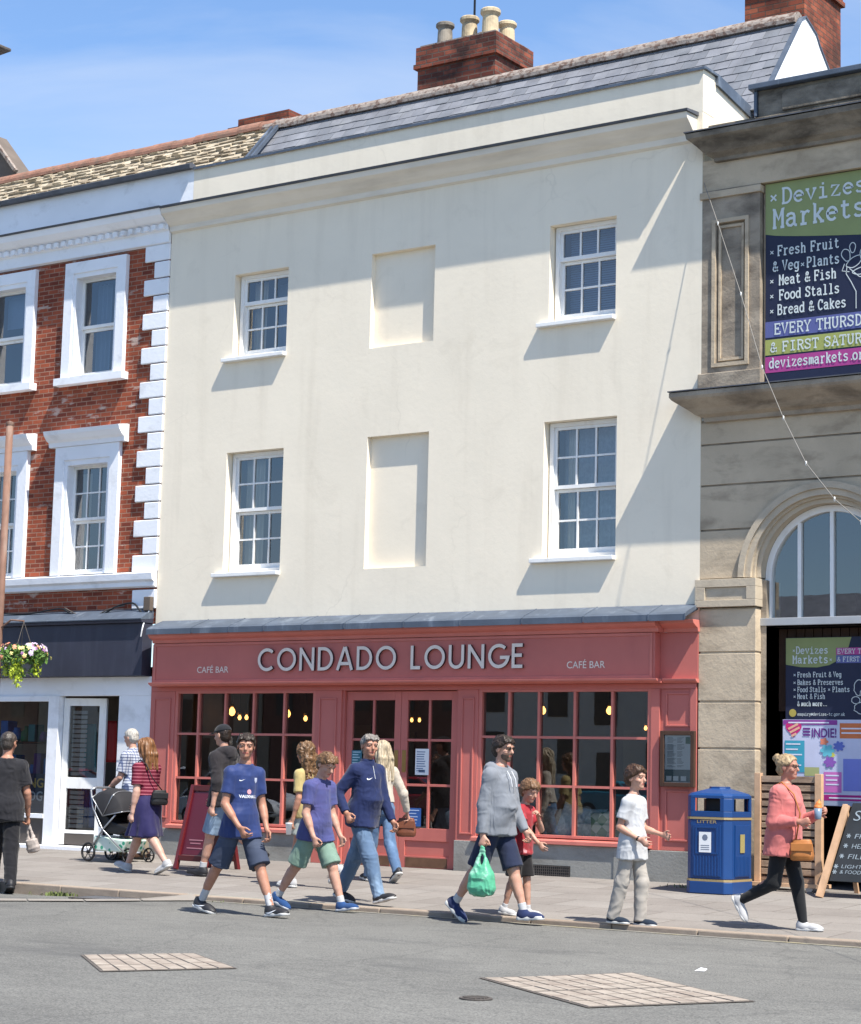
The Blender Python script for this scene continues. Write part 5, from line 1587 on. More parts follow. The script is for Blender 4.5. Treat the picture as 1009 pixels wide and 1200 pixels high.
# ================================================================== wheeled slatted screen
SCR = thing('slatted_screen', 'weathered wooden slatted screen on castors standing against the stone pier', 'screen', (5.05, -0.25, -0.01))
sp = MB()
for x in (4.645, 5.38):
    sp.box(x, x + 0.075, -0.28, -0.22, 0.05, 1.28)
for s_ in (0, 1): pass
sp_l = MB().box(4.645, 4.72, -0.285, -0.215, 0.05, 1.28).build('post', M['wood_pale'], SCR, bevel=0.004)
sp_r = MB().box(5.375, 5.455, -0.285, -0.215, 0.05, 1.28).build('post', M['wood_pale'], SCR, bevel=0.004)
z = 0.07; i = 0
sl = MB()
while z < 1.22:
    h = random.uniform(0.055, 0.07)
    dy = random.uniform(-0.006, 0.006)
    sl.box(4.722, 5.373, -0.262 + dy, -0.242 + dy, z, z + h)
    z += h + random.uniform(0.016, 0.03)
sl.build('slats', M['wood'], SCR, bevel=0.003)
MB().box(4.70, 5.39, -0.235, -0.21, 0.06, 1.25).build('back_board', M['dark_wood'], SCR)
br_ = MB(); br_.box(4.60, 5.50, -0.38, -0.30, 0.035, 0.075); br_.box(4.60, 5.50, -0.20, -0.12, 0.035, 0.075)
br_.build('foot_rail', M['wood_pale'], SCR)
for x in (4.68, 5.34):
    for y in (-0.34, -0.16):
        MB().lathe([(0.012, -0.018), (0.042, -0.016), (0.042, 0.016), (0.012, 0.018)], (x, y, 0.034 - 0.008), 16, 'y').build('castor', M['grey_metal'], SCR)

# ================================================================== chalkboard A-frame
CHK = thing('chalkboard_sign', 'black chalkboard A-frame sign with pale wooden legs beside the slatted screen', 'sign', (6.2, -0.6, -0.03))
def lean(x, t, off=0.0, b=(-0.80, -0.03), e=(-0.46, 1.02)):
    """point on the leaning face; t = 0 foot, 1 top"""
    y = b[0] + (e[0] - b[0]) * t; z = b[1] + (e[1] - b[1]) * t
    n = Vector((0, -(e[1] - b[1]), (e[0] - b[0]))).normalized()
    return (x, y + n.y * off, z + n.z * off)
lg = MB()
lg.bar(lean(5.66, 0, 0.01), lean(5.84, 0.93, 0.01), 0.075, 0.035, up=(0, -1, 0.3))
lg.build('leg', M['wood_pale'], CHK)
MB().bar(lean(6.72, 0, 0.01), lean(6.60, 0.93, 0.01), 0.075, 0.035, up=(0, -1, 0.3)).build('leg', M['wood_pale'], CHK)
for x in (5.8, 6.62):
    MB().bar((x, -0.12, -0.01), lean(x, 0.95, -0.04), 0.05, 0.03, up=(0, 1, 0.3)).build('rear_leg', M['wood_pale'], CHK)
pb_ = MB()
pb_.add([lean(5.74, 0.17, -0.01), lean(6.68, 0.17, -0.01), lean(6.60, 0.96, -0.01), lean(5.90, 0.96, -0.01), lean(5.74, 0.17, -0.03), lean(6.68, 0.17, -0.03), lean(6.60, 0.96, -0.03), lean(5.90, 0.96, -0.03)],
        [(0, 1, 2, 3), (7, 6, 5, 4), (0, 3, 7, 4), (1, 5, 6, 2), (3, 2, 6, 7), (0, 4, 5, 1)])
pb_.build('board', M['chalkboard'], CHK)
def chalk_text(mb, s, x, t, h, w_):
    vs, fs = text_verts(s, w_, h, offset=-0.006, shear=0.15)
    L = math.hypot(0.34, 1.05)
    mb.add([lean(x + a, t + b / L, -0.006) for a, b in vs], fs)
cm = MB()
chalk_text(cm, 'Soup', 5.93, 0.78, 0.12, 0.40)
for (s, x, t, w_) in (('FRESH', 5.97, 0.60, 0.30), ('HEALTHY', 5.95, 0.50, 0.36), ('FILLED', 5.92, 0.395, 0.33), ('LIGHT', 5.86, 0.30, 0.24), ('& FOOD', 5.85, 0.245, 0.24)):
    chalk_text(cm, s, x, t, 0.055 if t > 0.35 else 0.042, w_)
for (x, t) in ((5.90, 0.625), (5.88, 0.525), (5.85, 0.42), (5.80, 0.315), (5.79, 0.26)):
    L = math.hypot(0.34, 1.05)
    for a in (0, 60, 120):
        d = Vector((math.cos(R(a)), math.sin(R(a)))) * 0.026
        nn = Vector((-d.y, d.x)).normalized() * 0.005
        cm.add([lean(x + q.x, t + q.y / L, -0.006 + a * 0.00001) for q in (-d - nn, d - nn, d + nn, -d + nn)], [(0, 1, 2, 3)])
cm.build('chalk_writing', M['chalk'], CHK, recalc=False)

# ================================================================== litter bin
BIN = thing('litter_bin', 'blue plastic litter bin with gold bands and white sticker standing by the stone pier', 'bin', (4.47, -0.79, -0.05))
def oct_(x0, x1, y0, y1, c):
    return [(x0 + c, y0), (x1 - c, y0), (x1, y0 + c), (x1, y1 - c), (x1 - c, y1), (x0 + c, y1), (x0, y1 - c), (x0, y0 + c)]
bx0, bx1, by0, by1 = 4.20, 4.74, -1.10, -0.48
bb = MB()
bb.prismz(oct_(bx0, bx1, by0, by1, 0.07), 0.112, 0.755)
bb.prismz(oct_(bx0 - 0.008, bx1 + 0.008, by0 - 0.008, by1 + 0.008, 0.07), -0.045, 0.085)
body = bb.build('body', M['bin_blue'], BIN, bevel=0.008)
gb_ = MB()
for z in (0.086, 0.757): gb_.prismz(oct_(bx0 - 0.006, bx1 + 0.006, by0 - 0.006, by1 + 0.006, 0.07), z, z + 0.024)
gb_.build('gold_band', M['gold'], BIN)
fp = MB()      # raised door panels with ribs
fp.box(bx0 + 0.10, bx1 - 0.10, by0 - 0.012, by0 - 0.0005, 0.14, 0.70)
fp.box(bx1 + 0.0005, bx1 + 0.012, by0 + 0.13, by1 - 0.13, 0.14, 0.70)
for kx in range(9):
    x = bx0 + 0.115 + kx * 0.036
    fp.box(x, x + 0.018, by0 - 0.017, by0 - 0.0122, 0.15, 0.36)
for kx in range(10):
    y = by0 + 0.15 + kx * 0.034
    fp.box(bx1 + 0.0122, bx1 + 0.017, y, y + 0.016, 0.15, 0.36)
frame_rect(fp, bx0 + 0.135, bx1 - 0.135, 0.38, 0.68, 0.02, by0 - 0.02, by0 - 0.0122)
fp.build('panel', M['bin_blue'], BIN, bevel=0.003)
hd_ = MB()
hd_.prismz(oct_(bx0, bx1, by0, by1, 0.07), 0.782, 0.845)
for sx_, xx in ((1, bx0), (-1, bx1)):
    for sy_, yy in ((1, by0), (-1, by1)):
        pl8 = [(0.07, 0), (0.115, 0), (0.115, 0.025), (0.08, 0.03), (0.03, 0.08), (0.025, 0.115), (0, 0.115), (0, 0.07)]
        q8 = [(xx + sx_ * a, yy + sy_ * b) for a, b in pl8]
        if sx_ * sy_ < 0: q8 = q8[::-1]
        hd_.prismz(q8, 0.8452, 0.9858)
A_, B_, C_ = oct_(bx0, bx1, by0, by1, 0.07), oct_(bx0 + 0.02, bx1 - 0.02, by0 + 0.02, by1 - 0.02, 0.08), oct_(bx0 + 0.17, bx1 - 0.17, by0 + 0.2, by1 - 0.2, 0.05)
vs = [(x, y, 0.986) for x, y in A_] + [(x, y, 1.015) for x, y in A_] + [(x, y, 1.04) for x, y in B_] + [(x, y, 1.095) for x, y in C_] + [(x, y, 1.115) for x, y in C_]
fs = [tuple(range(7, -1, -1)), tuple(range(32, 40))]
for r_ in range(4):
    fs += [(r_ * 8 + i, r_ * 8 + (i + 1) % 8, (r_ + 1) * 8 + (i + 1) % 8, (r_ + 1) * 8 + i) for i in range(8)]
hd_.add(vs, fs)
hd_.build('hood', M['bin_blue'], BIN, bevel=0.004)
MB().prismz(oct_(bx0 + 0.13, bx1 - 0.13, by0 + 0.15, by1 - 0.15, 0.05), 0.846, 0.98).build('liner', M['black'], BIN)
st_ = MB().box(4.385, 4.53, by0 - 0.0235, by0 - 0.0205, 0.40, 0.62).build('sticker', M['paper'], BIN)
t = MB(); t.lathe([(0.035, by0 - 0.0245), (0.0, by0 - 0.0247)], (4.457, 0, 0.56), 8, 'y')
for kx in range(3): poly_ribbon(t, [(4.405, 0.475 - kx * 0.022), (4.51, 0.475 - kx * 0.022)], 0.008, by0 - 0.0245)
t.build('sticker_print', flat('sticker_grey', 110, 120, 140), st_, recalc=False)
MB().box(bx1 + 0.0175, bx1 + 0.021, -0.87, -0.76, 0.40, 0.60).build('side_notice', flat('bin_notice', 150, 138, 90), BIN)
t = MB(); put_text(t, 'LITTER', 4.35, by0 - 0.0045, 0.715, width=0.24, height=0.035, offset=0.01)
t.build('lettering', M['gold'], BIN, recalc=False)

# ================================================================== menu case
MNU = thing('menu_case', 'glazed menu case with dark wooden frame on the right pilaster of the cafe', 'menu case', (3.56, 0.0, 1.42))
f = MB(); frame_rect(f, 3.335, 3.785, 1.10, 1.75, 0.05, -0.085, -0.035)
f.build('frame', M['dark_wood'], MNU, bevel=0.005)
MB().box(3.386, 3.734, -0.055, -0.037, 1.15, 1.70).build('backing', M['paper'], MNU)
t = MB(); quad(t, 3.39, 3.73, 1.155, 1.30, -0.0565); t.build('photo_strip', flat('menu_photo', 84, 104, 108), MNU, recalc=False)
t = MB(); quad(t, 3.66, 3.72, 1.60, 1.68, -0.0575); t.build('corner_photo', flat('menu_green', 70, 112, 96), MNU, recalc=False)
t = MB()
for q in range(26):
    z = 1.67 - q * 0.0135
    if q % 6 == 5: continue
    poly_ribbon(t, [(3.42, z), (3.42 + random.uniform(0.06, 0.12), z)], 0.005, -0.0565)
    poly_ribbon(t, [(3.55, z), (3.55 + random.uniform(0.05, 0.10), z)], 0.005, -0.0565)
t.build('menu_print', flat('menu_ink', 120, 124, 130), MNU, recalc=False)
t = MB()
for (x, m_) in ((3.41, 0), (3.50, 1), (3.60, 0)):
    quad(t, x, x + 0.07, 1.17, 1.225, -0.058)
t.build('price_cards', M['paper'], MNU, recalc=False)
quad(MB(), 3.38, 3.74, 1.14, 1.71, -0.066).build('pane', M['shop_glass'], MNU, recalc=False)

# ================================================================== A-board outside the cafe
AB = thing('pavement_sign', 'burgundy pavement A-board sign outside the left cafe window', 'sign', (-2.24, -1.62, -0.076), R(-8))
def aface(y0, y1, z0, z1, x0, x1, m, name, par, t=0.02):
    mb = MB()
    mb.add([(x0, y0, z0), (x1, y0, z0), (x1, y1, z1), (x0, y1, z1), (x0, y0 + t, z0), (x1, y0 + t, z0), (x1, y1 + t, z1), (x0, y1 + t, z1)],
           [(0, 1, 2, 3), (7, 6, 5, 4), (0, 3, 7, 4), (1, 5, 6, 2), (3, 2, 6, 7), (0, 4, 5, 1)])
    return mb.build(name, m, par, local=True, bevel=0.004)
for s_, nm in ((-1, 'front'), (1, 'rear')):
    mb = MB()
    for x in (-0.30, 0.24):
        mb.bar((x + 0.03, s_ * 0.28, 0.0), (x + 0.03, s_ * 0.03, 1.05), 0.06, 0.05, up=(0, 1, 0.2))
    for (t0, t1) in ((0.1, 0.17), (0.93, 1.0)):
        y0, y1 = s_ * (0.28 - 0.25 * t0), s_ * (0.28 - 0.25 * t1)
        mb.bar((-0.24, (y0 + y1) / 2, 1.05 * (t0 + t1) / 2), (0.24, (y0 + y1) / 2, 1.05 * (t0 + t1) / 2), 0.045, 0.07, up=(0, 0, 1))
    mb.build('frame', M['burgundy'], AB, local=True, bevel=0.004)
aface(-0.232, -0.052, 0.18, 0.97, -0.245, 0.245, M['maroon'], 'panel', AB, 0.015)
aface(0.215, 0.037, 0.18, 0.97, -0.245, 0.245, M['maroon'], 'panel', AB, 0.015)
t = MB()
for (zz, w_) in ((0.36, 0.26), (0.32, 0.2), (0.26, 0.3)):
    yy = -0.232 + (zz - 0.18) / 0.79 * 0.18 - 0.004
    t.add([(-w_ / 2, yy, zz), (w_ / 2, yy, zz), (w_ / 2, yy + 0.002, zz + 0.014), (-w_ / 2, yy + 0.002, zz + 0.014)], [(0, 1, 2, 3)])
t.build('small_print', flat('aboard_print', 176, 120, 130), AB, local=True, recalc=False)

# ================================================================== pole with hanging basket
POL = thing('flower_pole', 'rusty brown steel pole at the left edge carrying a bracket for a flower basket', 'pole', (-6.81, -1.0, -0.05))
MB().tube([(-6.83, -1.0, -0.05), (-6.83, -1.0, 6.05)], 0.052, 16).build('post', M['rust'], POL, smooth=True)
MB().lathe([(0.056, 6.05), (0.06, 6.07), (0.06, 6.10), (0.0, 6.12)], (-6.83, -1.0, 0), 16).build('cap', M['rust'], POL)
MB().tube([(-6.83, -1.0, 3.10), (-6.6, -1.0, 3.22), (-6.34, -1.0, 3.20)], 0.014, 8).build('bracket', M['rust'], POL)
BSK = thing('hanging_basket', 'hanging basket of peach, lilac and yellow flowers with trailing greenery', 'flower basket', (-6.32, -1.0, 2.55))
MB().lathe([(0.02, 2.42), (0.12, 2.45), (0.19, 2.53), (0.21, 2.62), (0.195, 2.62)], (-6.32, -1.0, 0), 20).build('bowl', flat('basket_grey', 110, 112, 118), BSK, smooth=True)
ch_ = MB()
for a in (30, 150, 270):
    ch_.tube([(-6.32 + 0.2 * math.cos(R(a)), -1.0 + 0.2 * math.sin(R(a)), 2.62), (-6.34, -1.0, 3.19)], 0.005, 5)
ch_.build('chain', M['iron'], BSK)
def leaves(n, cx, cy, cz_, rx, rz, size, seed, trail=0):
    rn = random.Random(seed); mb = MB()
    for i in range(n):
        while True:
            p = Vector((rn.uniform(-1, 1), rn.uniform(-1, 1), rn.uniform(-1, 1)))
            if 0.35 < p.length < 1: break
        c = Vector((cx + p.x * rx, cy + p.y * rx, cz_ + p.z * rz))
        if trail and i < trail:
            a = rn.uniform(0, 6.28); c = Vector((cx + 0.2 * math.cos(a), cy + 0.2 * math.sin(a), cz_ - rn.uniform(0, 0.28)))
        a = Vector((rn.gauss(0, 1), rn.gauss(0, 1), rn.gauss(0, 1))).normalized(); b = a.cross(Vector((rn.gauss(0, 1), rn.gauss(0, 1), rn.gauss(0, 1)))).normalized()
        s = size * rn.uniform(0.6, 1.3)
        mb.add([c - a * s, c + b * s * 0.5, c + a * s, c - b * s * 0.5], [(0, 1, 2, 3)])
    return mb
M['leaf'] = mat('basket_leaf', rgb(84, 116, 50), 0.6, 0.35, 30, 0)
M['leaf_lime'] = mat('lime_trailing_leaf', rgb(168, 184, 56), 0.6, 0.2, 30, 0)
leaves(700, -6.32, -1.0, 2.70, 0.36, 0.17, 0.045, 3, 120).build('foliage', M['leaf'], BSK, recalc=False)
tr = MB()
rn = random.Random(9)
for kx, (dx, dy, L) in enumerate(((0.10, -0.22, 0.40), (0.15, -0.2, 0.32), (-0.22, -0.1, 0.26), (0.05, -0.24, 0.30), (0.22, 0.05, 0.24))):
    for i in range(60):
        t = rn.random()
        c = Vector((-6.32 + dx + rn.gauss(0, 0.03), -1.0 + dy + rn.gauss(0, 0.03), 2.66 - t * L))
        a = Vector((rn.gauss(0, 1), rn.gauss(0, 1), -1)).normalized(); b = a.cross(Vector((rn.gauss(0, 1), rn.gauss(0, 1), 0.2))).normalized()
        tr.add([c - a * 0.03, c + b * 0.016, c + a * 0.03, c - b * 0.016], [(0, 1, 2, 3)])
tr.build('trailing_leaves', M['leaf_lime'], BSK, recalc=False)
def blossoms(n, seed, m_, spread):
    rn = random.Random(seed); mb = MB()
    for i in range(n):
        th = rn.uniform(0, 6.28); ph = rn.uniform(-0.15, 1.1)
        d = Vector((math.cos(th) * math.cos(ph), math.sin(th) * math.cos(ph), math.sin(ph)))
        c = Vector((-6.32 + d.x * 0.38 + spread, -1.0 + d.y * 0.38, 2.70 + d.z * 0.2))
        a = d.cross(Vector((0, 0, 1))).normalized(); b = d.cross(a).normalized()
        r = rn.uniform(0.028, 0.045)
        pts = [c + d * 0.012]
        for k_ in range(10):
            rr = r * (1.0 if k_ % 2 == 0 else 0.6)
            q = 2 * math.pi * k_ / 10
            pts.append(c + a * rr * math.cos(q) + b * rr * math.sin(q) + d * 0.012 * (k_ % 2))
        mb.add(pts, [(0, 1 + k_, 1 + (k_ + 1) % 10) for k_ in range(10)])
    return mb.build('blossom', m_, BSK, recalc=False)
blossoms(26, 1, flat('flower_peach', 224, 150, 118), -0.06); blossoms(30, 2, flat('flower_lilac', 196, 178, 204), 0.05)
blossoms(18, 4, flat('flower_cream', 230, 214, 140), 0.02); blossoms(14, 5, flat('flower_mauve', 150, 108, 150), 0.0)

# street lamp whose head just enters the frame at the top left
LMP = thing('street_lamp', 'dark street lamp head reaching in from the left edge against the sky', 'street lamp', (-6.6, -3.0, -0.2))
MB().tube([(-6.6, -3.0, -0.2), (-6.6, -3.0, 3.0), (-6.6, -3.0, 10.6)], [0.09, 0.07, 0.05], 12).build('post', M['black_metal'], LMP, smooth=True)
MB().tube([(-6.6, -3.0, 10.5), (-6.2, -3.0, 10.75), (-5.7, -3.0, 10.8)], 0.03, 8).build('arm', M['black_metal'], LMP)
MB().prism([(-5.75, 10.74), (-5.2, 10.78), (-5.2, 10.82), (-5.4, 10.88), (-5.75, 10.86)], -3.13, -2.87).build('lamp_head', M['iron'], LMP, bevel=0.01)

# festoon wire slung from the corner of the hall
WIR = MB()
wp = [(3.83, -0.02, 8.33), (3.86, -0.05, 8.28), (4.16, -0.3, 7.71), (4.68, -0.75, 6.70), (5.16, -1.2, 5.72), (5.6, -1.6, 5.05), (6.04, -2.0, 4.47), (6.57, -2.5, 4.0), (7.06, -3.0, 3.68), (8.0, -3.9, 3.4), (9.5, -5.4, 3.6), (11.0, -6.9, 4.3)]
WIR.tube(wp, 0.0045, 6)
w_ = WIR.build('wire', flat('wire_grey', 132, 128, 122), smooth=True)
tag(w_, 'thin grey wire slung down across the front of the stone hall', 'wire')
cl_ = MB()
for i in range(2, 9):
    a = Vector(wp[i]); cl_.lathe([(0.004, -0.025), (0.010, -0.015), (0.010, 0.015), (0.004, 0.025)], tuple(a), 8)
cl_.build('clip', flat('wire_clip', 214, 214, 210), w_)

# ================================================================== cafe interior: pendants and cushions
M['bulb'] = emit_mat('lit_amber_bulb', (1.0, 0.46, 0.12, 1), 2.6)
def pendant(x, y, z, r, label):
    r *= 0.66
    t = thing('pendant_lamp', label, 'lamp', (x, y, z), 0, 'pendant lamps hanging inside the cafe')
    MB().lathe([(0.01, -r * 1.25), (r * 0.7, -r * 0.9), (r, -r * 0.1), (r * 0.8, r * 0.6), (r * 0.35, r * 1.2), (0.02, r * 1.3)], (0, 0, 0), 14).build('bulb', M['bulb'], t, local=True, smooth=True)
    MB().lathe([(0.022, r * 1.3), (0.026, r * 1.35), (0.022, r * 2.4), (0.006, r * 2.6)], (0, 0, 0), 10).build('lamp_holder', M['brass'], t, local=True)
    MB().tube([(0, 0, r * 2.5), (0, 0, 2.74 - z)], 0.004, 5).build('flex', M['black'], t, local=True)
for (x, y, z, r, lab) in ((-4.38, 1.3, 2.02, 0.075, 'largest amber pendant lamp behind the left cafe window, nearest its left side'),
                          (-4.15, 1.2, 1.93, 0.042, 'small amber pendant lamp beside the large one in the left cafe window'),
                          (-3.98, 1.15, 1.93, 0.042, 'small amber pendant lamp in the middle of the left cafe window'),
                          (-3.35, 1.3, 1.99, 0.066, 'large amber pendant lamp at the right of the left cafe window'),
                          (-2.95, 1.2, 1.92, 0.045, 'small amber pendant lamp furthest right in the left cafe window'),
                          (-1.62, 1.9, 1.93, 0.034, 'left one of two tiny amber lamps seen through the right door leaf'),
                          (-1.49, 1.9, 1.93, 0.034, 'right one of two tiny amber lamps seen through the right door leaf'),
                          (0.88, 1.3, 2.04, 0.062, 'amber pendant lamp at the left of the right cafe window'),
                          (0.62, 2.0, 2.38, 0.05, 'highest amber pendant lamp, near the top of the right cafe window'),
                          (1.87, 1.3, 2.04, 0.062, 'amber pendant lamp in the middle of the right cafe window'),
                          (2.07, 1.9, 1.84, 0.034, 'tiny amber lamp low at the right of the right cafe window')):
    pendant(x, y, z, r, lab)
def cushion_mat(name, c1, c2, kind):
    m, nt, b = _new(name)
    co = _coord(nt)
    if kind == 'diamond':
        mp = nt.nodes.new('ShaderNodeMapping'); mp.inputs['Rotation'].default_value = (0, R(45), 0); mp.inputs['Scale'].default_value = (9, 0.001, 9)
        nt.links.new(co, mp.inputs['Vector'])
        ck = nt.nodes.new('ShaderNodeTexChecker'); ck.inputs['Scale'].default_value = 1.0
        ck.inputs['Color1'].default_value = c1; ck.inputs['Color2'].default_value = c2
        nt.links.new(mp.outputs['Vector'], ck.inputs['Vector']); c = ck.outputs['Color']
    else:
        f = _noise(nt, co, 14, 5, 0.7, 1.0)
        c = _ramp(nt, f, 0.42, c1, 0.6, c2)
    nt.links.new(c, b.inputs['Base Color']); b.inputs['Roughness'].default_value = 0.9
    return m
def cushion(x, y, z, w_, h, rot, m_, label):
    mb = MB(); n = 14
    for s_ in (-1, 1):
        o = len(mb.v)
        for i in range(n + 1):
            for j in range(n + 1):
                u, v = -1 + 2 * i / n, -1 + 2 * j / n
                pin = 1 - 0.10 * (1 - (abs(u) ** 2)) * abs(v) ** 3 - 0.0
                px_ = u * w_ / 2 * (1 - 0.09 * (1 - v * v)) ; pz_ = v * h / 2 * (1 - 0.09 * (1 - u * u))
                th = 0.085 * max(0.0, (1 - u ** 4) * (1 - v ** 4)) ** 0.5
                mb.v.append((px_, s_ * th, pz_ + h / 2))
        for i in range(n):
            for j in range(n):
                a = o + i * (n + 1) + j
                mb.f.append((a, a + 1, a + n + 2, a + n + 1) if s_ > 0 else (a, a + n + 1, a + n + 2, a + 1)); mb.m.append(0)
    o = mb.build('cushion', m_, None, smooth=True)
    o.location = (x, y, z); o.rotation_euler = (R(-16), R(rot), R(random.uniform(-8, 8)))
    tag(o, label, 'cushion', 'scatter cushions on the cafe window seat')
cushion(1.66, 0.22, 0.43, 0.40, 0.40, 2, cushion_mat('cushion_brown', rgb(150, 134, 116), rgb(190, 174, 152), 'n'), 'brown scatter cushion at the left of the window seat row')
cushion(1.92, 0.20, 0.43, 0.42, 0.44, 14, cushion_mat('cushion_bluegrey', rgb(176, 190, 198), rgb(214, 224, 228), 'n'), 'tilted pale blue grey scatter cushion on the window seat')
cushion(2.16, 0.26, 0.43, 0.40, 0.41, 4, cushion_mat('cushion_grey', rgb(160, 178, 180), rgb(206, 216, 214), 'n'), 'mottled grey scatter cushion between the tilted and the diamond patterned ones')
cushion(2.44, 0.22, 0.43, 0.40, 0.38, -8, cushion_mat('cushion_diamond', rgb(140, 170, 140), rgb(220, 226, 206), 'diamond'), 'green diamond patterned scatter cushion on the window seat')
cushion(2.84, 0.24, 0.43, 0.40, 0.40, -4, cushion_mat('cushion_sage', rgb(144, 164, 142), rgb(186, 194, 172), 'n'), 'sage green scatter cushion at the right end of the window seat')

# ================================================================== goods in the left shop
sh = MB()
for z in (0.52, 0.98, 1.5): sh.box(-9.0, -6.85, 0.15, 0.6, z, z + 0.025)
shelf = thing('shop_shelves', 'dark wooden display shelves behind the left shop window', 'shelves', (-8, 0.6, 0.5))
sh.build('shelf', M['dark_wood'], shelf)
cols = [('orange', 206, 110, 44), ('red', 168, 44, 44), ('blue', 52, 108, 176), ('green', 60, 116, 78), ('yellow', 204, 170, 70), ('brown', 110, 78, 54), ('cream', 206, 194, 168), ('pink', 190, 96, 126), ('purple', 96, 66, 120), ('teal', 52, 124, 128)]
rn = random.Random(21)
for lvl, (z, nm) in enumerate(((0.545, 'lowest'), (1.005, 'middle'), (1.525, 'top'))):
    x = -8.5; row = []
    while x < -6.95:
        cname, r_, g_, b__ = cols[rn.randrange(len(cols))]
        w2 = rn.uniform(0.09, 0.17); h = rn.uniform(0.16, 0.36)
        m_ = flat('goods_' + cname, r_, g_, b__)
        kind = rn.randrange(3)
        if kind == 0:
            o = MB().lathe([(w2 * 0.45, 0), (w2 * 0.5, 0.02), (w2 * 0.5, h * 0.6), (w2 * 0.2, h * 0.78), (w2 * 0.2, h), (0.0, h)], (x + w2 / 2, 0.27, z), 12).build('bottle', m_, smooth=True); k_ = 'bottle'
        elif kind == 1:
            o = MB().box(x, x + w2 * 0.9, 0.18, 0.38, z, z + h).build('packet', m_, bevel=0.012); k_ = 'packet'
        else:
            o = MB().lathe([(w2 * 0.2, 0), (w2 * 0.48, h * 0.15), (w2 * 0.5, h * 0.45), (w2 * 0.3, h * 0.7), (w2 * 0.36, h * 0.78), (0.0, h * 0.8)], (x + w2 / 2, 0.27, z), 12).build('vase', m_, smooth=True); k_ = 'vase'
        row.append((o, cname + ' ' + k_, k_))
        x += w2 + rn.uniform(0.01, 0.05)
    for q, (o, d, k_) in enumerate(row):
        a = row[q - 1][1] if q else 'shelf end'; b = row[q + 1][1] if q < len(row) - 1 else 'window frame'
        tag(o, '%s between %s and %s on the %s shop shelf' % (d, a, b, nm), k_, 'goods on the shop window shelves')
WST = thing('window_poster', 'dark blue window poster with gold and white lettering low in the left shop window', 'poster', (-7.3, 0.03, 0.5))
MB().box(-7.75, -6.83, 0.05, 0.062, 0.50, 1.06).build('sheet', flat('poster_blue_dark', 40, 52, 84), WST)
t = MB(); put_text(t, 'NG', -7.15, 0.046, 0.86, width=0.30, height=0.14, offset=0.02); t.build('gold_lettering', flat('gold_letter', 206, 176, 96), WST, recalc=False)
t = MB(); put_text(t, 'DG', -7.13, 0.046, 0.67, width=0.27, height=0.14, offset=0.02); t.build('white_lettering', flat('white_letter', 190, 200, 214), WST, recalc=False)
# clothes and bags hanging inside the shop doorway
rn = random.Random(5)
for i, (x, y, z0, z1, c) in enumerate(((-6.02, 0.5, 1.25, 1.85, 'red'), (-5.80, 0.6, 1.3, 1.9, 'green'), (-5.62, 0.45, 0.35, 1.0, 'pink'), (-6.28, 0.4, 1.1, 1.8, 'teal'), (-6.3, 0.4, 0.3, 0.9, 'blue'), (-5.68, 0.5, 1.05, 1.6, 'orange'))):
    mb = MB(); n = 10
    for j in range(n + 1):
        for k_ in range(n + 1):
            u, v = j / n, k_ / n
            mb.v.append((x + (u - 0.5) * 0.3 * (0.7 + 0.3 * (1 - v)), y + 0.03 * math.sin(u * 9 + i), z0 + (z1 - z0) * v))
    for j in range(n):
        for k_ in range(n):
            a = j * (n + 1) + k_; mb.f.append((a, a + n + 1, a + n + 2, a + 1)); mb.m.append(0)
    o = mb.build('hanging_garment', M['goods_' + c], smooth=True, recalc=False)
    so = o.modifiers.new('thick', 'SOLIDIFY'); so.thickness = 0.02
    tag(o, '%s garment hanging inside the doorway of the left shop' % c, 'garment', 'garments hanging in the shop doorway')

# ================================================================== pram
PR = thing('pram', 'black pram with silver frame and green patterned basket on the pavement by the shop door', 'pram', (-3.98, -1.35, -0.063))
fm = MB()
for y in (-0.22, 0.22):
    fm.tube([(-0.36, y, 0.93), (-0.31, y, 0.70), (-0.12, y, 0.42), (0.28, y, 0.14)], 0.013, 8)
    fm.tube([(-0.34, y, 0.13), (-0.12, y, 0.42), (0.10, y, 0.62)], 0.012, 8)
fm.tube([(-0.36, -0.22, 0.93), (-0.365, -0.12, 0.965), (-0.365, 0.12, 0.965), (-0.36, 0.22, 0.93)], 0.016, 8)
fm.build('frame', M['grey_metal'], PR, local=True, smooth=True)
sb = MB()      # padded seat tub
prof = [(-0.30, 0.60), (-0.22, 0.46), (-0.08, 0.38), (0.12, 0.36), (0.26, 0.40), (0.30, 0.46), (0.14, 0.50), (-0.02, 0.54), (-0.12, 0.66), (-0.20, 0.86), (-0.28, 0.84)]
sb.prism(prof, -0.2, 0.2)
sb.build('seat', M['black'], PR, local=True, bevel=0.02)
hd2 = MB(); n = 12; m_ = 10
for i in range(n + 1):
    a = R(8 + 120 * i / n)
    for j in range(m_ + 1):
        b = -1 + 2 * j / m_
        rr = 0.34 * (1 + 0.02 * math.sin(i * 3.0))
        hd2.v.append((-0.12 + rr * math.cos(a) * 0.95, b * 0.225 * (1 - 0.05 * (i % 3 == 1)), 0.62 + rr * math.sin(a) * (1 - 0.22 * abs(b) ** 3)))
for i in range(n):
    for j in range(m_):
        a = i * (m_ + 1) + j; hd2.f.append((a, a + 1, a + m_ + 2, a + m_ + 1)); hd2.m.append(0)
for side in (0, m_):
    hd2.v.append((-0.12, (-0.225 if side == 0 else 0.225), 0.60)); c_i = len(hd2.v) - 1
    for i in range(n):
        hd2.f.append((c_i, i * (m_ + 1) + side, (i + 1) * (m_ + 1) + side)); hd2.m.append(0)
ho = hd2.build('hood', flat('pram_black', 34, 34, 38, 0.8), PR, local=True, smooth=True)
tm = MB()
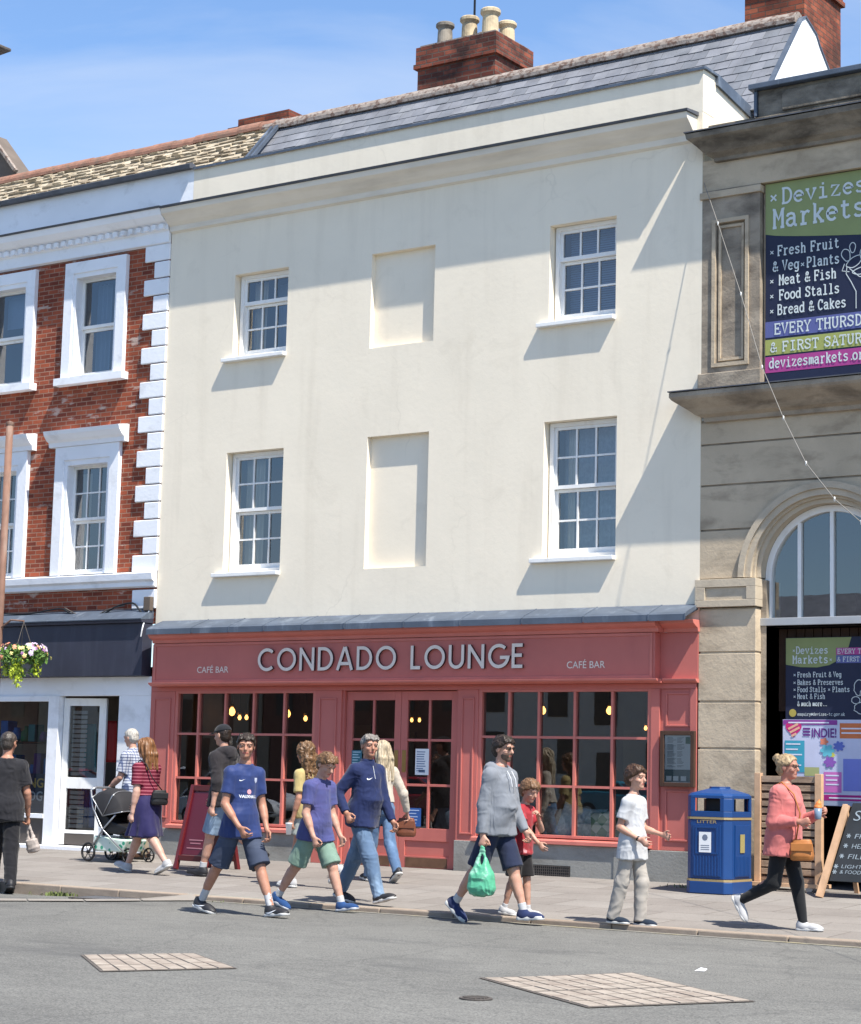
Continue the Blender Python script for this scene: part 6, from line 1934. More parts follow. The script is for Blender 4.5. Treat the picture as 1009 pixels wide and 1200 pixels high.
for ang in (8, 62, 128):
    pts = [(-0.12 + 0.345 * math.cos(R(ang)) * 0.95, b * 0.232, 0.62 + 0.345 * math.sin(R(ang)) * (1 - 0.22 * abs(b) ** 3)) for b in [-1 + 2 * j / 12 for j in range(13)]]
    tm.tube([(-0.12, -0.232, 0.60)] + pts + [(-0.12, 0.232, 0.60)], 0.008, 6)
tm.build('hood_trim', M['grey_metal'], ho, local=True, smooth=True)
bk_ = MB()
bk_.add([(-0.28, -0.2, 0.14), (0.22, -0.2, 0.14), (0.30, -0.2, 0.30), (-0.30, -0.2, 0.34), (-0.28, 0.2, 0.14), (0.22, 0.2, 0.14), (0.30, 0.2, 0.30), (-0.30, 0.2, 0.34)],
        [(0, 1, 2, 3), (4, 7, 6, 5), (0, 4, 5, 1), (0, 3, 7, 4), (1, 5, 6, 2), (3, 2, 6, 7)])
m_, nt, b = _new('pram_basket_pattern')
co = _coord(nt); v_ = nt.nodes.new('ShaderNodeTexVoronoi'); v_.inputs['Scale'].default_value = 14; nt.links.new(co, v_.inputs['Vector'])
nt.links.new(_ramp(nt, v_.outputs['Distance'], 0.3, rgb(52, 150, 120), 0.42, rgb(206, 222, 210)), b.inputs['Base Color'])
bk_.build('basket', m_, PR, local=True, bevel=0.02)
for (x, y, r) in ((-0.36, -0.22, 0.125), (-0.36, 0.22, 0.125), (0.33, -0.2, 0.10), (0.33, 0.2, 0.10)):
    wv_ = MB().lathe([(r * 0.72, -0.016), (r * 0.92, -0.022), (r, -0.012), (r, 0.012), (r * 0.92, 0.022), (r * 0.72, 0.016), (r * 0.72, -0.016)], (x, y, r + 0.0), 28, 'y')
    wh = MB(); 
    n = 28
    tyre = MB().tube([(x + r * 0.88 * math.cos(2 * math.pi * i / 28), y, r + r * 0.88 * math.sin(2 * math.pi * i / 28)) for i in range(29)], r * 0.125, 8, cap=False)
    wo = tyre.build('wheel', M['black'], PR, local=True, smooth=True)
    spk = MB()
    for kx in range(6):
        a = 2 * math.pi * kx / 6
        spk.tube([(x, y, r), (x + r * 0.82 * math.cos(a), y, r + r * 0.82 * math.sin(a))], 0.006, 5)
    spk.lathe([(0.006, -0.02), (0.022, -0.018), (0.022, 0.018), (0.006, 0.02)], (x, y, r), 12, 'y')
    spk.build('spokes', M['black_metal'], wo, local=True)

# small weeds in the gutter and along the foot of the walls
def weeds(cx, cy, n, sx, sy, h, seed):
    rn = random.Random(seed); mb = MB()
    for i in range(n):
        x, y = cx + rn.gauss(0, sx), cy + rn.gauss(0, sy)
        z = gz(x, y); a = rn.uniform(0, 6.28); L = h * rn.uniform(0.4, 1.2); w2 = 0.006
        d = Vector((math.cos(a), math.sin(a), 0)); nn = Vector((-d.y, d.x, 0)) * w2
        p = Vector((x, y, z)); m_ = p + d * L * 0.35 + Vector((0, 0, L * 0.7)); e = p + d * L * 0.9 + Vector((0, 0, L * 0.75))
        mb.add([p - nn, p + nn, m_ + nn * 0.8, m_ - nn * 0.8, e], [(0, 1, 2, 3), (3, 2, 4)])
    return mb
M['grass'] = mat('weed_green', rgb(92, 104, 52), 0.7, 0.3, 30, 0)
for (cx, cy, n, sx, sy, h, sd) in ((-2.05, -4.42, 110, 0.16, 0.035, 0.06, 1), (3.98, -0.55, 50, 0.10, 0.05, 0.045, 2), (-0.2, -4.40, 25, 0.3, 0.03, 0.02, 3)):
    tag(weeds(cx, cy, n, sx, sy, h, sd).build('grass', M['grass'], recalc=False), kind='stuff')
lz = gz(7.48, -7.16); lt_ = MB(); lt_.add([(7.44, -7.19, lz + 0.006), (7.515, -7.165, lz + 0.008), (7.52, -7.13, lz + 0.022), (7.455, -7.15, lz + 0.016), (7.48, -7.16, lz + 0.032)], [(0, 1, 4), (1, 2, 4), (2, 3, 4), (3, 0, 4)])
tag(lt_.build('litter', M['paper'], recalc=False), 'small crumpled white scrap of paper lying on the road', 'litter')
# ================================================================== people: implicit surfaces turned into meshes
def V3(*a): return np.array(a, dtype=np.float64)
def unit(v):
    v = np.asarray(v, float); return v / (np.linalg.norm(v) + 1e-9)

class Grid:
    def __init__(s, lo, hi, h):
        s.h = h; s.lo = np.asarray(lo, float) - 2.5 * h
        s.n = np.ceil((np.asarray(hi, float) + 2.5 * h - s.lo) / h).astype(int) + 1
        s.f = np.full(tuple(s.n), 1.0, np.float32)
        s.ax = [(s.lo[i] + h * np.arange(s.n[i])).astype(np.float32) for i in range(3)]
    def win(s, lo, hi):
        sl = []
        for i in range(3):
            a = int(max(0, math.floor((lo[i] - s.lo[i]) / s.h))); b = int(min(s.n[i], math.ceil((hi[i] - s.lo[i]) / s.h) + 1))
            if b <= a: return None
            sl.append(slice(a, b))
        X = s.ax[0][sl[0]][:, None, None]; Y = s.ax[1][sl[1]][None, :, None]; Z = s.ax[2][sl[2]][None, None, :]
        return tuple(sl), X, Y, Z
    def put(s, sl, d, k, op):
        f = s.f[sl]
        if op == 'sub':
            d = -d
            if k > 0:
                h = np.maximum(k - np.abs(f - d), 0) / k; r = np.maximum(f, d) + h * h * k * 0.25
            else: r = np.maximum(f, d)
        else:
            if k > 0:
                h = np.maximum(k - np.abs(f - d), 0) / k; r = np.minimum(f, d) - h * h * k * 0.25
            else: r = np.minimum(f, d)
        s.f[sl] = r
    def cone(s, a, b, ra, rb, k=0.0, cuts=(), op='add', flat=None):
        a = np.asarray(a, float); b = np.asarray(b, float); r = max(ra, rb) + k + 2 * s.h
        w = s.win(np.minimum(a, b) - r, np.maximum(a, b) + r)
        if w is None: return
        sl, X, Y, Z = w; ba = b - a; L2 = ba @ ba + 1e-12
        px, py, pz = X - a[0], Y - a[1], Z - a[2]
        t = np.clip((px * ba[0] + py * ba[1] + pz * ba[2]) / L2, 0, 1)
        dx, dy, dz = px - t * ba[0], py - t * ba[1], pz - t * ba[2]
        if flat is not None:      # flattened section: (axis, factor)
            ax, fk = flat
            q = dx * ax[0] + dy * ax[1] + dz * ax[2]
            d = np.sqrt(dx * dx + dy * dy + dz * dz + (fk * fk - 1) * q * q) - (ra + (rb - ra) * t)
        else:
            d = np.sqrt(dx * dx + dy * dy + dz * dz) - (ra + (rb - ra) * t)
        for (c, n) in cuts:
            d = np.maximum(d, (X - c[0]) * n[0] + (Y - c[1]) * n[1] + (Z - c[2]) * n[2])
        s.put(sl, d, k, op)
    def ell(s, c, r, A=None, k=0.0, op='add', cuts=()):
        A = np.eye(3) if A is None else A; rm = max(r) + k + 2 * s.h
        w = s.win(c - rm, c + rm)
        if w is None: return
        sl, X, Y, Z = w; px, py, pz = X - c[0], Y - c[1], Z - c[2]
        q = [px * A[0, i] + py * A[1, i] + pz * A[2, i] for i in range(3)]
        k0 = np.sqrt(sum((q[i] / r[i]) ** 2 for i in range(3))); k1 = np.sqrt(sum((q[i] / r[i] ** 2) ** 2 for i in range(3))) + 1e-6
        d = k0 * (k0 - 1) / k1
        for (cc, n) in cuts:
            d = np.maximum(d, (X - cc[0]) * n[0] + (Y - cc[1]) * n[1] + (Z - cc[2]) * n[2])
        s.put(sl, d, k, op)
    def loft(s, o, sp, fw, la, st, k=0.0, tw=0.0, twl=1.0, p=2.3, cuts=(), ruff=None, op='add'):
        """elliptic sections along an axis; rows of st: (s, half width, half depth, forward offset)"""
        st = np.asarray(st, float)
        rm = max(st[:, 1].max(), st[:, 2].max() + np.abs(st[:, 3]).max()) + k + 3 * s.h
        e0 = o + sp * st[0, 0]; e1 = o + sp * st[-1, 0]
        w = s.win(np.minimum(e0, e1) - rm, np.maximum(e0, e1) + rm)
        if w is None: return
        sl, X, Y, Z = w; px, py, pz = X - o[0], Y - o[1], Z - o[2]
        u = px * sp[0] + py * sp[1] + pz * sp[2]; f_ = px * fw[0] + py * fw[1] + pz * fw[2]; l_ = px * la[0] + py * la[1] + pz * la[2]
        if tw:
            a = tw * np.clip(u / twl, 0, 1); ca, sa = np.cos(a), np.sin(a)
            f_, l_ = f_ * ca + l_ * sa, -f_ * sa + l_ * ca
        W = np.interp(u, st[:, 0], st[:, 1]).astype(np.float32); D = np.interp(u, st[:, 0], st[:, 2]).astype(np.float32)
        f_ = f_ - np.interp(u, st[:, 0], st[:, 3]).astype(np.float32)
        g = (np.abs(l_ / W) ** p + np.abs(f_ / D) ** p) ** (1 / p)
        d = (g - 1) * np.minimum(W, D)
        if ruff is not None:
            th = np.arctan2(f_, l_); d = d - ruff(th, u)
        d = np.maximum(d, np.maximum(st[0, 0] - u, u - st[-1, 0]))
        for (c, n) in cuts:
            d = np.maximum(d, (X - c[0]) * n[0] + (Y - c[1]) * n[1] + (Z - c[2]) * n[2])
        s.put(sl, d, k, op)
    def cut(s, c, n):
        X = s.ax[0][:, None, None]; Y = s.ax[1][None, :, None]; Z = s.ax[2][None, None, :]
        s.f = np.maximum(s.f, ((X - c[0]) * n[0] + (Y - c[1]) * n[1] + (Z - c[2]) * n[2]).astype(np.float32))
    def mesh(s):
        f = s.f; ins = f < 0
        c8 = [ins[i:i + f.shape[0] - 1, j:j + f.shape[1] - 1, k:k + f.shape[2] - 1] for i in (0, 1) for j in (0, 1) for k in (0, 1)]
        anyi = c8[0].copy(); alli = c8[0].copy()
        for c in c8[1:]: anyi |= c; alli &= c
        act = anyi & ~alli
        I = np.argwhere(act); n = len(I)
        idx = np.full(act.shape, -1, np.int64); idx[act] = np.arange(n)
        acc = np.zeros((n, 3)); cnt = np.zeros(n)
        for ax in range(3):
            o = [0, 0, 0]; o[ax] = 1; oth = [q for q in range(3) if q != ax]
            for a in (0, 1):
                for b in (0, 1):
                    p = [0, 0, 0]; p[oth[0]] = a; p[oth[1]] = b
                    i0 = I + p; i1 = i0 + o
                    v0 = f[i0[:, 0], i0[:, 1], i0[:, 2]]; v1 = f[i1[:, 0], i1[:, 1], i1[:, 2]]
                    m = (v0 < 0) != (v1 < 0)
                    t = np.where(m, v0 / np.where(m, v0 - v1, 1), 0)
                    P = np.zeros((n, 3)); P += p; P[:, ax] += t
                    acc += P * m[:, None]; cnt += m
        V = s.lo + (I + acc / np.maximum(cnt, 1)[:, None]) * s.h
        Q = []
        for ax in range(3):
            b, c = (ax + 1) % 3, (ax + 2) % 3
            sl0 = [slice(None)] * 3; sl1 = [slice(None)] * 3
            sl0[ax] = slice(0, -1); sl1[ax] = slice(1, None)
            A, B = ins[tuple(sl0)], ins[tuple(sl1)]
            E = np.argwhere(A != B)
            E = E[(E[:, b] > 0) & (E[:, c] > 0) & (E[:, b] < f.shape[b] - 1) & (E[:, c] < f.shape[c] - 1)]
            a_in = A[E[:, 0], E[:, 1], E[:, 2]]
            cols = []
            for (db, dc) in ((-1, -1), (0, -1), (0, 0), (-1, 0)):
                q = E.copy(); q[:, b] += db; q[:, c] += dc
                cols.append(idx[q[:, 0], q[:, 1], q[:, 2]])
            q = np.stack(cols, 1)
            q[~a_in] = q[~a_in][:, ::-1]
            Q.append(q)
        Q = np.concatenate(Q); Q = Q[(Q >= 0).all(1)]
        return V, Q

_lat = RNG.random((32, 32, 32)).astype(np.float32) * 2 - 1
def vnoise(P):
    i = np.floor(P).astype(int); t = P - i; t = t * t * (3 - 2 * t)
    r = 0
    for dx in (0, 1):
        for dy in (0, 1):
            for dz in (0, 1):
                w = (t[:, 0] if dx else 1 - t[:, 0]) * (t[:, 1] if dy else 1 - t[:, 1]) * (t[:, 2] if dz else 1 - t[:, 2])
                r = r + w * _lat[(i[:, 0] + dx) % 32, (i[:, 1] + dy) % 32, (i[:, 2] + dz) % 32]
    return r

def vnormals(V, Q):
    N = np.zeros_like(V); n = np.cross(V[Q[:, 2]] - V[Q[:, 0]], V[Q[:, 3]] - V[Q[:, 1]])
    for k in range(4): np.add.at(N, Q[:, k], n)
    return N / (np.linalg.norm(N, axis=1, keepdims=True) + 1e-9)

def relax(V, Q, it=1, w=0.5):
    for _ in range(it):
        S_ = np.zeros_like(V); C_ = np.zeros(len(V))
        for k in range(4):
            np.add.at(S_, Q[:, k], V[Q[:, (k + 1) % 4]] + V[Q[:, (k + 3) % 4]]); np.add.at(C_, Q[:, k], 2)
        V = V * (1 - w) + w * S_ / np.maximum(C_, 1)[:, None]
    return V

def npmesh(name, V, Q, mats, parent=None, mi=None):
    me = bpy.data.meshes.new(name)
    me.vertices.add(len(V)); me.vertices.foreach_set('co', V.astype(np.float32).ravel())
    me.loops.add(Q.size); me.loops.foreach_set('vertex_index', Q.astype(np.int32).ravel())
    me.polygons.add(len(Q)); me.polygons.foreach_set('loop_start', np.arange(0, Q.size, 4, dtype=np.int32))
    try: me.polygons.foreach_set('loop_total', np.full(len(Q), 4, np.int32))
    except Exception: pass
    me.polygons.foreach_set('use_smooth', np.ones(len(Q), bool))
    if not isinstance(mats, (list, tuple)): mats = [mats]
    for m in mats: me.materials.append(m)
    if mi is not None: me.polygons.foreach_set('material_index', mi.astype(np.int32))
    me.update(calc_edges=True); me.validate()
    o = bpy.data.objects.new(name, me); COL.objects.link(o)
    if parent is not None: o.parent = parent
    return o

def solid(name, g, m, parent=None, fold=0.0, ff=(22, 22, 10), ridge=True, rl=1, mi=None, seed=0):
    V, Q = g.mesh()
    if rl: V = relax(V, Q, rl)
    if fold:
        N = vnormals(V, Q)
        P = V * np.array(ff) + seed * 3.7
        w = vnoise(P * 0.5 + 9) * 1.3
        n1 = vnoise(P + w[:, None]); n2 = vnoise(P * 2.1 + 5)
        P3 = V * np.array([7, 7, 24]) + seed * 1.9 + w[:, None] * .8
        n3 = vnoise(P3)
        d = (1 - 2 * np.abs(n1)) * 0.5 + 0.2 * n2 + (1 - 2 * np.abs(n3)) * 0.32
        V = V + N * (fold * .75 * d)[:, None]
    return npmesh(name, V, Q, m, parent, mi)

SKIN = {}
def skin_mat(name, r, g, b):
    if name in SKIN: return SKIN[name]
    m, nt, bs = _new(name)
    co = _coord(nt); f = _noise(nt, co, 14, 4)
    base = rgb(r, g, b); gm = .3 * base[0] + .6 * base[1] + .1 * base[2]
    base = tuple((.85 * q + .15 * gm) * .66 for q in base[:3]) + (1,)
    c = _ramp(nt, f, 0.3, (base[0] * 0.92, base[1] * 0.84, base[2] * 0.8, 1), 0.7, sc_col(base, 1.08))
    nt.links.new(c, bs.inputs['Base Color']); bs.inputs['Roughness'].default_value = 0.5
    bs.inputs['Specular IOR Level'].default_value = 0.35
    bs.inputs['Subsurface Weight'].default_value = 0.08; bs.inputs['Subsurface Radius'].default_value = (0.02, 0.008, 0.004)
    SKIN[name] = m
    return m
M['eye'] = mat('eye_white', rgb(150, 130, 120), 0.3, 0.02); M['iris'] = mat('iris', rgb(46, 34, 26), 0.2, 0.02)
M['lip'] = mat('lips', rgb(168, 98, 86), 0.5, 0.05)

MALE = [(-.035, .076, .060, -.004), (0, .088, .070, -.010), (.05, .086, .066, -.008), (.11, .078, .058, .002), (.18, .083, .062, .004), (.235, .088, .065, .004), (.262, .086, .059, .0), (.288, .064, .046, -.004), (.306, .046, .040, -.006), (.325, .038, .036, -.006)]
FEMALE = [(-.035, .082, .066, -.006), (0, .095, .076, -.012), (.05, .089, .070, -.008), (.12, .070, .055, .002), (.18, .074, .062, .010), (.222, .079, .069, .014), (.256, .077, .056, .004), (.284, .056, .043, -.004), (.304, .042, .037, -.005), (.325, .035, .033, -.006)]
CHILD = [(-.035, .074, .060, -.004), (0, .083, .067, -.006), (.06, .078, .062, .0), (.12, .073, .058, .004), (.18, .076, .058, .002), (.235, .080, .057, .0), (.262, .078, .053, .0), (.288, .058, .042, -.003), (.306, .044, .038, -.005), (.325, .036, .034, -.005)]

class Fig:
    def __init__(s, H, stack, lean=4, twist=0, legs=((20, 5, 0), (-20, 20, -15)), arms=((0, 8, 15, 10), (0, 8, 15, 10)), head=(0, 0), hr=.132, bulk=1.0, limb=1.0, shw=.089, belly=0.0, curl=(35, 35), hipw=.046):
        """legs / arms given left first: (flex, knee, foot pitch, [abduct]) and (flex, abduct, elbow, inward)"""
        bulk *= .89; s.H = H; s.bulk = bulk; s.limb = limb; s.hh = hr * H; s.curl = curl; s.twist = R(twist)
        st = np.array(stack, float); st[:, 1:3] *= bulk
        if belly:
            b = belly * np.exp(-((st[:, 0] - .10) / .07) ** 2); st[:, 2] += b * .6; st[:, 3] += b * .5; st[:, 1] += b * .3
        s.st = st * H
        la = V3(0, 1, 0); l_ = R(lean)
        s.sp = V3(math.sin(l_), 0, math.cos(l_)); s.fw = V3(math.cos(l_), 0, -math.sin(l_)); s.la = la
        s.hip = []; s.knee = []; s.ank = []; s.ff = []; s.fu = []; low = []
        for i, sd in ((0, 1), (1, -1)):
            L = legs[i]; ab = R(L[3]) if len(L) > 3 else 0
            h = V3(0, sd * hipw * H, 0)
            d1 = V3(math.sin(R(L[0])), sd * math.sin(ab), -math.cos(R(L[0]))); d1 = unit(d1)
            a2 = R(L[0] - L[1]); d2 = unit(V3(math.sin(a2), sd * math.sin(ab) * .5, -math.cos(a2)))
            k = h + d1 * .245 * H; a = k + d2 * .232 * H
            p = R(L[2]); f_ = V3(math.cos(p), 0, math.sin(p)); u_ = V3(-math.sin(p), 0, math.cos(p))
            s.hip.append(h); s.knee.append(k); s.ank.append(a); s.ff.append(f_); s.fu.append(u_)
            low += [(a - u_ * .042 * H - f_ * .04 * H)[2], (a - u_ * .042 * H + f_ * .11 * H)[2]]
        dz = V3(0, 0, -min(low)); dx = V3(-(s.ank[0][0] + s.ank[1][0]) / 2 - .03 * H, 0, 0)
        s.o = dz + dx
        for L_ in (s.hip, s.knee, s.ank):
            for i in (0, 1): L_[i] = L_[i] + s.o
        ct, sn = math.cos(s.twist), math.sin(s.twist)
        s.fw2 = s.fw * ct + s.la * sn; s.la2 = s.la * ct - s.fw * sn
        s.nb = s.o + s.sp * .322 * H
        s.sh = []; s.el = []; s.wr = []; s.hd = []; s.pn = []; s.ts = []
        for i, sd in ((0, 1), (1, -1)):
            A_ = arms[i]; sh = s.o + s.sp * .271 * H + s.la2 * sd * shw * H * (0.64 + 0.4 * bulk)
            ls = s.la2 * sd
            d = -s.sp * math.cos(R(A_[0])) + s.fw2 * math.sin(R(A_[0])); d = unit(d * math.cos(R(A_[1])) + ls * math.sin(R(A_[1])))
            v = s.fw2 * math.cos(R(A_[3])) - ls * math.sin(R(A_[3])); v = unit(v - d * (v @ d))
            e = sh + d * .168 * H; fd = unit(d * math.cos(R(A_[2])) + v * math.sin(R(A_[2])))
            w = e + fd * .150 * H
            s.sh.append(sh); s.el.append(e); s.wr.append(w); s.hd.append(fd)
            pn = -ls - fd * (-ls @ fd); pn = unit(pn); ts = np.cross(fd, pn)
            if ts @ v < 0: ts = -ts
            if len(A_) > 4:
                a = R(A_[4]); pn, ts = pn * math.cos(a) + ts * math.sin(a), ts * math.cos(a) - pn * math.sin(a)
            s.pn.append(pn); s.ts.append(ts)
        yw, pt = R(head[0]), R(head[1])
        f_ = s.fw * math.cos(yw) + s.la * math.sin(yw); l2 = s.la * math.cos(yw) - s.fw * math.sin(yw); up = s.sp * .6 + V3(0, 0, .4); up = unit(up - f_ * (up @ f_))
        f3 = f_ * math.cos(pt) - up * math.sin(pt); u3 = up * math.cos(pt) + f_ * math.sin(pt)
        s.A = np.stack([f3, l2, u3], 1)
        s.hc = s.nb + s.sp * .028 * H + s.A @ V3(.07, 0, .53) * s.hh
    def hp(s, x, y, z): return s.hc + s.A @ V3(x, y, z) * s.hh
    def bounds(s):
        P = np.array(s.ank + s.knee + s.hip + s.el + s.wr + s.sh + [s.hc, s.nb] + [w + h * .11 * s.H for w, h in zip(s.wr, s.hd)] + [a + f_ * .12 * s.H - u * .04 * s.H for a, f_, u in zip(s.ank, s.ff, s.fu)] + [a - f_ * .05 * s.H - u * .04 * s.H for a, f_, u in zip(s.ank, s.ff, s.fu)])
        lo, hi = P.min(0), P.max(0); pad = V3(.13, .13, .02) * s.H
        lo = lo - pad; hi = hi + pad; hi[2] = max(hi[2], (s.hc[2] + s.hh * .6)); lo[2] = min(lo[2], 0) - .01
        return lo, hi
    # ---------------------------------------------------------------- body
    def body(s, skin, hairm, brow=True, label=None, face=True):
        H, lm, hh = s.H, s.limb, s.hh
        lo, hi = s.bounds(); g = Grid(lo, hi, 0.0065)
        g.loft(s.o, s.sp, s.fw, s.la, s.st, 0.0, s.twist, .28 * H)
        for i, sd in ((0, 1), (1, -1)):
            g.cone(s.hip[i] + V3(0, 0, .01 * H), s.knee[i], .049 * H * lm * s.bulk, .032 * H * lm, .03 * H)
            d = unit(s.ank[i] - s.knee[i]); bk = unit(np.cross(d, s.la))
            if bk[0] > 0: bk = -bk
            g.cone(s.knee[i], s.ank[i], .029 * H * lm, .019 * H * lm, .012 * H)
            g.cone(s.knee[i] + d * .05 * H + bk * .008 * H, s.knee[i] + d * .13 * H + bk * .006 * H, .027 * H * lm, .020 * H * lm, .02 * H)
            g.cone(s.ank[i] - s.fu[i] * .022 * H - s.ff[i] * .022 * H, s.ank[i] - s.fu[i] * .03 * H + s.ff[i] * .09 * H, .020 * H, .012 * H, .02 * H)
            g.cone(s.sh[i], s.el[i], .029 * H * lm, .0225 * H * lm, .03 * H)
            g.cone(s.el[i], s.wr[i], .0225 * H * lm, .0145 * H * lm, .012 * H)
            g.cone(s.el[i] + s.hd[i] * .03 * H, s.el[i] + s.hd[i] * .07 * H, .0235 * H * lm, .020 * H * lm, .015 * H)
            s.hand(g, i)
        # neck, then a finer grid for the head
        g.cone(s.nb - s.sp * .03 * H, s.nb * .6 + s.hp(-.06, 0, -.28) * .4, .031 * H * (0.75 + .25 * lm), .0285 * H * (0.75 + .25 * lm), .025 * H)
        V0, Q0 = g.mesh(); V0 = relax(V0, Q0, 1, .35)
        g = Grid(s.hc - hh * .80, s.hc + hh * .72, 0.0042)
        g.cone(s.nb - s.sp * .03 * H, s.hp(-.06, 0, -.28), .031 * H * (0.75 + .25 * lm), .028 * H * (0.75 + .25 * lm), .025 * H)
        g.ell(s.hp(-.05, 0, .12), V3(.43, .345, .385) * hh, s.A, .02 * H)
        g.ell(s.hp(.09, 0, -.20), V3(.30, .25, .28) * hh, s.A, .12 * hh)
        g.ell(s.hp(.27, 0, -.40), V3(.11, .13, .09) * hh, s.A, .10 * hh)
        g.cone(s.hp(.36, 0, .06), s.hp(.445, 0, -.115), .035 * hh, .062 * hh, .05 * hh)
        for sd in (1, -1):
            g.ell(s.hp(.385, sd * .15, .035), V3(.06, .08, .05) * hh, s.A, .06 * hh, 'sub')
            g.ell(s.hp(.315, sd * .15, .03), V3(.065, .07, .06) * hh, s.A, .02 * hh)
            g.cone(s.hp(.36, sd * .06, .115), s.hp(.33, sd * .23, .115), .04 * hh, .035 * hh, .05 * hh)
            g.ell(s.hp(.25, sd * .20, -.13), V3(.10, .08, .08) * hh, s.A, .08 * hh)
            g.ell(s.hp(-.06, sd * .345, -.03), V3(.095, .035, .145) * hh, s.A, .03 * hh)
        g.cone(s.hp(.345, .085, -.265), s.hp(.345, -.085, -.265), .032 * hh, .032 * hh, .04 * hh)
        V, Q = g.mesh(); V = relax(V, Q, 1, .35)
        Q = np.concatenate([Q0, Q + len(V0)]); V = np.concatenate([V0, V])
        mi = None
        if face:
            C = (V[Q].mean(1) - s.hc) @ s.A / hh
            mi = np.zeros(len(Q), int)
            for sd in (1, -1):
                ex = C[:, 0] > .28
                r = ((C[:, 1] - sd * .15) / .065) ** 2 + ((C[:, 2] - .03) / .030) ** 2
                mi[ex & (r < 1)] = 1
                r2 = ((C[:, 1] - sd * .15) / .030) ** 2 + ((C[:, 2] - .032) / .028) ** 2
                mi[ex & (r2 < 1)] = 2
                if brow:
                    mi[(C[:, 0] > .25) & (np.abs(C[:, 1] - sd * .155) < .095) & (np.abs(C[:, 2] - .125 + .25 * np.abs(np.abs(C[:, 1]) - .14)) < .014)] = 4
            mi[(C[:, 0] > .3) & (np.abs(C[:, 1]) < .11) & (np.abs(C[:, 2] + .265) < .038)] = 3
        s.root = npmesh('person', V, Q, [skin, M['eye'], M['iris'], M['lip'], hairm], None, mi)
        if label: tag(s.root, label, 'person')
        return s.root
    def hand(s, g, i):
        H = s.H; w, hd, pn, ts = s.wr[i], s.hd[i], s.pn[i], s.ts[i]
        c1, c2 = R(s.curl[i]), R(s.curl[i] * 1.25)
        pc = w + hd * .030 * H
        g.cone(w, pc + hd * .018 * H, .0135 * H, .019 * H, .012 * H, flat=(pn, 1.7))
        g.cone(pc + ts * .012 * H, pc + hd * .022 * H - ts * .012 * H, .013 * H, .012 * H, .012 * H, flat=(pn, 1.3))
        for q, (off, L) in enumerate(((.0165, .045), (.0055, .050), (-.0055, .046), (-.016, .037))):
            b = w + hd * (.053 - .003 * abs(q - 1)) * H + ts * off * H
            sp_ = ts * (1.2 - q) * .10
            d1 = unit(hd * math.cos(c1) + pn * math.sin(c1) + sp_); m = b + d1 * L * .5 * H
            d2 = unit(hd * math.cos(c1 + c2) + pn * math.sin(c1 + c2) + sp_ * .5)
            g.cone(b, m, .0052 * H, .0048 * H, .003 * H); g.cone(m, m + d2 * L * .5 * H, .0048 * H, .004 * H, .002 * H)
        b = w + hd * .018 * H + ts * .016 * H; d1 = unit(hd * .75 + ts * .75 + pn * .25); m = b + d1 * .026 * H
        d2 = unit(hd * .95 + ts * .25 + pn * .4)
        g.cone(b, m, .0075 * H, .006 * H, .008 * H); g.cone(m, m + d2 * .024 * H, .006 * H, .0046 * H, .002 * H)
    # ---------------------------------------------------------------- clothes
    def top(s, name, m, sleeve=.55, hem=-.02, ease=.008, long=False, fold=.006, seed=1, neck=.318, wrist=.97, flare=0.0, k=.03, cuffr=1.0, hood=False, collar=0.0):
        H = s.H; st = s.st.copy()
        nr = [np.interp(neck * H, st[:, 0], st[:, c]) for c in (1, 2, 3)]
        st = np.vstack([st[st[:, 0] < neck * H - .002 * H], [neck * H, nr[0], nr[1], nr[2]]])
        st[:, 1:3] += ease * H
        lowr = np.array([np.interp(hem * H, s.st[:, 0], s.st[:, c]) for c in (1, 2, 3)]) if hem > -.035 else s.st[0, 1:]
        wide = max(st[0, 1], st[1, 1], st[2, 1])
        st = st[st[:, 0] > hem * H + .01 * H]
        st = np.vstack([[hem * H, max(lowr[0] + ease * H, wide * .97) + flare * H, max(lowr[1], s.st[1, 2]) + (ease + flare) * H, lowr[2] * .5], st])
        if hem < 0:
            for r in range(len(st)):
                if st[r, 0] < .09 * H:
                    st[r, 1] = max(st[r, 1], (.103 * s.bulk + .004) * H); st[r, 2] = max(st[r, 2], s.st[1, 2] + .020 * H); st[r, 3] = min(st[r, 3], s.st[1, 3] + .004 * H) if st[r, 0] < .03 * H else st[r, 3]
        # let cloth hang straight below the chest rather than cling to the waist
        for c in (1, 2):
            for r in range(len(st)):
                if .06 * H < st[r, 0] < .2 * H: st[r, c] = max(st[r, c], .93 * np.interp(st[r, 0], [0, .235 * H], [st[0, c], s.st[5, c] + ease * H]))
        P = np.array([s.o + s.sp * hem * H, s.nb, *s.sh, *s.el] + (list(s.wr) if long else []))
        lo, hi = P.min(0) - V3(.16, .13, .13) * H, P.max(0) + V3(.17, .13, .06) * H
        g = Grid(lo, hi, 0.007)
        g.loft(s.o, s.sp, s.fw, s.la, st, 0, s.twist, .28 * H, p=2.05)
        lm = s.limb
        if hem < 0:                       # the hem drapes over the thighs
            hc_ = (s.o + s.sp * hem * H, -s.sp)
            for i in (0, 1):
                g.cone(s.hip[i] + s.sp * .03 * H, s.hip[i] + (s.knee[i] - s.hip[i]) * .6, (.050 * s.limb * s.bulk + .017) * H, (.050 * s.limb * s.bulk + .020) * H, .045 * H, [hc_])
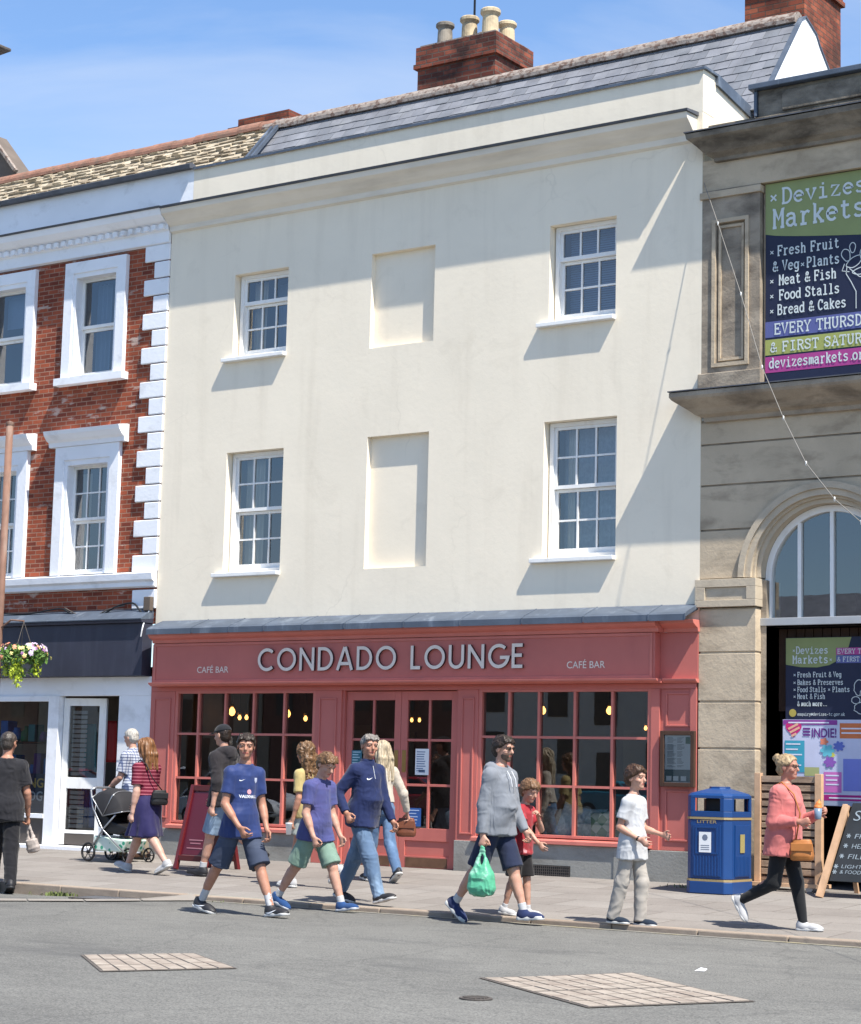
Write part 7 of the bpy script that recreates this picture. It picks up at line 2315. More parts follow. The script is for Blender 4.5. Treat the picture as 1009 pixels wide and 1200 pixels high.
        for i in (0, 1):
            d = unit(s.el[i] - s.sh[i])
            g.cone(s.nb - s.sp * .030 * H + s.la2 * (1 if i == 0 else -1) * .022 * H, s.sh[i] + s.sp * .002 * H, .022 * H, .030 * H * lm, .035 * H)
            if long:
                g.cone(s.sh[i], s.el[i], (.031 + ease * .5) * H * lm, (.025 + ease * .6) * H * lm, k * H)
                e = s.el[i] + s.hd[i] * .150 * H * wrist
                g.cone(s.el[i], e + s.hd[i] * .01 * H, (.025 + ease * .6) * H * lm, (.0175 + ease * .4) * H * lm * cuffr, .012 * H, [(e, s.hd[i])])
            else:
                e = s.sh[i] + d * .168 * H * sleeve
                g.cone(s.sh[i], e + d * .02 * H, (.031 + ease * .5) * H * lm, (.030 + ease * .9) * H * lm, k * H, [(e, d)])
        if hood:
            c = s.nb - s.sp * .004 * H
            for a in range(-3, 4):
                b = math.pi + a * .42
                p0 = c + (s.fw2 * math.cos(b) * .050 + s.la2 * math.sin(b) * .058) * H - s.sp * (.010 - .012 * math.cos(b) * -1) * H
                g.ell(p0, V3(.026, .026, .022) * H, None, .02 * H)
            g.ell(c - s.fw2 * .068 * H - s.sp * .028 * H, V3(.026, .050, .040) * H, np.stack([s.fw2, s.la2, s.sp], 1), .02 * H)
        if collar:
            g.cone(s.nb - s.sp * .02 * H, s.nb + s.sp * collar * H, .043 * H, .041 * H, .012 * H, [(s.nb + s.sp * collar * H, s.sp)])
        return solid(name, g, m, s.root, fold, seed=seed)
    def legs(s, name, m, end=.75, ease=.010, rend=None, fold=.006, seed=2, top_=.085, ankle=False, k=.025, ff=(16, 16, 9), calf=1.0):
        """shorts (end = fraction of the thigh) or trousers (ankle=True)"""
        H = s.H; st = s.st.copy(); st = st[st[:, 0] < top_ * H]; st[:, 1:3] += ease * .5 * H
        wv_ = [np.interp(top_ * H, s.st[:, 0], s.st[:, c]) for c in (1, 2, 3)]
        st = np.vstack([st, [top_ * H, wv_[0] + ease * .3 * H, wv_[1] + ease * .3 * H, wv_[2]]])
        P = np.array([s.o + s.sp * top_ * H, *s.hip, *s.knee] + (list(s.ank) if ankle else []))
        lo, hi = P.min(0) - V3(.12, .13, .06) * H, P.max(0) + V3(.12, .13, .03) * H
        g = Grid(lo, hi, 0.0075)
        g.loft(s.o, s.sp, s.fw, s.la, st, 0)
        for i in (0, 1):
            d = unit(s.knee[i] - s.hip[i]); r0 = .050 * H * s.limb * s.bulk + ease * .55 * H
            if not ankle:
                e = s.hip[i] + d * .245 * H * end; r1 = (rend or (.040 + ease)) * H
                if end <= 1:
                    g.cone(s.hip[i], e + d * .03 * H, r0, r1, k * H, [(e, d)])
                else:
                    d2 = unit(s.ank[i] - s.knee[i]); e = s.knee[i] + d2 * (end - 1) * .232 * H
                    g.cone(s.hip[i], s.knee[i], r0, r1, k * H); g.cone(s.knee[i], e + d2 * .02 * H, r1, r1, .01 * H, [(e, d2)])
            else:
                d2 = unit(s.ank[i] - s.knee[i]); e = s.ank[i] + d2 * .012 * H
                r1 = .036 * H * s.limb + ease * H
                g.cone(s.hip[i], s.knee[i], r0, r1, k * H)
                g.cone(s.knee[i], e + d2 * .02 * H, r1 * calf, (rend or (.022 + ease)) * H, .015 * H, [(e, d2)])
        return solid(name, g, m, s.root, fold, ff, seed=seed)
    def skirt(s, name, m, length=.24, r=.115, seed=3, top_=.10):
        H = s.H
        st = [(-length * H, r * 1.22 * H, r * 1.02 * H, .01 * H), (-.12 * H, r * 1.06 * H, r * .88 * H, 0), (0, (s.st[1, 1] + .012 * H), s.st[1, 2] + .012 * H, s.st[1, 3]), (.05 * H, s.st[2, 1] + .010 * H, s.st[2, 2] + .010 * H, s.st[2, 3]),
              (top_ * H, np.interp(top_ * H, s.st[:, 0], s.st[:, 1]) + .008 * H, np.interp(top_ * H, s.st[:, 0], s.st[:, 2]) + .008 * H, 0)]
        g = Grid(s.o - V3(.2, .2, .30) * H, s.o + V3(.2, .2, .14) * H, 0.0075)
        def ruff(th, u): return (.012 * H * np.clip(-u / (length * H), 0, 1) * np.sin(th * 9 + 1.3 * np.sin(th * 2 + 1))).astype(np.float32)
        g.loft(s.o, V3(0, 0, 1), V3(1, 0, 0), V3(0, 1, 0), st, 0, ruff=ruff)
        for i in (0, 1):
            g.cone(s.hip[i], s.hip[i] + (s.knee[i] - s.hip[i]) * .9, .062 * H, .055 * H, .05 * H, [(V3(0, 0, s.o[2] - length * H), V3(0, 0, -1))])
        return solid(name, g, m, s.root, .003, seed=seed)
    def shoes(s, m, sole, sock=None, sock_h=.055, seed=0, thick=1.0, accent=None):
        H = s.H
        for i, sd in ((0, 1), (1, -1)):
            a, f_, u = s.ank[i], s.ff[i], s.fu[i]
            b = a - u * .042 * H
            A_ = np.stack([f_, V3(0, 1, 0), u], 1)
            g = Grid(b - .09 * H - abs(f_) * .03 * H, b + .10 * H + np.abs(f_) * .09 * H, 0.006)
            bot = [(b + u * .010 * H, -u)]
            g.ell(b - f_ * .012 * H + u * .026 * H, V3(.034, .0245, .032) * H, A_, 0, cuts=bot)
            g.ell(b + f_ * .045 * H + u * .018 * H, V3(.055, .0265, .026) * H, A_, .03 * H, cuts=bot)
            g.ell(b + f_ * .085 * H + u * .013 * H, V3(.040, .0275, .019) * H, A_, .02 * H, cuts=bot)
            g.cone(b + u * .03 * H - f_ * .004 * H, b + u * .052 * H - f_ * .008 * H, .026 * H, .0245 * H, .015 * H, [(b + u * .056 * H, u)])
            so = solid('shoe', g, m, s.root, 0, rl=1)
            g = Grid(b - .08 * H - abs(f_) * .03 * H, b + .06 * H + np.abs(f_) * .10 * H, 0.005)
            cuts = [(b + u * .014 * H * thick, u), (b + u * .0005 * H, -u)]
            g.cone(b - f_ * .018 * H + u * .008 * H, b + f_ * .03 * H + u * .008 * H, .029 * H, .026 * H, 0, cuts)
            g.cone(b + f_ * .03 * H + u * .008 * H, b + f_ * .092 * H + u * .008 * H, .026 * H, .031 * H, .01 * H, cuts)
            solid('sole', g, sole, so, 0, rl=0)
            if sock is not None:
                d = unit(s.knee[i] - s.ank[i])
                g = Grid(a - .05 * H, a + .05 * H + np.abs(d) * .06 * H, 0.006)
                g.cone(a - u * .015 * H, a + d * sock_h * H, .0225 * H * s.limb, .0225 * H * s.limb, 0, [(a + d * sock_h * H, d)])
                solid('sock', g, sock, s.root, .0015, ff=(20, 20, 60))
            if accent is not None:
                sw = [(-.02, .020), (.0, .014), (.02, .016), (.045, .026), (.06, .034), (.045, .030), (.02, .024), (.0, .022)]
                sw = [(x_ * H, z_ * H) for x_, z_ in sw]
                for side in (-1, 1):
                    s.decal(so, 'side_flash', accent, [(sw, [tuple(range(8))])], b + V3(0, side * .08 * H, 0), f_, u, V3(0, -side, 0))
    def hair(s, m, kind='short', seed=0, vol=1.0):
        hh = s.hh; H = s.H
        g = Grid(s.hc - V3(1, 1, 1) * hh * (.75 if kind in ('short', 'crop', 'tousled', 'bun', 'bald') else 1.2) - (V3(0, 0, .25 * H) if kind in ('long', 'curly', 'bob') else 0), s.hc + V3(1, 1, 1) * hh * .85, 0.005 if kind in ('short', 'crop') else 0.006)
        t = {'crop': .022, 'short': .045, 'tousled': .075, 'bun': .05, 'long': .075, 'curly': .10, 'bob': .075}[kind] * vol
        n = s.A @ unit(V3(.72, 0, -.70))
        cutp = s.hp(.30, 0, .28) if kind != 'crop' else s.hp(.27, 0, .30)
        g.ell(s.hp(-.05, 0, .12), V3(.43 + t, .345 + t, .385 + t) * hh, s.A, 0, cuts=[(cutp, n)])
        g.ell(s.hp(-.14, 0, -.05), V3(.33 + t * .8, .30 + t * .8, .36) * hh, s.A, .03 * hh, cuts=[(s.hp(-.06, 0, 0), s.A @ V3(1, 0, -.25))])
        if kind in ('tousled', 'short'):
            fr = 3 if kind == 'short' else 4
            for q in range(-fr, fr + 1):      # fringe
                y = q * .27 / fr
                g.cone(s.hp(.12, y, .40 + t * .4), s.hp(.375 - abs(y) * .35, y * 1.1, .27 + .03 * ((q * 7) % 3)), .075 * hh, .05 * hh, .07 * hh)
        if kind == 'tousled':
            rn_ = random.Random(seed)
            for q in range(26):
                th, ph = rn_.uniform(-2.6, 2.6), rn_.uniform(.15, 1.4)
                d = V3(math.cos(th) * math.cos(ph) * .42 - .05, math.sin(th) * math.cos(ph) * .35, .12 + math.sin(ph) * .40)
                g.cone(s.hp(*d), s.hp(d[0] * 1.15 + rn_.uniform(-.06, .10), d[1] * 1.16 + rn_.uniform(-.06, .06), d[2] * 1.12 + rn_.uniform(-.03, .03)), .085 * hh, .035 * hh, .04 * hh)
        if kind == 'bun':
            g.ell(s.hp(-.47, 0, .33), V3(.19, .19, .17) * hh, s.A, .03 * hh)
            g.ell(s.hp(-.50, .06, .46), V3(.10, .10, .09) * hh, s.A, .03 * hh)
        if kind in ('long', 'curly', 'bob'):
            L = {'long': .155, 'curly': .16, 'bob': .105}[kind] * H
            for sd in (1, -1):
                g.cone(s.hp(-.10, sd * .30, .12), s.hp(-.16, sd * .31, -.38), .16 * hh, .14 * hh, .06 * hh)
                g.cone(s.hp(.12, sd * .31, .22), s.hp(.0, sd * .36, -.25), .09 * hh, .085 * hh, .06 * hh)
                g.cone(s.hp(-.16, sd * .31, -.38), s.hp(-.22, sd * .30, -.36) - V3(.012 * H, 0, L * .55), .14 * hh, .10 * hh, .05 * hh)
            p0 = s.hp(-.30, 0, .05)
            for q in (-.22, -.08, .08, .22):
                g.cone(s.hp(-.30, q, .05), s.hp(-.40, q * 1.5, -.38), .17 * hh, .15 * hh, .06 * hh)
                g.cone(s.hp(-.40, q * 1.5, -.38), s.hp(-.44, q * 1.7, -.38) - V3(.006 * H, 0, L), .15 * hh, .08 * hh, .05 * hh)
            g.ell(s.hp(.42, 0, -.12), V3(.26, .24, .42) * hh, s.A, .02 * hh, 'sub')
        V, Q = g.mesh(); V = relax(V, Q, 1, .4); N = vnormals(V, Q)
        C = (V - s.hc) @ s.A / hh
        th = np.arctan2(C[:, 1], -C[:, 0] + .05)
        if kind == 'curly':
            d = vnoise(np.stack([C[:, 0] * 7, C[:, 1] * 7, C[:, 2] * 6], 1)) * .05 + vnoise(C * 15) * .03
        elif kind in ('long', 'bob'):
            d = .022 * np.sin(th * 17 + vnoise(C * 3) * 3) + .018 * vnoise(np.stack([th * 9, C[:, 2] * 2, C[:, 0]], 1)) + .02 * vnoise(C * 5)
        else:
            d = .030 * vnoise(np.stack([C[:, 0] * 6, C[:, 1] * 18, C[:, 2] * 6], 1)) + .020 * vnoise(C * 24)
            if kind == 'crop': d *= .5
        V = V + N * (d * hh)[:, None]
        return npmesh('hair', V, Q, m, s.root)
    def decal(s, target, name, m, polys, org, ud, vd, cast, off=0.003):
        """lay flat (u,v) artwork onto a garment by casting it along a direction"""
        me = target.data
        bv = BVHTree.FromPolygons([v.co.copy() for v in me.vertices], [tuple(p.vertices) for p in me.polygons])
        mb = MB()
        for vs_, fs in polys:
            out = []
            for (a, b) in vs_:
                p = Vector(org + ud * a + vd * b)
                hit = bv.ray_cast(p, Vector(cast))
                q = hit[0] if hit[0] is not None else p
                out.append(q - Vector(cast) * off)
            mb.add(out, fs)
        o = mb.build(name, m, None, local=True, recalc=False)
        o.parent = target
        return o
    def place(s, x, y, rz):
        s.root.location = (x, y, gz(x, y)); s.root.rotation_euler = (0, 0, R(rz))
        s.mw = Matrix.Translation((x, y, gz(x, y))) @ Matrix.Rotation(R(rz), 4, 'Z')
    def w(s, p): return s.mw @ Vector(p)

def rect_art(x0, x1, z0, z1, n=6):
    vs_ = []; fs = []
    for i in range(n + 1):
        u = x0 + (x1 - x0) * i / n; vs_ += [(u, z0), (u, z1)]
    for i in range(n): fs.append((2 * i, 2 * i + 2, 2 * i + 3, 2 * i + 1))
    return vs_, fs
def swoosh_art(w_):
    pts = [(0, .12), (.10, .02), (.22, .0), (.42, .07), (1.0, .40), (.45, .20), (.27, .15), (.14, .19), (.08, .30)]
    return [(p[0] * w_, p[1] * w_) for p in pts], [tuple(range(9))]

def cloth(name, r, g, b, rough=.85, bump=.25, bs=180, stain=None, **k):
    if name not in M:
        c_ = rgb(r, g, b); gm = .3 * c_[0] + .6 * c_[1] + .1 * c_[2]
        c_ = tuple((.90 * q + .10 * gm) * .62 for q in c_[:3]) + (1,)
        M[name] = mat(name, c_, rough, .10, 9, bump, bs, .002, spec=.2, sheen=.15, stain=stain, **k)
    return M[name]
def hairmat(name, r, g, b):
    if name in M: return M[name]
    m, nt, bs = _new(name)
    co = _coord(nt, (26, 26, 7)); f = _noise(nt, co, 1.5, 6, .65, .4)
    base = sc_col(rgb(r, g, b), .6)
    nt.links.new(_ramp(nt, f, .32, sc_col(base, .45), .68, sc_col(base, 1.45)), bs.inputs['Base Color'])
    bs.inputs['Roughness'].default_value = .45; bs.inputs['Specular IOR Level'].default_value = .35
    _bump(nt, bs, f, .5, .004)
    M[name] = m; return m
def stripe_mat(name, c1, c2, scale, duty=.35, axis='z', check=None):
    m, nt, bs = _new(name)
    tc = nt.nodes.new('ShaderNodeTexCoord'); sx = nt.nodes.new('ShaderNodeSeparateXYZ'); nt.links.new(tc.outputs['Object'], sx.inputs[0])
    def band(o):
        a = nt.nodes.new('ShaderNodeMath'); a.operation = 'MULTIPLY'; a.inputs[1].default_value = scale; nt.links.new(sx.outputs[o], a.inputs[0])
        b_ = nt.nodes.new('ShaderNodeMath'); b_.operation = 'FRACT'; nt.links.new(a.outputs[0], b_.inputs[0])
        c_ = nt.nodes.new('ShaderNodeMath'); c_.operation = 'LESS_THAN'; c_.inputs[1].default_value = duty; nt.links.new(b_.outputs[0], c_.inputs[0])
        return c_.outputs[0]
    c = _mix(nt, band(2), c1, c2)
    if check: c = _mix(nt, band(1), c, _mix(nt, band(2), check, c2)) 
    nt.links.new(c, bs.inputs['Base Color']); bs.inputs['Roughness'].default_value = .85; bs.inputs['Specular IOR Level'].default_value = .2
    f = _noise(nt, tc.outputs['Object'], 9, 4); _bump(nt, bs, f, .2, .01)
    return m
DENIM = lambda n, r, g, b: cloth(n, r, g, b, .85, .3, 220, stain=rgb(min(255, r + 50), min(255, g + 45), min(255, b + 35)), st_scale=(5, 5, 2.5), st_pos=(.5, .72), st_amt=.6)
WHITE_SOLE = flat('white_rubber', 190, 190, 188); SOCKW = cloth('white_sock', 216, 218, 222)
FAIR = skin_mat('fair_skin', 222, 168, 142); TAN = skin_mat('tanned_skin', 206, 146, 116); PALE_SK = skin_mat('pale_skin', 228, 180, 158)
def thr(name, label, cat, o):
    return tag(o, label, cat)

# ---------------------------------------------------------------- teenager in the blue football shirt
H_BROWN = hairmat('brown_hair', 84, 60, 44); H_DARK = hairmat('dark_brown_hair', 58, 46, 38); H_GREY = hairmat('grey_hair', 142, 136, 130); H_WHITE = hairmat('white_hair', 214, 208, 198)
H_LIGHT = hairmat('light_brown_hair', 128, 96, 66); H_BLONDE = hairmat('blonde_hair', 196, 170, 132); H_GINGER = hairmat('auburn_hair', 150, 104, 66)
BLUE_SHIRT = cloth('blue_football_shirt', 46, 68, 130, .6, .15)
NAVY_KNIT = cloth('navy_sweater', 32, 48, 98, .8, .3); MARK = flat('white_mark', 226, 228, 232)
p = Fig(1.86, CHILD, lean=3, twist=-12, legs=((27, 3, 6), (-27, 6, -12)), arms=((6, 10, 30, 26), (4, 10, 44, 34)), head=(-46, 2), hr=.128, bulk=.93, limb=.92, curl=(40, 40))
p.body(TAN, H_DARK, label='teenage boy with dark hair in blue football shirt and grey shorts striding over the road')
sh_ = p.top('shirt', BLUE_SHIRT, .66, -.06, .009, fold=.007, seed=11, flare=.003)
p.legs('shorts', stripe_mat('grey_shorts', rgb(60, 68, 86), rgb(66, 74, 92), 3, .4), .98, .016, .060, fold=.006, seed=5)
p.shoes(flat('black_trainer', 38, 38, 42), WHITE_SOLE, SOCKW, .085, accent=MARK)
p.hair(H_DARK, 'short', 4, 1.2)
H = 1.86
c0 = p.o + p.sp * .235 * H + p.fw2 * .3
vs_, fs = text_verts('VAUXHALL', .20, .030, offset=.02)
p.decal(sh_, 'chest_lettering', MARK, [([(a - .10, b) for a, b in vs_], fs)], p.o + p.sp * .145 * H + p.fw2 * .3, p.la2, p.sp, -p.fw2)
em = [(.025 * math.cos(2 * math.pi * i / 12), .025 * math.sin(2 * math.pi * i / 12)) for i in range(12)]
p.decal(sh_, 'chest_emblem', flat('emblem_pink', 206, 150, 160), [(em, [tuple(range(12))])], p.o + p.sp * .178 * H + p.fw2 * .3, p.la2, p.sp, -p.fw2)
p.decal(sh_, 'chest_mark', MARK, [swoosh_art(.055)], p.o + p.sp * .232 * H + p.fw2 * .3 - p.la2 * .105, p.la2, p.sp, -p.fw2)
p.decal(sh_, 'crest', flat('crest_grey', 170, 176, 196), [([(-.018, .026), (-.018, -.008), (0, -.028), (.018, -.008), (.018, .026)], [(0, 1, 2, 3, 4)])], p.o + p.sp * .238 * H + p.fw2 * .3 + p.la2 * .085, p.la2, p.sp, -p.fw2)
p.place(1.62, -5.60, -6)

# ---------------------------------------------------------------- man in the navy sweater
p = Fig(1.78, MALE, lean=5, twist=-8, legs=((-20, 8, -14), (24, 4, 14)), arms=((18, 6, 20, 10), (-24, 24, 70, 14)), head=(-26, -2), bulk=1.05, limb=1.05, belly=.042, curl=(50, 62))
p.body(TAN, H_GREY, label='smiling grey haired man in navy sweater and faded blue jeans walking right')
sh_ = p.top('sweater', NAVY_KNIT, hem=-.045, ease=.012, long=True, fold=.008, seed=21, wrist=.96, collar=.020)
p.legs('jeans', DENIM('faded_jeans', 104, 134, 170), ankle=True, ease=.009, fold=.010, seed=22, ff=(15, 15, 12))
p.shoes(flat('black_trainer', 38, 38, 42), WHITE_SOLE, None)
p.hair(H_GREY, 'short', 3, .8)
H = 1.78
p.decal(sh_, 'chest_mark', MARK, [swoosh_art(.07)], p.o + p.sp * .225 * H + p.fw2 * .35 - p.la2 * .10, p.la2, p.sp, -p.fw2)
p.decal(sh_, 'zip', flat('zip_grey', 168, 172, 180), [rect_art(-.004, .004, -.10, .03)], p.o + p.sp * .29 * H + p.fw2 * .35, p.la2, p.sp, -p.fw2)
p.place(1.98, -4.03, -4)

# ---------------------------------------------------------------- boy in the blue T-shirt and mint shorts
p = Fig(1.66, CHILD, lean=5, twist=-6, legs=((26, 6, 8), (-26, 10, -22)), arms=((10, 6, 25, 10), (4, 8, 28, 20)), head=(-8, 26), hr=.140, bulk=.98, limb=1.04, belly=.018, curl=(40, 50))
p.body(FAIR, H_LIGHT, label='boy looking down in blue T-shirt, mint shorts and blue shoes')
p.top('t_shirt', cloth('violet_blue_tee', 86, 98, 164, .85, .2, stain=rgb(78, 62, 104), st_scale=(1.2, 1.2, 3.5), st_pos=(.4, .7), st_amt=.6), .66, -.05, .010, fold=.008, seed=31, flare=.002)
p.legs('shorts', cloth('mint_shorts', 142, 176, 158), .93, .016, .062, fold=.007, seed=32)
p.shoes(cloth('blue_canvas_shoe', 36, 84, 146), flat('grey_rubber', 176, 180, 186), SOCKW, .05)
p.hair(H_LIGHT, 'short', 5, 1.3)
p.place(1.78, -4.62, 0)

# ---------------------------------------------------------------- man in the grey hoodie with sunglasses and green bag
p = Fig(1.79, MALE, lean=3, twist=-4, legs=((20, 2, 4), (-22, 14, -40)), arms=((10, 6, 25, 10), (-4, 9, 12, 10)), head=(0, 3), bulk=1.0, limb=1.02, belly=.040, curl=(60, 78))
p.body(FAIR, H_DARK, label='bearded man in grey hoodie, navy shorts and sunglasses carrying a green bag')
GREYH = cloth('grey_marl_hoodie', 146, 152, 162, .9, .35, 150)
sh_ = p.top('hoodie', GREYH, hem=-.035, ease=.014, long=True, fold=.010, seed=41, wrist=.97, hood=True)
p.legs('shorts', cloth('navy_shorts', 44, 54, 84), .96, .014, .058, fold=.006, seed=42)
p.shoes(cloth('blue_running_shoe', 42, 58, 106), WHITE_SOLE, SOCKW, .05, thick=1.5)
p.hair(H_DARK, 'short', 8, 1.5)
hh = p.hh
g = Grid(p.hc - hh * .7, p.hc + hh * .7, 0.005)
g.ell(p.hp(.10, 0, -.23), V3(.305, .262, .275) * hh, p.A, 0, cuts=[(p.hp(.05, 0, 0), p.A @ V3(-1, 0, 0)), (p.hp(0, 0, -.20), p.A @ unit(V3(-.25, 0, 1)))])
g.ell(p.hp(.28, 0, -.42), V3(.115, .14, .10) * hh, p.A, .05 * hh)
g.ell(p.hp(.42, 0, -.262), V3(.09, .10, .035) * hh, p.A, .01, 'sub')
solid('beard', g, hairmat('greying_beard', 112, 92, 80), p.root, .002, ff=(60, 60, 60))
def specs(p, lens, frame, dark=True):
    mb = MB(); hh = p.hh
    for sd in (1, -1):
        pts = [p.hp(.40, sd * (.155 + .095 * math.cos(t)), .03 + .062 * math.sin(t)) for t in [2 * math.pi * i / 16 for i in range(17)]]
        mb.tube(pts, .0028, 5, cap=False)
        mb.tube([p.hp(.40, sd * .25, .05), p.hp(.20, sd * .355, .05), p.hp(-.06, sd * .375, .03)], .003, 5)
    mb.tube([p.hp(.40, .06, .04), p.hp(.43, 0, .05), p.hp(.40, -.06, .04)], .003, 5)
    o = mb.build('sunglasses' if dark else 'glasses', frame, None, local=True); o.parent = p.root
    if dark:
        mb = MB()
        for sd in (1, -1):
            mb.add([p.hp(.402, sd * (.155 + .095 * math.cos(t)), .03 + .062 * math.sin(t)) for t in [2 * math.pi * i / 16 for i in range(16)]], [tuple(range(16))])
        q = mb.build('lens', lens, None, local=True); q.parent = o
specs(p, flat('dark_lens', 18, 18, 20, .1), flat('spectacle_frame', 30, 26, 26))
H = 1.79
mb = MB(); 
for sd in (1, -1):
    mb.tube([p.nb + p.fw2 * .062 * H + p.la2 * sd * .02 * H - p.sp * .02 * H, p.o + p.sp * .26 * H + p.fw2 * .092 * H + p.la2 * sd * .02 * H, p.o + p.sp * .22 * H + p.fw2 * .101 * H + p.la2 * sd * .018 * H], .004, 6)
o = mb.build('drawcord', flat('cord_white', 210, 212, 216), None, local=True); o.parent = sh_
p.place(3.95, -4.58, 0)
hand = p.w(p.wr[1] + p.hd[1] * .075 * H)
def plastic_bag(name, label, top, m, w_, h, dpt, seed):
    g = Grid(V3(-w_ * .75, -dpt, -h - .03), V3(w_ * .75, dpt, .12), 0.006)
    g.loft(V3(0, 0, 0), V3(0, 0, -1), V3(0, 1, 0), V3(1, 0, 0), [(.10, w_ * .16, dpt * .25, 0), (.17, w_ * .30, dpt * .45, 0), (h * .55, w_ * .46, dpt * .72, 0), (h * .85, w_ * .52, dpt * .8, 0), (h * .96, w_ * .44, dpt * .62, 0), (h, w_ * .25, dpt * .3, 0)], 0, p=2.6)
    for sd in (1, -1):
        g.cone(V3(sd * w_ * .14, 0, -.16), V3(sd * .008, 0, .0), .022, .012, .03, flat=(V3(0, 1, 0), 1.4))
        g.cone(V3(sd * .008, 0, 0), V3(0, 0, .02), .012, .010, .01)
    g.ell(V3(0, 0, -.11), V3(w_ * .09, .2, .055), None, .01, 'sub')
    o = solid(name, g, m, None, .013, ff=(20, 20, 9), seed=seed)
    tag(o, label, 'bag'); o.location = top
    return o
M['green_bag'] = mat('green_polythene', rgb(84, 164, 130), .4, .1, 6, .3, 30, .01, stain=rgb(186, 218, 202), st_scale=(5, 5, 7), st_pos=(.5, .7), st_amt=.7)
b_ = plastic_bag('carrier_bag', 'green plastic carrier bag hanging from the hand of the man in grey', hand, M['green_bag'], .26, .45, .12, 2)
b_.rotation_euler = (0, 0, R(12))

# ---------------------------------------------------------------- child in the red shirt beside him
p = Fig(1.30, CHILD, lean=6, twist=0, legs=((8, 4, 0), (-8, 10, -6)), arms=((40, 4, 118, 42), (42, 10, 14, 5)), head=(-8, 16), hr=.158, limb=.95, curl=(40, 25))
p.body(FAIR, H_BROWN, label='child in red shirt and black shorts reaching one arm forward')
p.top('t_shirt', cloth('red_shirt', 192, 40, 56, .8, .2, stain=rgb(226, 176, 180), st_scale=(9, 9, 9), st_pos=(.6, .66), st_amt=.7), .6, -.04, .014, fold=.006, seed=51)
p.legs('shorts', cloth('black_shorts', 34, 32, 36), .92, .016, .062, fold=.005, seed=52)
p.shoes(cloth('white_trainer', 214, 214, 216), WHITE_SOLE, SOCKW, .04)
p.hair(hairmat('tousled_brown_hair', 138, 104, 76), 'tousled', 3, 1.3)
p.place(3.94, -4.1, 0)

# ---------------------------------------------------------------- boy in white T-shirt and cream trousers
p = Fig(1.46, CHILD, lean=1, twist=0, legs=((10, 12, 0), (-12, 4, 0)), arms=((6, 6, 72, 8), (-14, 8, 78, 12)), head=(0, 0), hr=.150, bulk=.95, limb=.92, curl=(25, 30))
p.body(FAIR, H_BROWN, label='boy in white T-shirt and cream trousers with forearms held forward')
p.top('t_shirt', cloth('white_tee', 224, 226, 230), .66, -.085, .013, fold=.008, seed=61, flare=.006)
p.legs('trousers', cloth('cream_trousers', 200, 192, 182), ankle=True, ease=.012, rend=.038, fold=.010, seed=62, ff=(14, 14, 11))
p.shoes(cloth('navy_canvas_shoe', 36, 52, 72), WHITE_SOLE, None)
p.hair(H_BROWN, 'tousled', 9, 1.1)
H = 1.46
mb = MB(); mb.lathe([(.0165 * H, -.008), (.0175 * H, 0), (.0165 * H, .008)], (0, 0, 0), 14)
o = mb.build('wristwatch', M['black'], None, local=True); o.parent = p.root
q_ = Vector(p.hd[1]).to_track_quat('Z', 'Y'); o.rotation_mode = 'QUATERNION'; o.rotation_quaternion = q_; o.location = Vector(p.wr[1] - p.hd[1] * .01)
p.place(5.27, -4.26, 0)

# ---------------------------------------------------------------- woman in the pink top
p = Fig(1.60, FEMALE, lean=2, twist=-4, legs=((14, 4, 2), (-10, 52, -60)), arms=((18, 6, 96, 14), (-4, 8, 100, 10)), head=(6, 0), hr=.138, bulk=1.10, limb=1.10, belly=.016, curl=(60, 62))
p.body(skin_mat('rosy_skin', 212, 146, 122), H_BLONDE, label='blonde woman in pink top and black leggings walking right past the bin')
sh_ = p.top('top', cloth('pink_top', 232, 126, 122), hem=-.075, ease=.016, long=True, fold=.009, seed=71, wrist=.94, flare=.006)
p.legs('leggings', cloth('black_leggings', 34, 36, 40), ankle=True, ease=.001, rend=.0235, fold=.003, seed=72, ff=(20, 20, 14))
p.shoes(cloth('white_trainer', 214, 214, 216), WHITE_SOLE, None)
p.hair(H_BLONDE, 'bun', 3)
specs(p, None, flat('spectacle_frame', 30, 26, 26), dark=False)
p.place(6.57, -3.84, 0)
H = 1.60
hand = Vector(p.w(p.wr[0] + p.hd[0] * .055 * H)) ; hr_ = Vector(p.w(p.wr[1] + p.hd[1] * .06 * H))
cup = (hand + hr_) / 2 + Vector((.01, 0, .02))
IC = thing('ice_cream_cup', 'small clear cup with orange ice cream held by the woman in pink', 'cup', tuple(cup))
MB().lathe([(.026, -.05), (.030, -.045), (.038, .05), (.036, .05), (.030, -.04), (0, -.042)], (0, 0, 0), 18).build('cup', flat('cup_blue_grey', 112, 132, 152, .3), IC, local=True, smooth=True)
g = Grid(V3(-.06, -.06, .0), V3(.06, .06, .16), .005); g.ell(V3(0, 0, .06), V3(.036, .036, .032)); g.ell(V3(.006, 0, .09), V3(.026, .026, .026), None, .01); g.cone(V3(.006, 0, .1), V3(.012, 0, .135), .016, .004, .01)
o = solid('ice_cream', g, flat('ice_cream_orange', 206, 126, 66), None, .003, ff=(40, 40, 40)); o.parent = IC
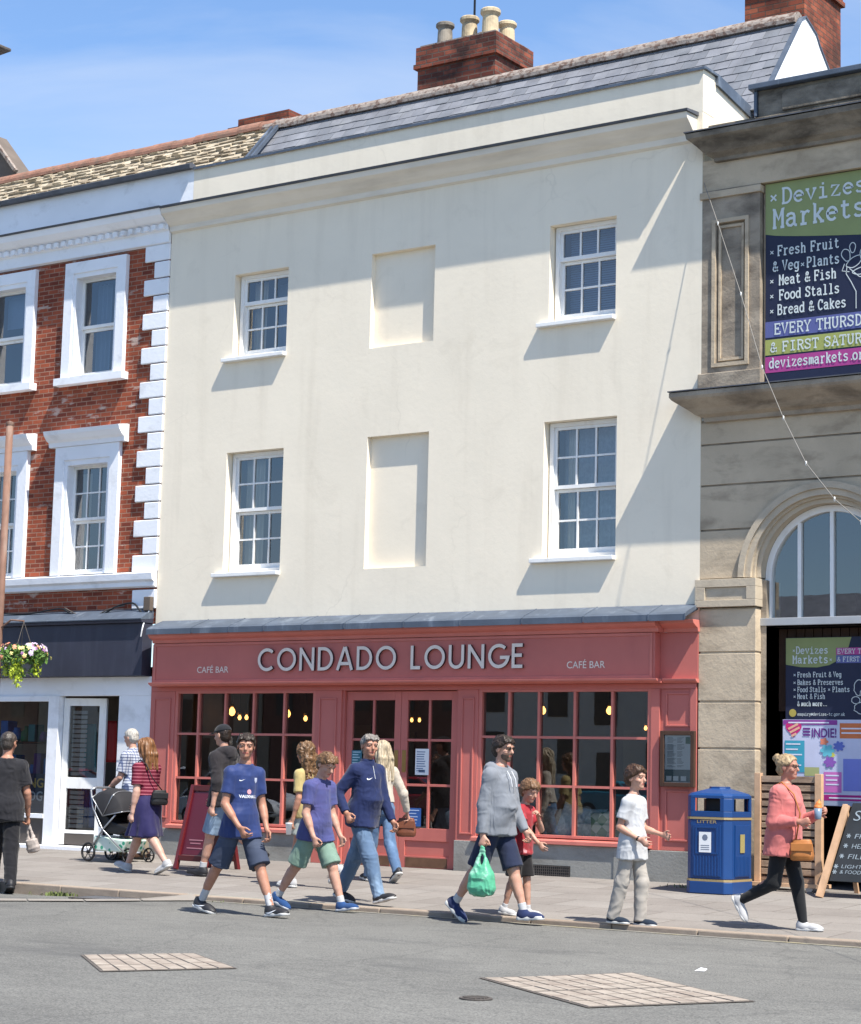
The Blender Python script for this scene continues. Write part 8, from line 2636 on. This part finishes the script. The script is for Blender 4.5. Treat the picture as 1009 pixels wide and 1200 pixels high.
def handbag(label, loc, rz, w_, h, d, m, strap=None, sm=None):
    t = thing('handbag', label, 'handbag', tuple(loc), R(rz))
    g = Grid(V3(-w_, -d, -h), V3(w_, d, h * .3), .006)
    g.loft(V3(0, 0, 0), V3(0, 0, -1), V3(0, 1, 0), V3(1, 0, 0), [(-.02, w_ * .36, d * .3, 0), (h * .2, w_ * .44, d * .42, 0), (h * .75, w_ * .5, d * .5, 0), (h * .95, w_ * .46, d * .42, 0), (h, w_ * .38, d * .3, 0)], 0, p=3)
    o = solid('pouch', g, m, None, .004, ff=(12, 12, 12)); o.parent = t
    mb = MB(); mb.box(-w_ * .45, w_ * .45, -d * .54, -d * .46, -h * .5, -.01)
    q = mb.build('flap', m, t, local=True, bevel=.006); 
    if strap:
        inv = (Matrix.Translation(loc) @ Matrix.Rotation(R(rz), 4, 'Z')).inverted()
        mb = MB(); mb.tube([inv @ Vector(v) for v in strap], .007, 6); mb.build('strap', sm or m, t, local=True, smooth=True)
    return t
BR = mat('brown_leather', rgb(164, 104, 52), .5, .12, 8, .2, 60, .003)
lc_ = Vector(p.w(p.o + p.fw * .135 * H + p.la * (-.05) * H + V3(0, 0, .005)))
handbag('tan leather handbag at the hip of the woman in pink', lc_, 20, .22, .17, .13, BR,
        [lc_ + Vector((-.06, 0, .01)), p.w(p.o + p.sp * .16 * H + p.fw * .118 * H - p.la * .05 * H), p.w(p.o + p.sp * .27 * H + p.fw * .075 * H - p.la * .05 * H), p.w(p.o + p.sp * .335 * H - p.la * .058 * H), p.w(p.o + p.sp * .30 * H - p.fw * .07 * H - p.la * .04 * H)])

# ---------------------------------------------------------------- blonde woman seen from behind
p = Fig(1.62, FEMALE, lean=2, twist=0, legs=((14, 4, 6), (-14, 22, -28)), arms=((8, 8, 25, 20), (-6, 26, 24, 10)), head=(10, 0), hr=.14, curl=(45, 50))
p.body(FAIR, H_BLONDE, label='blonde woman in cream blouse and blue jeans seen from behind by the cafe doors')
p.top('blouse', cloth('cream_blouse', 226, 214, 196), hem=.055, ease=.012, long=True, fold=.008, seed=81, wrist=.96)
p.legs('jeans', DENIM('mid_blue_jeans', 96, 130, 172), ankle=True, ease=.006, rend=.034, fold=.007, seed=82, top_=.10)
p.shoes(flat('black_trainer', 38, 38, 42), WHITE_SOLE, None)
p.hair(hairmat('pale_blonde_hair', 214, 196, 166), 'long', 3)
H = 1.62
mb = MB(); st = p.st
rw, rd = np.interp(.085 * H, st[:, 0], st[:, 1]) + .012 * H, np.interp(.085 * H, st[:, 0], st[:, 2]) + .012 * H
mb.tube([p.o + p.sp * .078 * H + p.la * rw * math.cos(t) + p.fw * rd * math.sin(t) for t in [2 * math.pi * i / 28 for i in range(29)]], .012, 6, cap=False)
o = mb.build('belt', flat('belt_brown', 92, 56, 40), None, local=True, smooth=True); o.parent = p.root
p.place(0.62, -1.84, 150)
lc_ = Vector(p.w(p.wr[1] + p.hd[1] * .05 * H)) + Vector((-.04, .02, -.02))
handbag('brown handbag hanging from the hand of the blonde woman', lc_, 30, .24, .20, .12, mat('chestnut_leather', rgb(112, 66, 46), .5, .15, 8, .2, 60, .003),
        [lc_ + Vector((-.07, 0, 0)), lc_ + Vector((-.03, 0, .05)), lc_ + Vector((.03, 0, .05)), lc_ + Vector((.07, 0, 0))])

# ---------------------------------------------------------------- man in cap and black hoodie
p = Fig(1.84, MALE, lean=4, twist=0, legs=((18, 4, 6), (-20, 40, -45)), arms=((-12, 9, 22, 10), (20, 8, 30, 10)), head=(-4, 2), bulk=1.06, limb=1.02, curl=(45, 45))
p.body(FAIR, H_DARK, label='man in black cap, dark hoodie and light denim shorts walking left')
p.top('hoodie', cloth('charcoal_hoodie', 54, 50, 54, .9, .3, 150), hem=-.04, ease=.016, long=True, fold=.010, seed=91, wrist=.42, hood=True)
p.legs('shorts', DENIM('light_denim', 138, 166, 196), .95, .013, .058, fold=.006, seed=92)
p.shoes(flat('black_trainer', 38, 38, 42), flat('black_rubber', 34, 34, 36), SOCKW, .05)
p.hair(H_DARK, 'crop', 3)
hh = p.hh; g = Grid(p.hc - hh * .9, p.hc + hh * .9, .005)
g.ell(p.hp(-.05, 0, .14), V3(.485, .40, .42) * hh, p.A, 0, cuts=[(p.hp(0, 0, .17), p.A @ unit(V3(-.12, 0, -1)))])
g.cone(p.hp(.30, 0, .17), p.hp(.66, 0, .13), .27 * hh, .22 * hh, .03 * hh, flat=(p.A[:, 2], 7))
solid('cap', g, cloth('black_cap', 38, 40, 46), p.root, .001)
p.place(-1.30, -2.33, 180)

# ---------------------------------------------------------------- woman in striped top and navy skirt
p = Fig(1.70, FEMALE, lean=3, twist=0, legs=((-26, 16, -24), (28, 4, 18)), arms=((-4, 8, 14, 10), (16, 8, 40, 20)), head=(6, 2), hr=.136, bulk=1.08, limb=1.08, curl=(30, 45))
p.body(PALE_SK, H_GINGER, label='woman in red striped top and navy skirt walking left past the pram')
p.top('t_shirt', stripe_mat('red_stripe', rgb(92, 22, 42), rgb(150, 84, 96), 24, .30), .72, .075, .010, fold=.004, seed=101)
p.skirt('skirt', cloth('navy_skirt', 44, 40, 96, .7), .215, .112, 4, .105)
p.shoes(cloth('white_trainer', 214, 214, 216), WHITE_SOLE, None)
p.hair(H_GINGER, 'bob', 3)
p.place(-2.53, -2.47, 178)
H = 1.70
lc_ = Vector(p.w(p.o + p.la * .0 * H - p.fw * .125 * H + V3(0, 0, .10 * H)))
handbag('black crossbody handbag hanging behind the woman in the striped top', lc_, 60, .22, .16, .10, M['black'],
        [lc_ + Vector((.0, .07, .0)), p.w(p.o + p.sp * .20 * H - p.fw * .088 * H + p.la * .03 * H), p.w(p.o + p.sp * .30 * H - p.fw * .058 * H + p.la * .06 * H), p.w(p.o + p.sp * .335 * H + p.la * .066 * H), p.w(p.o + p.sp * .28 * H + p.fw * .075 * H + p.la * .05 * H)])

# ---------------------------------------------------------------- elderly man in checked shirt
p = Fig(1.74, MALE, lean=6, legs=((8, 4, 0), (-8, 6, 0)), arms=((18, 8, 40, 10), (18, 8, 40, 10)), head=(-6, 6), bulk=1.0, curl=(60, 60))
p.body(FAIR, H_WHITE, label='elderly white haired man in checked shirt standing beyond the pram')
p.top('shirt', stripe_mat('check_shirt', rgb(172, 176, 186), rgb(60, 70, 102), 26, .26, check=rgb(100, 110, 138)), .75, -.04, .014, fold=.006, seed=111, collar=.012)
p.legs('trousers', cloth('beige_trousers', 160, 146, 124), ankle=True, ease=.010, fold=.007, seed=112)
p.shoes(flat('brown_shoe', 74, 52, 40), flat('black_rubber', 34, 34, 36), None)
p.hair(H_WHITE, 'crop', 3, 1.6)
p.place(-4.15, -0.95, 185)

# ---------------------------------------------------------------- girl with long hair in yellow top
p = Fig(1.62, FEMALE, lean=3, legs=((12, 4, 4), (-18, 34, -35)), arms=((-4, 8, 22, 10), (10, 6, 20, 10)), head=(-4, 4), hr=.142, bulk=.94, limb=.92, curl=(45, 40))
p.body(TAN, H_LIGHT, label='girl with long wavy brown hair in yellow top walking left behind the boy')
p.top('t_shirt', cloth('yellow_tee', 214, 190, 120), .75, -.02, .012, fold=.006, seed=121)
p.legs('shorts', cloth('pale_shorts', 196, 206, 200), .62, .012, .060, fold=.005, seed=122)
p.shoes(cloth('white_trainer', 214, 214, 216), WHITE_SOLE, SOCKW, .05, accent=flat('black_flash', 36, 36, 40))
p.hair(H_LIGHT, 'curly', 3, .9)
p.place(0.42, -2.90, 180)
H = 1.62
hand = Vector(p.w(p.wr[0] + p.hd[0] * .06 * H))
t = thing('drink_cup', 'white paper cup held by the girl in the yellow top', 'cup', tuple(hand + Vector((0, -.03, -.02))))
MB().lathe([(.028, -.06), (.038, .06), (.040, .062), (.040, .07), (0, .072)], (0, 0, 0), 16).build('cup', M['paper'], t, local=True, smooth=True)

# ---------------------------------------------------------------- man in black T-shirt at the left edge
p = Fig(1.86, MALE, lean=2, legs=((14, 4, 4), (-14, 14, -16)), arms=((6, 8, 15, 10), (2, 14, 24, 15)), head=(-30, 2), bulk=1.08, limb=1.05, curl=(50, 62))
p.body(TAN, hairmat('short_grey_hair', 82, 74, 68), label='man in black T-shirt and trousers seen from behind at the left edge')
p.top('t_shirt', cloth('black_tee', 44, 44, 50), .72, -.06, .014, fold=.011, seed=131)
p.legs('trousers', cloth('black_trousers', 34, 34, 40), ankle=True, ease=.010, fold=.010, seed=132)
p.shoes(flat('black_trainer', 38, 38, 42), flat('black_rubber', 34, 34, 36), None)
p.hair(hairmat('short_grey_hair', 104, 96, 90), 'crop', 3, 1.2)
p.place(-2.92, -4.46, 140)
H = 1.86
hand = p.w(p.wr[1] + p.hd[1] * .07 * H)
b_ = plastic_bag('cloth_bag', 'crumpled grey bag in the hand of the man in black', hand, mat('grey_bag', rgb(166, 156, 150), .8, .2, 20, .3, 40, .005), .15, .33, .07, 5)
b_.rotation_euler = (R(8), R(-12), R(20))
